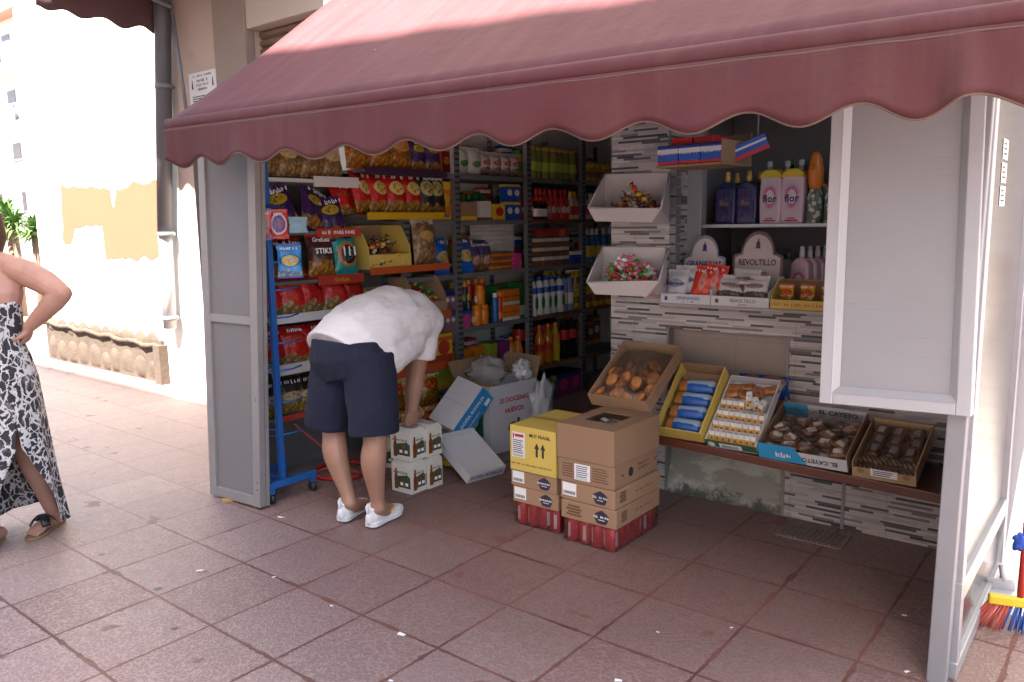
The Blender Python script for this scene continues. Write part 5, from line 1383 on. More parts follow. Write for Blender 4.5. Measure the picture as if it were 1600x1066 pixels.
# T5 pale carton with chocolate biscuits
T5, w5 = tray_frame(2.945, 3.195, 2.395, ztab(3.05) + .002, R(22))
M_palecard = mt('pale_cardboard', (.42, .28, .15), .8, var=.08)
def ex5(r, fr, w, L, h):
    m = MB(); m.bx(w * .3, w * .72, -.0016, -.0004, h * .25, h * .75); l = m.build('label', M_wprint, fr)
    m = MB()
    for k in (.14, .86): m.prism([(w * k + .014 * math.cos(a), h * .5 + .014 * math.sin(a)) for a in [q * math.pi / 5 for q in range(10)]], -.0016, -.0004)
    m.build('printed_stamp', mt('faint_brown_print', (.22, .13, .07), .8), fr)
    m = MB()
    for k in range(3): m.bx(w * .34, w * (.6 + .03 * k), -.0024, -.0017, h * (.34 + .13 * k), h * (.39 + .13 * k))
    m.build('fine_print', M_print, l)
tray('carton_tray', T5, w5, .345, .075, M_palecard, M_palecard, 'pale cardboard carton of chocolate biscuit packets at the right end of the table', extra=ex5, front_h=.05)
g = G('striped_biscuit', .35); v = g.co(); x, y, z = g.xyz(v)[:3]
s_ = g.m('SINE', g.m('MULTIPLY', g.m('ADD', x, g.m('MULTIPLY', y, .6)), 330)); g.base(g.mix(g.step(s_, -.1, .3), lin((.10, .04, .018)), lin((.38, .27, .16)))); M_strb = g.mat
p = wrapped('striped_biscuit', (.058, .044, .02), [M_strb, M_wprint], 'film wrapped striped biscuit at the front of the pale carton', 'biscuit', 'striped biscuits in the pale carton', False)
for j in range(2):
    for i in range(4): put(p, T5, (.035 + i * .060, .04 + j * .055, .010 + .012 * j), R(r_.uniform(-20, 20)), R(r_.uniform(-15, 15)), 0)
p = wrapped('chocolate_biscuit', (.075, .055, .030), [mt('chocolate_foil', (.20, .07, .02), .3, var=.35, scale=40, coat=.6), cm('choc_label', (.45, .40, .38))], 'brown and orange foil biscuit packet in the pale carton', 'packet', 'foil packets in the pale carton')
for j in range(3):
    for i in range(3): put(p, T5, (.05 + i * .074, .165 + j * .062, .016 + .006 * j), R(90 + r_.uniform(-12, 12)), R(r_.uniform(-12, 12)), 0)
m = MB(); m.sheet(lambda u, v: (.012 + u * (w5 - .024), .012 + v * .31, .060 + .016 * mnoise.noise(Vector((u * 12, v * 13, 7)))), 28, 34)
o = m.build('clear_film', M_film); tag(o, 'crumpled clear film over the biscuits in the pale carton', 'film'); o.matrix_world = T5

# ================================================================ BOX STACKS
def pentagon(m, cx, cz, r, y, mi):
    pts = []
    for k in range(10):
        a = math.pi / 2 + k * math.pi / 5; q = r * (1 if k % 2 == 0 else .88); pts.append((cx + q * 1.15 * math.cos(a), cz + q * math.sin(a)))
    m.prism(pts[::-1], y - .0008, y, mi)
M_badge = mt('badge_navy', (.022, .018, .035), .6); M_faint = mt('printed_brown', (.12, .065, .035), .8)
def closed_box(label, c, w, d, h, mat, rz=0, front=None, side=None, name='carton', tape=None):
    """c = centre of the base"""
    r = thing(name, label, 'carton', c, (0, 0, rz))
    m = MB(); m.bx(-w / 2, w / 2, -d / 2, d / 2, 0, h); m.build('box', mat, r, bevel=.004)
    m = MB(); m.bx(-w / 2 + .004, w / 2 - .004, -.0012, .0012, h + .0003, h + .0010); m.build('flap_seam', M_card_in, r)
    S90 = Matrix.Rotation(R(90), 4, 'Z')
    if front: front(r, w, h, -d / 2, Matrix.Identity(4))
    if side: side(r, d, h, -w / 2, S90)
    if tape:
        m = MB(); m.bx(-w / 2 - .001, w / 2 + .001, -.022, .022, h + .0011, h + .0016); m.build('tape', tape, r)
    return r
def f_small(lab):
    def f(r, w, h, y, T):
        if lab:
            m = MB(); m.bx(-w * .46, -w * .20, y - .001, y - .0002, h * .22, h * .92, 0, T); l = m.build('label', M_wprint, r)
            m = MB()
            rr = random.Random(2)
            x = -w * .44
            while x < -w * .23: 
                q = rr.uniform(.001, .003); m.bx(x, x + q, y - .0016, y - .0011, h * .30, h * .48, 0, T); x += q + rr.uniform(.001, .003)
            m.build('barcode', M_print, l)
        else:
            m = MB()
            for k in range(4): m.bx(-w * .40 + .01 * (k % 2), -w * .12 - .008 * (k % 2), y - .0009, y - .0002, h * (.22 + .16 * k), h * (.22 + .16 * k) + .009, 0, T)
            m.build('printed_text', M_faint, r)
        m = MB(); mm = MB(); 
        pts = []
        cx, cz, q0 = w * .24, h * .47, h * .40
        for k in range(10):
            a = math.pi / 2 + k * math.pi / 5; q = q0 * (1 if k % 2 == 0 else .88); pts.append((cx + q * 1.2 * math.cos(a), cz + q * math.sin(a)))
        m.prism(pts[::-1], y - .0009, y - .0002, 0, T); b = m.build('badge', M_badge, r)
        m = MB(); put_text(m, '~7', h * .22, (cx, y - .0018, cz + h * .03), 0, T, True); m.bx(cx - h * .2, cx + h * .2, y - .0018, y - .0012, cz - h * .14, cz - h * .11, 0, T); m.build('lettering', M_wprint, b)
    return f
def s_small(r, w, h, y, T):
    m = MB()
    for k in range(4): m.bx(-w * .40 + .006 * (k % 2), -w * .27, y - .0009, y - .0002, h * (.26 + .15 * k), h * (.26 + .15 * k) + .010, 0, T)
    put_text(m, '~12', h * .24, (w * .12, y - .0012, h * .5), 0, T)
    m.build('printed_text', M_faint, r)
def f_text(r, w, h, y, T):
    m = MB(); m.bx(-w * .20, w * .08, y - .001, y - .0002, h * .16, h * .86, 0, T); l = m.build('label', M_wprint, r)
    m = MB()
    for k in range(6): m.bx(-w * .17, w * (.02 + .01 * (k % 3)), y - .0016, y - .0011, h * (.30 + .09 * k), h * (.30 + .09 * k) + .004, 0, T)
    for k in range(12): m.bx(-w * .17 + k * w * .018, -w * .165 + k * w * .018, y - .0016, y - .0011, h * .19, h * .27, 0, T)
    m.build('fine_print', M_print, l)
    m = MB()
    for k in range(6):
        m.bx(-w * .42, -w * .23, y - .0009, y - .0002, h * (.22 + .11 * k), h * (.22 + .11 * k) + .005, 0, T); m.bx(w * .12, w * (.40 - .02 * (k % 3)), y - .0009, y - .0002, h * (.22 + .11 * k), h * (.22 + .11 * k) + .005, 0, T)
    m.build('printed_text', M_faint, r)
def s_text(r, w, h, y, T):
    m = MB(); put_text(m, '~10', h * .17, (w * .16, y - .0012, h * .66), 0, T, True); put_text(m, '~9', h * .17, (w * .16, y - .0012, h * .45), 0, T, True)
    m.lathe([(.002, 0), (.022, .0005), (.022, .001)], 10, 0, T @ Matrix.Translation((-w * .14, y - .0003, h * .5)) @ FRONT); put_text(m, '~3', h * .2, (-w * .34, y - .0012, h * .5), 0, T, True); put_text(m, '~3', h * .2, (w * .42, y - .0012, h * .55), 0, T, True)
    m.build('printed_text', M_print, r)
def f_yellow(r, w, h, y, T):
    m = MB(); m.bx(-w * .45, -w * .16, y - .001, y - .0002, h * .30, h * .86, 0, T); l = m.build('label', M_wprint, r)
    m = MB(); m.bx(-w * .38, -w * .19, y - .0016, y - .0011, h * .76, h * .82, 0, T); m.bx(-w * .43, -w * .40, y - .0016, y - .0011, h * .72, h * .83, 0, T); m.build('red_print', M_red, l)
    m = MB()
    for k in range(7): m.bx(-w * .43, -w * (.20 + .02 * (k % 3)), y - .0016, y - .0011, h * (.40 + .045 * k), h * (.40 + .045 * k) + .004, 0, T)
    for k in range(14): m.bx(-w * .43 + k * w * .017, -w * .425 + k * w * .017, y - .0016, y - .0011, h * .32, h * .37, 0, T)
    m.build('fine_print', M_print, l)
    m = MB(); put_text(m, 'MUY FRAGIL', h * .10, (w * .16, y - .0012, h * .83), 0, T, True)
    for s in (-1, 1):
        cx = w * .16 + s * w * .065
        m.prism([(cx - .006, h * .38), (cx + .006, h * .38), (cx + .006, h * .56), (cx + .015, h * .56), (cx, h * .69), (cx - .015, h * .56), (cx - .006, h * .56)][::1], y - .0012, y - .0002, 0, T)
    put_text(m, '~30', h * .058, (-w * .02, y - .0012, h * .16), 0, T)
    m.build('lettering', M_print, r)
lx, ly = 1.613, 2.075; W_, D_ = .275, .36
rx_, ry_ = 1.935, 2.075; W2, D2 = .30, .41
def mk_can():
    r = thing('drink_can', 'red drink can in the film wrapped tray under the stacks', 'drink can', group='red drink cans under the box stacks')
    m = MB(); m.lathe([(.026, 0), (.033, .006), (.033, .100), (.027, .112)], 14); m.build('body', mt('can_red', (.50, .035, .045), .3, metal=.15, var=.2, scale=30), r)
    m = MB(); m.lathe([(.027, .1121), (.0265, .1150)], 14); m.build('lid', M_alu, r)
    m = MB()
    for a0 in (.3, 2.4, 4.5): m.add([(.0334 * math.cos(a0 + q * .12), .0334 * math.sin(a0 + q * .12), zz) for zz in (.022, .092) for q in range(5)], [(q, q + 1, q + 6, q + 5) for q in range(4)], 0, True)
    m.build('printed_panel', mt('can_white', (.60, .46, .46), .35), r)
    return r
p = first_or_copy(mk_can)
for (cx, cy, nx, ny) in ((lx, ly, 4, 5), (rx_ + .005, ry_, 4, 6)):
    for i in range(nx):
        for j in range(ny):
            p((cx + (i - (nx - 1) / 2) * .0675, cy + (j - (ny - 1) / 2) * .0675, .001), r_.uniform(0, 6.28))
def film_wrap(cx, cy, nx, ny, label):
    w = nx * .0675 / 2 + .002; d = ny * .0675 / 2 + .002
    m = MB(); m.sheet(lambda u, v: ((lambda a: (cx + max(-w, min(w, 1.5 * w * math.cos(a))), cy + max(-d, min(d, 1.5 * d * math.sin(a))), .004 + .108 * v + 0))(2 * math.pi * u)), 64, 8)
    tag(m.build('shrink_film', M_film), label, 'film')
film_wrap(lx, ly, 4, 5, 'clear shrink film round the cans under the left box stack'); film_wrap(rx_ + .005, ry_, 4, 6, 'clear shrink film round the cans under the right box stack')
z0 = .117
closed_box('low brown carton with navy badge and white label, lowest of the left stack', (lx, ly, z0), W_, D_, .083, M_card, R(.5), f_small(True), s_small)
closed_box('low brown carton with navy badge, directly under the yellow carton', (lx - .004, ly - .004, z0 + .084), W_ + .004, D_, .083, M_card, R(-.6), f_small(True), s_small)
closed_box('yellow carton printed MUY FRAGIL with two black arrows on the left stack', (lx - .002, ly, z0 + .169), W_ + .002, D_ + .03, .225, M_ycard, R(.4), f_yellow, None, tape=mt('tape', (.42, .27, .06), .35))
closed_box('low brown carton with printed text and navy badge, lowest of the right stack', (rx_ + .008, ry_ - .01, z0), W2, D2, .087, M_card, R(.5), f_small(False), s_small)
closed_box('low brown carton with white label and navy badge, second of the right stack', (rx_ + .002, ry_, z0 + .088), W2, D2, .087, M_card, R(-1.2), f_small(True), s_small)
closed_box('brown carton with white address label and dense print in the right stack', (rx_ - .012, ry_ - .002, z0 + .177), W2 + .005, D2, .108, M_card, R(.8), f_text, s_text)
tp = thing('carton', 'large plain brown carton with a ragged window in its top, on the right stack', 'carton', (rx_ - .012, ry_ + .0, z0 + .287), (0, 0, R(-.5)))
hh = .158; a_, b_ = W2 / 2 + .006, D2 / 2
m = MB()
m.bx(-a_, a_, -b_, -b_ + .005, 0, hh); m.bx(-a_, a_, b_ - .005, b_, 0, hh); m.bx(-a_, -a_ + .005, -b_ + .005, b_ - .005, 0, hh); m.bx(a_ - .005, a_, -b_ + .005, b_ - .005, 0, hh); m.bx(-a_ + .005, a_ - .005, -b_ + .005, b_ - .005, 0, .004)
m.build('box', M_card, tp)
m = MB(); m.bx(-a_, -.09, -b_, b_, hh, hh + .004); m.bx(.075, a_, -b_, b_, hh, hh + .004); m.bx(-.09, .075, -b_, -.085, hh, hh + .004); m.bx(-.09, .075, .10, b_, hh, hh + .004); m.build('top_flap', M_card, tp)
r_ = random.Random(12)
p = wrapped('dark_packet', (.08, .05, .035), [mt('dark_foil', (.07, .05, .045), .3, var=.5, scale=50, coat=.5), cm('dk_label', (.4, .38, .36))], 'dark wrapped packet inside the window of the plain brown carton', 'packet', 'dark packets in the brown carton')
for i in range(3):
    for j in range(3): p((rx_ - .075 + i * .06, ry_ - .06 + j * .065, z0 + .287 + .10), R(r_.uniform(-40, 40)), R(r_.uniform(-20, 20)), R(r_.uniform(-20, 20)))
mb_n = MB(); mb_n.bx(rx_ - .13, rx_ + .11, ry_ - .15, ry_ + .15, z0 + .292, z0 + .385); tag(mb_n.build('inner_carton', M_dark, bevel=.002), 'dark inner carton filling the plain brown carton', 'carton')

# ================================================================ LOOSE BOXES BY THE MAN
M_beer = mt('beer_carton', (.52, .49, .42), .6, var=.05); M_bgreen = mt('beer_green', (.012, .075, .045), .5); M_bglass = mt('brown_glass', (.16, .05, .015), .25)
def mk_beer():
    r = thing('bottle_pack', 'cream and green carton pack of small bottles', 'bottle pack', group='cream bottle packs beside the man')
    w, d, h = .155, .118, .185
    m = MB(); m.prism([(-d / 2, 0), (d / 2, 0), (d / 2, h * .88), (d * .30, h), (-d * .30, h), (-d / 2, h * .88)], -w / 2, w / 2, 0, Matrix.Rotation(R(90), 4, 'Z')); m.build('carton', M_beer, r, bevel=.002)
    S90 = Matrix.Rotation(R(90), 4, 'Z')
    m = MB()
    for (T, q, ww) in ((S90, w / 2, d), (Matrix.Identity(4), d / 2, w)):
        m.prism([(-ww * .18, h * .16), (ww * .44, h * .16), (ww * .44, h * .50), (ww * .30, h * .58), (-ww * .18, h * .50)], -q - .0012, -q - .0002, 0, T)
    m.build('green_panel', M_bgreen, r)
    m = MB()
    for (T, q, ww) in ((S90, w / 2, d), (Matrix.Identity(4), d / 2, w)):
        cx = ww * -.26
        m.prism([(cx - .014, h * .1), (cx + .014, h * .1), (cx + .014, h * .45), (cx + .006, h * .6), (cx + .006, h * .74), (cx - .006, h * .74), (cx - .006, h * .6), (cx - .014, h * .45)], -q - .0014, -q - .0002, 0, T)
        for cx in (ww * .02, ww * .27):
            m.prism([(cx - .011, h * .18), (cx + .011, h * .18), (cx + .011, h * .38), (cx + .005, h * .46), (cx + .005, h * .52), (cx - .005, h * .52), (cx - .005, h * .46), (cx - .011, h * .38)], -q - .0022, -q - .0013, 0, T)
            m.prism([(cx - .010, h * .24), (cx + .010, h * .24), (cx + .010, h * .33), (cx - .010, h * .33)], -q - .0030, -q - .0023, 1, T)
    m.build('bottle_picture', [M_bglass, M_wprint], r)
    m = MB(); put_text(m, '~8', .022, (-w * .02, -d / 2 - .0025, h * .62), bold=True); put_text(m, '~8', .018, (0, -w / 2 - .0025, h * .62), 0, S90, True); m.build('lettering', M_bglass, r)
    return r
p = first_or_copy(mk_beer)
p((.690, 1.935, .002), R(2)); p((.700, 2.060, .002), R(-1))
p((.685, 1.940, .188), R(4)); p((.700, 2.064, .188), R(-3))
p((.25, 2.20, .002), R(12)); p((.36, 2.34, .002), R(-10))
# white carton with a blue side, tipped on its corner
def from_cam(v): return (CR * v[0] + CD * v[1] + CF * v[2])
a = from_cam((.55, -.79, .25)).normalized(); b = from_cam((.66, .31, -.68)); b = (b - a * b.dot(a)).normalized(); c = a.cross(b)
if c.dot(CF) < 0: c = -c
org = gy(725, 688, 2.50) 
LA, LB, LC = .325, .235, .135
org = org - b * LB - c * LC     # far low corner
wb = thing('tipped_carton', 'open white carton with a bright blue printed side tipped over beside the man', 'carton', tuple(org))
def P_(i, j, k): return a * (LA * i) + b * (LB * j) + c * (LC * k)
m = MB()
vs = [P_(i, j, k) for k in (0, 1) for j in (0, 1) for i in (0, 1)]
m.add(vs, [(0, 1, 3, 2), (4, 6, 7, 5), (0, 4, 5, 1), (0, 2, 6, 4), (1, 5, 7, 3)])
m.build('box', M_wcard, wb, mods=[('SOLIDIFY', dict(thickness=.005, offset=0))])
m = MB(); e_ = b * .004
m.add([P_(0, 1, 0) + e_, P_(1, 1, 0) + e_, P_(1, 1, 1) + e_, P_(0, 1, 1) + e_], [(0, 1, 2, 3)]); bs = m.build('blue_side', mt('bright_blue_card', (.02, .22, .46), .6, var=.06), wb, mods=[('SOLIDIFY', dict(thickness=.004, offset=0))])
Tm = Matrix.Identity(4)
for i in range(3): Tm[i][0] = a[i]; Tm[i][1] = -b[i]; Tm[i][2] = -c[i]; Tm[i][3] = (P_(.5, 1, .5) + e_ * 1.8)[i]
m = MB(); put_text(m, 'DOÑA ROSALIA', .034, (0, -.002, .022), 0, Tm, True); put_text(m, '~14', .016, (-.03, -.002, -.03), 0, Tm); m.bx(.09, .14, -.002, -.001, -.05, -.02, 0, Tm); m.build('lettering', M_wprint, bs)
m = MB(); m.add([P_(.5, 0, 0) - c * .004, P_(.5, 1, 0) - c * .004, P_(.512, 1, 0) - c * .004, P_(.512, 0, 0) - c * .004], [(0, 1, 2, 3)]); m.build('flap_seam', mt('card_shadow_seam', (.34, .34, .34), .8), wb)
# shallow white tray
o0 = Vector((.89, 2.2, .004)); o1 = Vector((.94, 2.47, .004)); ex = (o1 - o0); wl = ex.length; ex.normalize()
up_ = gy(689, 690, 2.31) - o0; ey = (up_ - ex * up_.dot(ex)); ll = min(.40, ey.length); ey.normalize(); ez = ey.cross(ex)
if ez.z < 0: ez = -ez
Tt = Matrix.Identity(4)
for i in range(3): Tt[i][0] = ex[i]; Tt[i][1] = ey[i]; Tt[i][2] = ez[i]; Tt[i][3] = o0[i]
st = thing('shallow_tray', 'shallow white carton tray lettered along its front leaning on the floor', 'carton'); st.matrix_world = Tt
m = MB(); t = .004; hgt = .062
m.bx(0, wl, 0, ll, 0, t); m.bx(0, wl, 0, t, t, hgt); m.bx(0, wl, ll - t, ll, t, hgt); m.bx(0, t, t, ll - t, t, hgt); m.bx(wl - t, wl, t, ll - t, t, hgt)
m.build('tray', M_wcard, st)
m = MB(); put_text(m, 'DOÑA ROSALIA', .034, (wl * .5, -.0012, hgt * .5), bold=True); m.build('lettering', M_bluep, st)
# egg carton, open, with bags on top
eb = thing('egg_carton', 'open white carton printed 20 DOCENAS HUEVOS with torn flaps by the shelving', 'carton', (.50, 2.95, 0.002), (0, 0, R(-6)))
ew, ed, eh = .33, .44, .45
m = MB()
m.bx(-ew / 2, ew / 2, -ed / 2, -ed / 2 + .006, 0, eh); m.bx(-ew / 2, ew / 2, ed / 2 - .006, ed / 2, 0, eh); m.bx(-ew / 2, -ew / 2 + .006, -ed / 2 + .006, ed / 2 - .006, 0, eh); m.bx(ew / 2 - .006, ew / 2, -ed / 2 + .006, ed / 2 - .006, 0, eh); m.bx(-ew / 2 + .006, ew / 2 - .006, -ed / 2 + .006, ed / 2 - .006, 0, .01)
m.build('box', M_wcard, eb)
for (q0, q1, out, up2) in (((-ew / 2, -ed / 2), (ew / 2, -ed / 2), (0, .03), .02), ((-ew / 2, ed / 2), (ew / 2, ed / 2), (0, .05), .14), ((-ew / 2, -ed / 2), (-ew / 2, ed / 2), (-.08, 0), .12)):
    m = MB(); A_ = Vector((*q0, eh)); B_ = Vector((*q1, eh)); O_ = Vector((*out, up2))
    m.add([A_, B_, B_ + O_, A_ + O_], [(0, 1, 2, 3)]); m.build('flap', M_card_in, eb, mods=[('SOLIDIFY', dict(thickness=.005, offset=0))])
m = MB(); m.bx(-ew * .42, ew * .30, -ed / 2 - .0015, -ed / 2 - .0002, eh * .25, eh * .82); gpn = m.build('green_panel', mt('egg_green', (.015, .11, .05), .6), eb)
m = MB(); m.prism([(-ew * .06 + .075 * math.cos(q) * (1 - .12 * math.sin(q)), eh * .53 + .10 * math.sin(q)) for q in [k * math.pi / 12 for k in range(24)]], -ed / 2 - .0026, -ed / 2 - .0016); m.build('egg_shape', M_wprint, gpn)
S90 = Matrix.Rotation(R(90), 4, 'Z')
m = MB(); put_text(m, '20 DOCENAS', .046, (0, -ew / 2 - .002, eh * .76), 0, S90, True); put_text(m, 'HUEVOS', .046, (0, -ew / 2 - .002, eh * .60), 0, S90, True); m.build('lettering', M_red, eb)
m = MB(); m.prism([(.05 * math.cos(q) - .01, eh * .34 + .035 * math.sin(q)) for q in [k * math.pi / 7 for k in range(14)]], -ew / 2 - .0015, -ew / 2 - .0002, 0, S90); m.prism([(.02, eh * .36), (.05, eh * .36), (.05, eh * .46), (.03, eh * .47)], -ew / 2 - .0018, -ew / 2 - .0003, 0, S90); m.build('hen_mark', mt('hen_brown', (.10, .06, .02), .7), eb)
def crumple(name, c, r, mat, label, seed, cat='bag'):
    m = MB(); n, mm = 26, 18
    def fn(u, v):
        th = 2 * math.pi * u; ph = math.pi * v
        d = Vector((math.sin(ph) * math.cos(th), math.sin(ph) * math.sin(th), -math.cos(ph)))
        k = 1 + .45 * mnoise.noise(d * 2.3 + Vector((seed, 0, 0))) + .22 * mnoise.noise(d * 6 + Vector((0, seed, 0)))
        return (c[0] + d.x * r[0] * k, c[1] + d.y * r[1] * k, c[2] + d.z * r[2] * k)
    m.sheet(fn, n, mm, 0, True)
    return tag(m.build(name, mat), label, cat)
g = G('grey_film', .12); g.b.inputs['Base Color'].default_value = (.45, .42, .40, 1); g.b.inputs['Alpha'].default_value = .5; g.bump(g.noise(g.co(), 40, 3), .8, .008); M_gfilm = g.mat
crumple('plastic_bag', (.44, 2.92, .50), (.13, .12, .10), M_gfilm, 'crumpled clear plastic bag spilling from the open egg carton', 3)
crumple('plastic_bag', (.60, 3.10, .50), (.06, .07, .07), cm('white_bag_plastic', (.5, .49, .48), .35), 'crumpled white plastic bag on the back edge of the egg carton', 5)
crumple('carrier_bag', (.75, 3.13, .22), (.05, .11, .22), cm('pale_bag_plastic', (.42, .42, .43), .35), 'white carrier bag hanging against the right side of the egg carton', 8)
crumple('foil_wrapper', (.56, 2.40, .03), (.10, .06, .025), mt('gold_foil', (.60, .40, .05), .22, metal=.5, var=.2), 'crumpled gold foil wrapper on the floor behind the bottle packs', 9, 'wrapper')
crumple('plastic_bag', (.52, 2.50, .10), (.16, .13, .09), M_gfilm, 'crumpled dark clear plastic under the tipped white carton', 11)

# ================================================================ BLUE STAND AND RED WIRE STAND
bs_ = thing('wire_stand', 'blue metal display stand on black castors behind the left panel', 'display stand', (.22, 1.45, 0))
BO = (-.22, -1.45, 0)
m = MB(); m.bx(.185, .215, 1.425, 1.455, .09, 1.90); m.build('post', M_blue, bs_, loc=BO, bevel=.002)
m = MB(); m.bx(.235, .27, 1.31, 1.62, .085, .12); m.bx(.0, .235, 1.425, 1.455, .085, .115); m.bx(-.03, 0, 1.31, 1.62, .085, .12); m.bx(.238, .267, 1.315, 1.345, .055, .085); m.bx(.238, .267, 1.585, 1.615, .055, .085); m.build('base', M_blue, bs_, loc=BO, bevel=.003)
for (x, y) in ((.25, 1.33), (.25, 1.60), (-.015, 1.33), (-.015, 1.60)):
    m = MB(); m.lathe([(.012, -.012), (.026, -.010), (.028, 0), (.026, .010), (.012, .012)], 16, 0, Matrix.Translation((x, y, .029)) @ Matrix.Rotation(R(90), 4, 'X')); m.build('castor', M_black, bs_, loc=BO)
for z in (.35, .53, .71, .86, 1.0, 1.15, 1.3, 1.45):
    for dz, dx in ((0, 0), (.035, -.01)):
        m = MB(); m.tube([(.19, 1.43, z + dz), (.10 + dx, 1.36, z + dz), (.02 + dx, 1.345, z + dz + .004)], .004, 6); m.build('hook', M_blue, bs_, loc=BO)
    m = MB(); m.tube([(.20, 1.455, z), (.21, 1.54, z), (.21, 1.60, z + .012)], .005, 6); m.build('hook', M_blue, bs_, loc=BO)
m = MB(); m.bx(.225, .232, 1.345, 1.50, 1.585, 1.605); m.build('header_rail', C_navy, bs_, loc=BO)
B_c1 = bagm('candy_bag_green', (.40, .10, .12), (.05, .30, .12), (.45, .10, .14), bz=.5, br=(.3, .2), fz=.4, seal=(.02, .04, .2)); B_c2 = bagm('candy_bag_red', (.42, .03, .03), (.10, .06, .22), None, bz=.5, br=(.32, .3), ring=(.5, .5, .55)); B_c3 = bagm('candy_bag_blue', (.04, .22, .50), (.50, .36, .06), (.30, .42, .55), bz=.5, br=(.34, .16), fz=.25, seal=(.015, .05, .30), ring=(.03, .12, .36))
bagkind('candy_bag', .125, .165, .03, B_c1, 'green and pink sweet bag hanging at the top of the blue stand nearest the panel')((.25, 1.36, 1.42), R(58))
bagkind('candy_bag', .105, .155, .03, B_c2, 'red sweet bag with a purple round badge hanging at the top of the blue stand')((.25, 1.475, 1.425), R(66))
bagkind('candy_card', .105, .085, .012, cm('pale_blue_card', (.16, .28, .36), .4), 'plain pale blue card hanging beside the red sweet bag', 'card')((.25, 1.60, 1.455), R(70))
bagkind('candy_bag', .135, .185, .04, B_c3, 'light blue sweet bag hanging low on the blue stand')((.255, 1.53, 1.215), R(60), R(-6))
rw = thing('wire_stand', 'low red wire stand with a round base on the floor behind the man', 'display stand', (.12, 1.92, 0))
m = MB(); m.tube([(.17 * math.cos(q), .17 * math.sin(q), .015) for q in [2 * math.pi * k / 32 for k in range(33)]], .013, 8); m.build('base_ring', M_redwire, rw)
for q in (0, 2.1, 4.2):
    m = MB(); m.tube([(.16 * math.cos(q), .16 * math.sin(q), .028), (.03 * math.cos(q), .03 * math.sin(q), .04)], .007, 6); m.build('spoke', M_redwire, rw)
m = MB(); m.tube([(0, 0, .015), (0, 0, .06), (-.03, -.3, .36)], .006, 6); m.build('stem', M_redwire, rw)

# ================================================================ BROOM, LITTER
br = thing('broom', 'broom with red and blue bristles standing at the right hand wall', 'broom', (3.57, 2.15, 0))
bo = (-3.57, -2.15, 0)
A_ = Z0 = gz(1534, 985); 
hc = Vector((3.60, 2.17, .105)); hd = Vector((.80, .25, 0)).normalized()
M_ybar = mt('yellow_plastic', (.6, .42, .02), .4)
m = MB(); bar(m, hc - hd * .10, hc + hd * .13, .03, .035, (0, 0, 1)); m.build('head', M_ybar, br, loc=bo, bevel=.006)
for nm, mat, t0, t1 in (('red_bristles', mt('bristle_red', (.45, .08, .055), .6, var=.2), -.10, -.025), ('blue_bristles', mt('bristle_blue', (.03, .11, .40), .6, var=.2), -.025, .13)):
    m = MB(); r_ = random.Random(5)
    for k in range(70):
        t = r_.uniform(t0, t1); q = hc + hd * t + Vector((0, 0, -.012)) + Vector((-.25, .9, 0)).normalized() * r_.uniform(-.012, .012)
        e = q + hd * ((t - .01) * .45 + r_.uniform(-.008, .008)) + Vector((-.01, -.035 + r_.uniform(-.012, .012), -.089))
        m.tube([q, (q + e) / 2, e], [.0022, .002, .0016], 4)
    m.build(nm, mat, br, loc=bo)['kind'] = 'stuff'
m = MB(); m.tube([hc + hd * .0, (3.585, 2.40, .62), (3.575, 2.685, 1.32)], .012, 10); m.build('handle', M_redwire, br, loc=bo)
dpn = thing('dustpan', 'pale grey plastic dustpan lying behind the broom head', 'dustpan', (3.555, 2.33, .01), (R(12), 0, R(20)))
m = MB(); m.add([(-.10, -.08, 0), (.10, -.08, 0), (.085, .10, 0), (-.085, .10, 0), (-.085, .10, .05), (.085, .10, .05), (-.10, -.08, .008), (.10, -.08, .008)], [(0, 1, 2, 3), (3, 2, 5, 4), (0, 3, 4, 6), (1, 7, 5, 2)]); m.build('pan', mt('pan_grey', (.45, .45, .46), .4), dpn, mods=[('SOLIDIFY', dict(thickness=.004, offset=0))])
m = MB(); m.tube([(0, .10, .04), (0, .16, .07)], .012, 8); m.build('grip', mt('pan_grey', (.45, .45, .46), .4), dpn)
crumple('cloth', tuple(gy(1597, 848, 2.25)), (.03, .02, .035), cm('cloth_blue', (.02, .06, .30), .8), 'small blue cloth hanging on the broom handle', 4, 'cloth')
M_butt = cm('cigarette_paper', (.66, .64, .60), .7); M_filt = cm('cigarette_filter', (.50, .26, .10), .7)
def mk_butt():
    m = MB(); m.tube([(-.022, 0, .005), (.008, 0, .005)], .004, 8, 0); m.tube([(.008, 0, .005), (.022, 0, .005)], .0041, 8, 1)
    return tag(m.build('cigarette_butt', [M_butt, M_filt]), 'cigarette butt dropped on the pavement tiles', 'cigarette butt', 'cigarette butts on the pavement')
p = first_or_copy(mk_butt)
for (px, py, a_) in ((315, 893, 50), (440, 810, 20)): p(tuple(gz(px, py, .001)), R(a_))
def mk_scrap():
    m = MB(); m.add([(-.022, -.010, .002), (.022, -.012, .004), (.024, .010, .003), (-.020, .012, .007)], [(0, 1, 2, 3)])
    return tag(m.build('paper_scrap', M_butt, mods=[('SOLIDIFY', dict(thickness=.0012))]), 'small white paper scrap on the pavement tiles', 'paper scrap', 'paper scraps on the pavement')
p = first_or_copy(mk_scrap)
for (px, py, a_, s) in ((627, 992, 10, 1), (428, 902, 70, .5), (518, 947, 15, .45), (1413, 962, 20, .6), (1417, 1050, 60, .6), (966, 1064, 30, .8), (1028, 988, 5, .35), (1143, 981, 60, .4), (611, 1064, 20, .5)): p(tuple(gz(px, py, .001)), R(a_), 0, 0, s * .7)
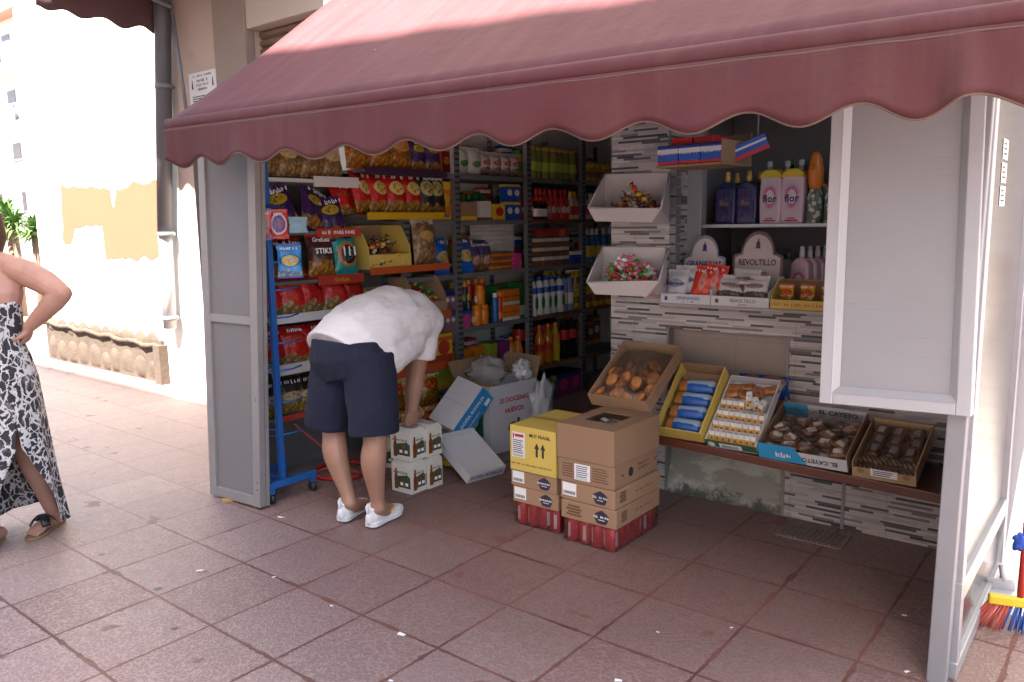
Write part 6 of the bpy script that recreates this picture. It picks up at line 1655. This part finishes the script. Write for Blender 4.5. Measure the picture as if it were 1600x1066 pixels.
m = MB(); m.prism([(-.045, 0), (.045, 0), (.045, .006), (-.045, .020)], -.012, .012); q = m.build('wood_wedge', mt('raw_wood', (.48, .28, .10), .8)); q.location = gz(360, 783, .001); q.rotation_euler = (0, 0, R(62)); tag(q, 'small raw wooden wedge on the tiles at the foot of the grey panel', 'wedge')

# ================================================================ PEOPLE
def skin_mat(name, c):
    g = G(name, .5); o = g.co()
    n = g.noise(o, 11, 4, .6)
    cc = g.mix(g.step(n, .3, .7), lin(c), lin((c[0] * .86, c[1] * .76, c[2] * .72)))
    cc = g.mix(g.m('MULTIPLY', g.noise(o, 140, 2), .25), cc, lin((c[0] * .75, c[1] * .62, c[2] * .58)))
    g.base(cc); g.b.inputs['Subsurface Weight'].default_value = .08; g.b.inputs['Subsurface Radius'].default_value = (.01, .004, .002)
    g.bump(g.noise(o, 210, 2), .12, .001)
    return g.mat
def soft(path, rad, it=2):
    P_s = [Vector(p) for p in path]; r_s = list(rad)
    for _ in range(it):
        a = [P_s[0]]; b = [r_s[0]]
        for i in range(len(P_s) - 1):
            a += [lerp(P_s[i], P_s[i + 1], .25), lerp(P_s[i], P_s[i + 1], .75)]; b += [r_s[i] * .75 + r_s[i + 1] * .25, r_s[i] * .25 + r_s[i + 1] * .75]
        P_s = a + [P_s[-1]]; r_s = b + [r_s[-1]]
    return P_s, r_s
def RM(v, it=4): return [('REMESH', dict(mode='VOXEL', voxel_size=v, use_smooth_shade=True)), ('SMOOTH', dict(factor=.5, iterations=it))]
def hand(m, wrist, d, palm_n, thumb_side, curl=.9, s=1.0):
    """palm + five fingers; d = direction of the hand, palm_n = the way the palm faces, thumb_side = unit vector"""
    d = Vector(d).normalized(); n = Vector(palm_n); n = (n - d * n.dot(d)).normalized(); t = Vector(thumb_side); t = (t - d * t.dot(d) - n * t.dot(n)).normalized()
    w = Vector(wrist)
    m.tube([w, w + d * .03 * s, w + d * .06 * s, w + d * .085 * s], [.021 * s, .020 * s, .018 * s, .015 * s], 12, ry=[.026 * s, .036 * s, .042 * s, .040 * s], up=n, round_cap=True)
    for i, (off, ln) in enumerate(((.031, .070), (.010, .078), (-.011, .073), (-.031, .058))):
        p = w + d * .078 * s + t * off * s; pts = [p]; a = .25
        for q, fr in enumerate((.42, .32, .26)):
            a += curl * (.55 + .3 * q) * (1 + .08 * i)
            p = p + (d * math.cos(a) + n * math.sin(a)) * ln * fr * s * 1.08; pts.append(p)
        m.tube(pts, [.0098 * s, .0095 * s, .0085 * s, .0070 * s], 9, round_cap=True)
    p = w + d * .022 * s + t * .026 * s
    m.tube([p, p + (d * .55 + t * .7 + n * .35).normalized() * .035 * s, p + (d * .8 + t * .55 + n * .6).normalized() * .062 * s, p + (d * .9 + t * .30 + n * .75).normalized() * .086 * s], [.014 * s, .0115 * s, .0105 * s, .008 * s], 9, round_cap=True)
def head(mb, c, f, up, s=1.0):
    """skull, jaw, nose, ears, lips; returns frame"""
    f = Vector(f).normalized(); up = Vector(up); up = (up - f * up.dot(f)).normalized(); r = f.cross(up)
    T = Matrix.Identity(4)
    for i in range(3): T[i][0] = r[i]; T[i][1] = f[i]; T[i][2] = up[i]; T[i][3] = c[i]
    T = T @ Matrix.Scale(s, 4)
    mb.ell((0, -.012, .030), (.075, .094, .088), 0, 18, 12, T)
    mb.ell((0, .030, -.040), (.058, .060, .072), 0, 16, 10, T)
    mb.ell((0, .062, -.088), (.028, .024, .022), 0, 10, 8, T)
    mb.ell((0, .092, -.018), (.013, .020, .024), 0, 10, 8, T)
    mb.ell((0, .070, .012), (.012, .022, .03), 0, 10, 8, T)
    mb.ell((0, .083, -.058), (.024, .010, .007), 0, 10, 6, T); mb.ell((0, .081, -.069), (.020, .010, .007), 0, 10, 6, T)
    for q in (-1, 1):
        mb.ell((q * .030, .070, .022), (.020, .012, .008), 0, 10, 6, T); mb.ell((q * .076, -.005, -.010), (.012, .022, .032), 0, 10, 8, T)
    return T
def eyes(T, parent, loc):
    for q in (-1, 1):
        m = MB(); m.ell((q * .030, .0715, .005), (.0115, .0095, .0055), 0, 12, 8, T); m.ell((q * .030, .0795, .005), (.0046, .0022, .0046), 1, 10, 6, T)
        m.build('eye', [cm('eye_white', (.6, .58, .55), .2), cm('iris', (.05, .025, .012), .15)], parent, loc=loc)
# ---------------------------------------------------------------- the bending man
SK1 = skin_mat('tanned_skin', (.34, .195, .135))
man = thing('person', 'man in white t-shirt, navy shorts and white trainers bending over to lift a bottle pack', 'person', (.86, 1.45, 0))
MO = (-.86, -1.45, 0)
m = MB()
Lh, Lk, La = Vector((.70, 1.50, .76)), Vector((.668, 1.430, .50)), Vector((.785, 1.425, .095))
Rh, Rk, Ra = Vector((.93, 1.51, .76)), Vector((.978, 1.448, .50)), Vector((.958, 1.462, .095))
for h_, k_, a_ in ((Lh, Lk, La), (Rh, Rk, Ra)):
    bk = Vector((.0, -.022, 0))
    m.tube(*soft([h_, lerp(h_, k_, .5), k_, lerp(k_, a_, .14), lerp(k_, a_, .36) + bk, lerp(k_, a_, .62) + bk * .6, lerp(k_, a_, .88), a_], [.088, .076, .058, .057, .066, .050, .035, .038]), 16, round_cap=True)
    m.tube([a_, a_ + Vector((-.02, .05, -.035)), a_ + Vector((-.045, .15, -.06))], [.040, .038, .026], 12, round_cap=True)
m.tube([(.78, 1.50, .80), (.775, 1.64, .92), (.765, 1.80, .965), (.755, 1.92, .95)], [.11, .11, .11, .09], 18, ry=[.15, .15, .15, .13], up=(0, -.5, 1), round_cap=True)
Rs, Re, Rw = Vector((.850, 1.930, .945)), Vector((.800, 1.915, .675)), Vector((.772, 1.90, .485))
Ls, Le, Lw = Vector((.645, 2.02, .95)), Vector((.60, 2.10, .69)), Vector((.64, 2.01, .50))
m.tube([Rs, lerp(Rs, Re, .4), lerp(Rs, Re, .8), Re, lerp(Re, Rw, .25), lerp(Re, Rw, .6), Rw], [.062, .056, .047, .043, .047, .040, .029], 14, round_cap=True)
m.tube([Ls, lerp(Ls, Le, .4), lerp(Ls, Le, .8), Le, lerp(Le, Lw, .25), lerp(Le, Lw, .6), Lw], [.062, .056, .047, .043, .047, .040, .029], 14, round_cap=True)
hand(m, Rw, (-.25, .05, -1), (-.9, .3, .1), (-.1, .9, 0), 1.0); hand(m, Lw, (.1, -.05, -1), (.9, 0, .1), (.1, .9, 0), 1.0)
m.tube([(.70, 1.97, .93), (.61, 2.04, .905)], [.058, .055], 14, round_cap=True)
Th = head(m, Vector((.555, 2.085, .865)), (-.05, .35, -.95), (-.1, 1, .35))
bd_ = m.build('body', SK1, man, loc=MO, mods=RM(.0055, 3))
eyes(Th, man, MO)
m = MB(); m.ell((0, -.022, .045), (.081, .094, .085), 0, 20, 14, Th); m.build('hair', mt('dark_hair', (.025, .017, .012), .6, var=.4, scale=60, bump=.8, bscale=160), man, loc=MO)
# t-shirt
g = G('white_cotton', .9); o_ = g.co(); 
fold = g.noise(g.mapping(o_, (5, 2.2, 9)), 1.6, 3, .5)
g.base(g.mix(g.noise(o_, 5, 3), lin((.64, .615, .625)), lin((.56, .54, .555))))
g.bump(g.m('ADD', fold, g.m('MULTIPLY', g.noise(o_, 300, 2), .01)), .5, .03); M_tee = g.mat
m = MB()
m.tube([(.760, 1.440, .835), (.765, 1.52, .905), (.775, 1.64, .965), (.775, 1.77, .995), (.770, 1.89, .985), (.765, 1.98, .95), (.76, 2.04, .915)], [.190, .190, .188, .180, .165, .128, .06], 30, ry=[.232, .228, .215, .205, .195, .17, .10], up=(0, -.6, 1))
m.tube([(.905, 1.455, .80), (.905, 1.58, .835), (.90, 1.70, .862), (.865, 1.84, .87)], [.115, .105, .095, .08], 16, round_cap=False)
m.tube([lerp(Rs, Re, -.12), lerp(Rs, Re, .25), lerp(Rs, Re, .62)], [.088, .086, .084], 18)
m.tube([lerp(Ls, Le, -.12), lerp(Ls, Le, .25), lerp(Ls, Le, .62)], [.088, .086, .084], 18)
dtex = bpy.data.textures.new('cloth_folds', 'CLOUDS'); dtex.noise_scale = .16; dtex.noise_depth = 2
m.build('shirt', M_tee, man, loc=MO, mods=RM(.008, 8) + [('DISPLACE', dict(texture=dtex, strength=.030, mid_level=.5, texture_coords='LOCAL'))])
# shorts
M_navyc = mt('navy_cotton', (.0040, .0062, .023), .9, var=.2, scale=8, bump=.4, bscale=14, bdist=.02)
m = MB()
m.tube([(.785, 1.455, .935), (.785, 1.455, .85), (.81, 1.47, .76)], [.150, .168, .150], 26, ry=[.20, .225, .225], up=(0, 1, .25), round_cap=False)
m.tube([(.70, 1.475, .86), (.685, 1.455, .70), (.665, 1.432, .55), (.655, 1.425, .475)], [.135, .142, .132, .124], 20, ry=[.135, .135, .125, .118], up=(0, 1, 0))
m.tube([(.905, 1.485, .86), (.93, 1.475, .70), (.955, 1.462, .58), (.962, 1.455, .475)], [.130, .138, .134, .130], 20, ry=[.125, .122, .116, .112], up=(0, 1, 0))
m.build('shorts', M_navyc, man, loc=MO, mods=RM(.008, 5) + [('DISPLACE', dict(texture=dtex, strength=.018, mid_level=.5, texture_coords='LOCAL'))])
M_shoe = mt('white_mesh_shoe', (.66, .66, .68), .75, var=.05, scale=60, bump=.4, bscale=260); M_sole = mt('white_sole', (.58, .57, .57), .6); M_out = mt('dark_outsole', (.06, .055, .055), .7)
M_swoosh = mt('yellow_mark', (.58, .42, .05), .5)
def shoe(heel, toe):
    heel = Vector(heel); toe = Vector(toe); d = (toe - heel); L = d.length; a = math.atan2(d.y, d.x) - math.pi / 2
    T = Matrix.Translation(heel) @ Matrix.Rotation(a, 4, 'Z')
    r = thing('shoe', None, None); del_ = r
    r.parent = man; r.location = MO
    def outline(y): 
        t = y / L; return .036 * (1 - max(0, (.12 - t) / .12) ** 2 * .55) * (1 + .22 * math.exp(-((t - .70) / .2) ** 2)) * math.sqrt(max(0.02, 1 - max(0, (t - .72) / .285) ** 2))
    def sole(z0, z1, grow, mat, nm):
        pts = [];  n = 22
        for k in range(n + 1): y = L * k / n; pts.append((outline(y) + grow, y))
        pts = pts + [(-x, y) for x, y in pts[::-1]]
        m_ = MB(); nn = len(pts)
        m_.add([(x, y, z0 + .010 * max(0, y / L - .8) * 5) for x, y in pts] + [(x, y, z1 + .010 * max(0, y / L - .8) * 4) for x, y in pts], [tuple(range(nn))[::-1], tuple(range(nn, 2 * nn))] + [(i, (i + 1) % nn, nn + (i + 1) % nn, nn + i) for i in range(nn)], 0, False, T)
        m_.build(nm, mat, r, bevel=.003)
    sole(.001, .008, .000, M_out, 'outsole'); sole(.008, .032, .004, M_sole, 'sole')
    m_ = MB()
    zs = [(.02, .062), (.10, .070), (.25, .066), (.45, .056), (.62, .046), (.80, .036), (.93, .024)]
    m_.tube([T @ Vector((0, L * t + .004, .03 + h * .28)) for t, h in zs], [h * .62 for t, h in zs], 18, ry=[max(.018, outline(L * t) * .97) for t, h in zs], up=(0, 0, 1), round_cap=True)
    m_.tube([T @ Vector((0, L * .20, .05)), T @ Vector((0, L * .185, .095)), T @ Vector((0, L * .16, .112))], [.046, .043, .044], 16, ry=[.036, .034, .035], up=T.to_3x3() @ Vector((0, 1, 0)))
    m_.build('upper', M_shoe, r, mods=RM(.004, 3))
    m_ = MB(); m_.tube([T @ Vector((0, -.002, .085)), T @ Vector((0, -.010, .115)), T @ Vector((0, .0, .128))], [.008, .008, .004], 8, round_cap=True); m_.build('heel_tab', M_shoe, r)
    m_ = MB()
    for k in range(4): m_.tube([T @ Vector((x * .022, L * (.38 + .075 * k), .096 - .010 * k - abs(x) ** 2 * .012)) for x in (-1, -.5, 0, .5, 1)], .0035, 6)
    m_.build('laces', M_sole, r)
    # curved mark on the outer side
    m_ = MB()
    sw_ = [(.30, .055), (.36, .047), (.46, .047), (.62, .058), (.78, .075), (.60, .064), (.47, .058), (.40, .060), (.36, .066), (.31, .076), (.29, .066)]
    for sd in (1, -1):
        vs = [T @ Vector((sd * (outline(L * t) * .97 * math.sqrt(max(.05, 1 - ((z - .04) / .075) ** 2)) + .003), L * t * .92, z)) for t, z in sw_]
        vs2 = [v - T.to_3x3() @ Vector((sd * .006, 0, 0)) for v in vs]; n = len(vs)
        m_.add(vs + vs2, [tuple(range(n)), tuple(range(2 * n - 1, n - 1, -1))] + [(i, (i + 1) % n, n + (i + 1) % n, n + i) for i in range(n)])
    m_.build('side_mark', M_swoosh, r)
shoe((.778, 1.372, 0), (.690, 1.615, 0)); shoe((.950, 1.405, 0), (.905, 1.665, 0))

# ---------------------------------------------------------------- the woman at the left edge
SK2 = skin_mat('fair_skin', (.47, .27, .20))
Wc = Vector((-.36, .28, 0)); WL = Vector((.78, .62, 0)); WF = Vector((.62, -.78, 0))
def W(l, f, z): return Wc + WL * l + WF * f + Vector((0, 0, z))
wom = thing('person', 'woman in black and white patterned sleeveless dress, hand on hip, at the left edge', 'person', tuple(Wc))
WO = tuple(-Wc)
m = MB()
m.tube([W(0, 0, .84), W(0, .0, .95), W(0, .0, 1.08), W(0, -.01, 1.20), W(0, -.02, 1.30)], [.095, .085, .092, .10, .07], 18, ry=[.14, .125, .135, .165, .15], up=WF, round_cap=True)
m.tube([W(-.15, -.02, 1.315), W(-.07, -.02, 1.345), W(0, -.02, 1.35), W(.07, -.02, 1.345), W(.15, -.02, 1.315)], [.052, .05, .055, .05, .052], 12, round_cap=True)
m.tube([W(0, -.02, 1.33), W(0, .005, 1.43)], [.056, .05], 12, round_cap=True)
Th2 = head(m, W(0, .03, 1.53), tuple(WF), (0, 0, 1), .95)
S_ = Vector((-.225, .425, 1.285)); E_ = Vector((-.015, .475, 1.200)); H_ = Vector((-.185, .385, 1.045))
m.tube([W(.14, -.02, 1.31), S_, lerp(S_, E_, .5) + Vector((0, 0, .005)), lerp(S_, E_, .88), E_], [.062, .064, .058, .048, .042], 14, round_cap=True)
m.tube([E_, lerp(E_, H_, .25), lerp(E_, H_, .6), H_], [.043, .047, .040, .028], 14, round_cap=True)
hand(m, H_, (-.6, .05, -.75), (-.5, -.5, .3), (-.3, -.7, .2), .35, .92)
S2 = W(-.20, -.02, 1.28); E2 = W(-.27, -.03, 1.02); H2 = W(-.28, .06, .80)
m.tube([S2, lerp(S2, E2, .5), E2, lerp(E2, H2, .3), H2], [.062, .054, .042, .045, .028], 14, round_cap=True); hand(m, H2, (0, .0, -1), (.7, .6, 0), (.4, -.6, 0), .35, .92)
A2 = Vector((-.385, .475, .085)); K2 = Vector((-.375, .375, .44)); Hp2 = W(.09, .0, .84)
m.tube([Hp2, lerp(Hp2, K2, .5), lerp(Hp2, K2, .9), K2, lerp(K2, A2, .3), lerp(K2, A2, .65), A2], [.075, .075, .060, .055, .055, .042, .034], 14, round_cap=True)
T2_ = Vector((-.285, .345, .022)); hl = Vector((-.415, .520, .028))
m.tube([hl, A2 + Vector((.01, -.012, -.045)), lerp(A2, T2_, .55) + Vector((0, 0, -.012)), lerp(A2, T2_, .85) + Vector((0, 0, .002))], [.030, .040, .026, .016], 14, ry=[.030, .034, .036, .042], up=(0, 0, 1), round_cap=True)
fd = (T2_ - hl); fd.z = 0; fd.normalize(); fs_ = Vector((fd.y, -fd.x, 0))
for k, (o1_, ln) in enumerate(((.030, .046), (.012, .040), (-.003, .035), (-.018, .030), (-.031, .024))):
    b0 = lerp(A2, T2_, .84) + fs_ * (-o1_) + Vector((0, 0, -.004)); m.tube([b0, b0 + fd * ln * .6 + Vector((0, 0, .002)), b0 + fd * ln + Vector((0, 0, -.006))], [.011 if k == 0 else .0085] * 2 + [.007], 8, round_cap=True)
A3 = Vector((-.37, .20, .085)); K3 = W(-.10, .03, .45); Hp3 = W(-.09, .0, .84)
m.tube([Hp3, lerp(Hp3, K3, .5), K3, lerp(K3, A3, .35), A3], [.075, .075, .055, .053, .034], 14, round_cap=True)
m.tube([A3 + Vector((-.03, .04, -.05)), A3 + Vector((.02, -.03, -.045)), A3 + Vector((.09, -.09, -.065))], [.032, .036, .022], 12, round_cap=True)
m.build('body', SK2, wom, loc=WO, mods=RM(.0055, 3))
eyes(Th2, wom, WO)
m = MB(); m.ell((0, -.025, .035), (.088, .098, .092), 0, 18, 12, Th2); m.tube([Th2 @ Vector((0, -.07, .02)), Th2 @ Vector((0, -.10, -.08)), Th2 @ Vector((0, -.085, -.17))], [.08, .075, .05], 14, round_cap=True)
m.build('hair', mt('brown_hair', (.06, .032, .016), .6, var=.4, scale=60, bump=.8, bscale=160), wom, loc=WO)
g = G('animal_print', .8); o_ = g.co()
dv = g.nd('VectorMath', {0: g.mapping(o_, (1, 1, .62)), 1: g.nd('VectorMath', {0: g.noise(o_, 12, 3, .6, 1), 1: (.10, .10, .10)}, operation='MULTIPLY').outputs[0]}, operation='ADD').outputs[0]
vd = g.nd('TexVoronoi', {'Vector': dv, 'Scale': 27.0, 'Randomness': 1.0}, feature='DISTANCE_TO_EDGE').outputs['Distance']
dk = g.step(g.m('ADD', vd, g.m('MULTIPLY_ADD', g.noise(o_, 18, 3), .24, -.12)), .07, .10)
gry = g.step(g.noise(g.mapping(o_, (1, 1, .5), (2, 3, 4)), 16, 3), .55, .6)
c = g.mix(gry, lin((.028, .026, .034)), lin((.13, .115, .12)))
g.base(g.mix(dk, lin((.56, .54, .53)), c)); g.bump(g.noise(g.mapping(o_, (1, 1, .2)), 26, 3), .3, .012); M_dress = g.mat
RING = [(1.135, .150, .108, .0), (1.05, .150, .112, 0), (.97, .145, .105, 0), (.90, .168, .125, 0), (.80, .185, .150, 0), (.60, .192, .175, .0), (.48, .196, .190, .12), (.30, .205, .205, 1.0), (.15, .218, .230, 1.45), (.085, .224, .238, 1.6)]
def dress(u, v):
    q = v * (len(RING) - 1); i = min(int(q), len(RING) - 2); t = q - i
    z, a, b, gp = [RING[i][k] * (1 - t) + RING[i + 1][k] * t for k in range(4)]
    th = .72 + gp * .5 + u * (2 * math.pi - gp)          # slit over the left front
    down = max(0, (.85 - z) / .8)
    fo = 1 + .055 * down * math.sin(th * 11 + .6) + .03 * down * math.sin(th * 5)
    zz = z + .05 * math.cos(th) * (1 if z > 1.1 else 0) * .6 + .02 * down * math.sin(th * 3)
    return tuple(W(a * fo * math.cos(th) + .02 * down, b * fo * math.sin(th), zz))
m = MB(); m.sheet(dress, 90, 54)
m.build('dress', M_dress, wom, loc=WO, mods=[('SOLIDIFY', dict(thickness=.003))])
m = MB()
for l in (-.075, .075): m.tube([W(l, .105, 1.15), W(l * .95, .075, 1.27), W(l * .9, .0, 1.385), W(l * .8, -.08, 1.32), W(l * .7, -.11, 1.15)], .006, 6)
m.build('strap', M_dress, wom, loc=WO)
# sandals
def sandal(hl, to, strap_mat):
    hl = Vector(hl); to = Vector(to); d = to - hl; d.z = 0; L = d.length; d.normalize(); s = Vector((d.y, -d.x, 0))
    r = thing('sandal', None, None); r.parent = wom; r.location = WO
    def ol(t): return .030 + .014 * math.exp(-((t - .72) / .22) ** 2) - .022 * max(0, (t - .86) / .14) ** 2 - .012 * max(0, (.12 - t) / .12)
    pts = [(t / 16, ol(t / 16)) for t in range(17)]
    out = [hl + d * (L * t) + s * w for t, w in pts] + [hl + d * (L * t) - s * w for t, w in pts[::-1]]
    n = len(out); m_ = MB()
    for p_ in out: p_.z = 0
    z = lambda k: Vector((0, 0, k))
    m_.add([p_ + z(.001) for p_ in out] + [p_ + z(.017) for p_ in out], [tuple(range(n)), tuple(range(2 * n - 1, n - 1, -1))] + [(i, n + i, n + (i + 1) % n, (i + 1) % n) for i in range(n)])
    m_.build('sole', mt('cork_sole', (.26, .15, .075), .85, var=.15, scale=60), r, bevel=.003)
    for sg in (-1, 1):
        m_ = MB()
        path = [hl + d * L * (.40 if q < .5 else .40 + (q - .0) * .0) + Vector() for q in (0,)]
        pp = []
        for q in range(9):
            t = q / 8; lat = -sg * (1 - 2 * t) * .043; al = .42 + .28 * t; hgt = .018 + .045 * math.sin(math.pi * t) ** .7
            pp.append(hl + d * (L * al) + s * lat + z(hgt))
        m_.tube(pp, .003, 8, ry=[.020] * 9, up=(0, 0, 1)); m_.build('strap', strap_mat, r)
sandal(tuple(hl + Vector((-.012, .016, 0))), tuple(T2_ + fd * .045), mt('black_leather', (.015, .014, .014), .3, var=.3))
sandal((-.41, .25, 0), (-.225, .065, 0), mt('black_leather', (.015, .014, .014), .3, var=.3))

# ================================================================ FAR END OF THE STREET
fbd = thing('apartment_building', 'far sunlit white apartment block with balconies and washing at the left edge', 'apartment building', (-52, 18, 0))
FO = (52, -18, 0)
M_fw = mt('far_white', (.74, .72, .70), .8, var=.04, scale=.5)
m = MB(); m.bx(-64, -41.5, 18, 30, 0, 26); m.build('wall', M_fw, fbd, loc=FO)
m = MB(); m.bx(-64, -41, 17.2, 18.0, 13.3, 13.8); m.build('eave', mt('terracotta', (.40, .20, .13), .8), fbd, loc=FO)
M_win = mt('far_window', (.12, .13, .15), .3); M_rail = mt('far_rail', (.22, .22, .24), .5); M_rp = mt('red_post', (.50, .36, .32), .7)
cl = random.Random(6)
for z in (1.5, 4.3, 7.25, 10.3):
    m = MB(); m.bx(-60, -43.3, 16.8, 18, z - .12, z + .06); sl_ = m.build('balcony', mt('balcony_slab', (.55, .48, .45), .8), fbd, loc=FO)
    m = MB(); 
    for x in range(0, 40): m.bx(-60 + x * .42, -60 + x * .42 + .03, 16.82, 16.85, z + .06, z + 1.0)
    m.bx(-60, -43.3, 16.8, 16.87, z + 1.0, z + 1.06); m.build('railing', M_rail, sl_)
    for x in (-59, -55.5, -52, -48.5, -45.2):
        m = MB(); m.bx(x, x + 1.1, 17.96, 17.99, z + .2, z + 2.2); m.build('window', M_win, fbd, loc=FO)
    for x in (-57, -53.4, -50, -46.6, -43.6):
        m = MB(); m.bx(x, x + .10, 16.85, 17.0, z + .07, z + 2.7); m.build('post', M_rp, fbd, loc=FO)
for k in range(9):
    x = -51.5 + k * .9; z = (7.25 if k % 3 else 10.3)
    w = cl.uniform(.4, .7); h = cl.uniform(.6, 1.1)
    m = MB(); m.sheet(lambda u, v: (x + w * u, 16.72 + .04 * math.sin(u * 9), z + 1.0 - h * v), 6, 2)
    tag(m.build('washing', mt('washing_cloth_%d' % k, [(.05, .10, .30), (.40, .30, .05), (.50, .5, .5), (.02, .05, .14), (.30, .05, .05), (.45, .45, .5), (.06, .2, .3), (.5, .48, .4), (.1, .1, .12)][k], .8), mods=[('SOLIDIFY', dict(thickness=.01))]), ['blue', 'yellow', 'white', 'navy', 'red', 'pale grey', 'teal', 'cream', 'black'][k] + ' cloth of washing hung on the far balcony railing', 'washing')
# terrace wall with a rail and two yuccas in front of it
tw = thing('terrace_wall', 'low white terrace wall with a grey pipe rail at the far left', 'wall', (-10.5, 5.2, 0))
TWo = (10.5, -5.2, 0)
m = MB(); m.bx(-16, -7.4, 5.1, 5.3, 0, .95); m.build('wall', M_fw, tw, loc=TWo)
m = MB()
for z in (1.15, 1.36): m.tube([(-16, 5.2, z), (-7.4, 5.2, z)], .022, 8)
for x in (-15, -13, -11.2, -9.5, -7.8): m.tube([(x, 5.2, .95), (x, 5.2, 1.36)], .022, 8)
m.build('rail', M_alu, tw, loc=TWo)
m = MB(); m.bx(-11.6, -10.6, 5.4, 6.0, .0, 1.06); tag(m.build('planter', mt('terracotta_pot', (.34, .12, .06), .8), bevel=.02), 'terracotta planter behind the low terrace wall', 'planter')
g = G('yucca_leaf', .5); v = g.co(); g.base(g.mix(g.noise(v, 6, 3), lin((.10, .20, .035)), lin((.035, .085, .02)))); M_yuc = g.mat
M_ytr = mt('yucca_trunk', (.16, .11, .075), .9, var=.3, scale=20, bump=.6, bscale=30)
def yucca(px, py, y, heads, label, seed):
    q = gy(px, py, y); r = thing('yucca', label, 'yucca', (q.x, y, 0)); rr = random.Random(seed)
    m = MB(); lv = MB()
    for (dx, dz, L, n) in heads:
        top = Vector((dx, 0, q.z + dz))
        m.tube([(dx * .2, 0, 0), (dx * .6, .02, top.z * .5), top], [.07, .055, .045], 10)
        for k in range(n):
            a = rr.uniform(0, 6.283); e = rr.uniform(-.55, 1.25); l = L * rr.uniform(.75, 1.05)
            d = Vector((math.cos(a) * math.cos(e), math.sin(a) * math.cos(e), math.sin(e))); s = d.cross(Vector((0, 0, 1)))
            s = s.normalized() if s.length > .01 else Vector((1, 0, 0)); w = .026
            p0 = top + Vector((0, 0, rr.uniform(-.10, .05))); p1 = p0 + d * l * .5 + Vector((0, 0, .02)); p2 = p0 + d * l + Vector((0, 0, -.16 * l))
            lv.add([p0 - s * w * .6, p0 + s * w * .6, p1 + s * w, p1 - s * w, p2], [(0, 1, 2, 3), (3, 2, 4)])
    m.build('trunk', M_ytr, r); lv.build('crown', M_yuc, r)
yucca(22, 352, 4.4, ((0, .02, .50, 110), (-.35, .2, .45, 90)), 'taller green yucca at the left edge in front of the terrace rail', 2)
yucca(53, 362, 4.1, ((0, 0, .34, 90),), 'smaller green yucca nearest the white wall corner', 3)
sp = thing('street_sign', 'small white street sign on a thin grey pole behind the yuccas', 'sign', (-11.6, 6.4, 0)); 
q = gy(22, 330, 6.4); sp.location = (q.x, 6.4, 0)
m = MB(); m.tube([(0, 0, 0), (0, 0, 2.7)], .03, 8); m.build('pole', M_rail, sp)
m = MB(); m.bx(.05, .55, -.02, .0, 1.9, 2.6); s_ = m.build('sign_plate', M_wprint, sp)
m = MB(); put_text(m, '~6', .12, (.30, -.024, 2.42)); put_text(m, '~5', .13, (.30, -.024, 2.1)); m.build('lettering', M_print, s_)
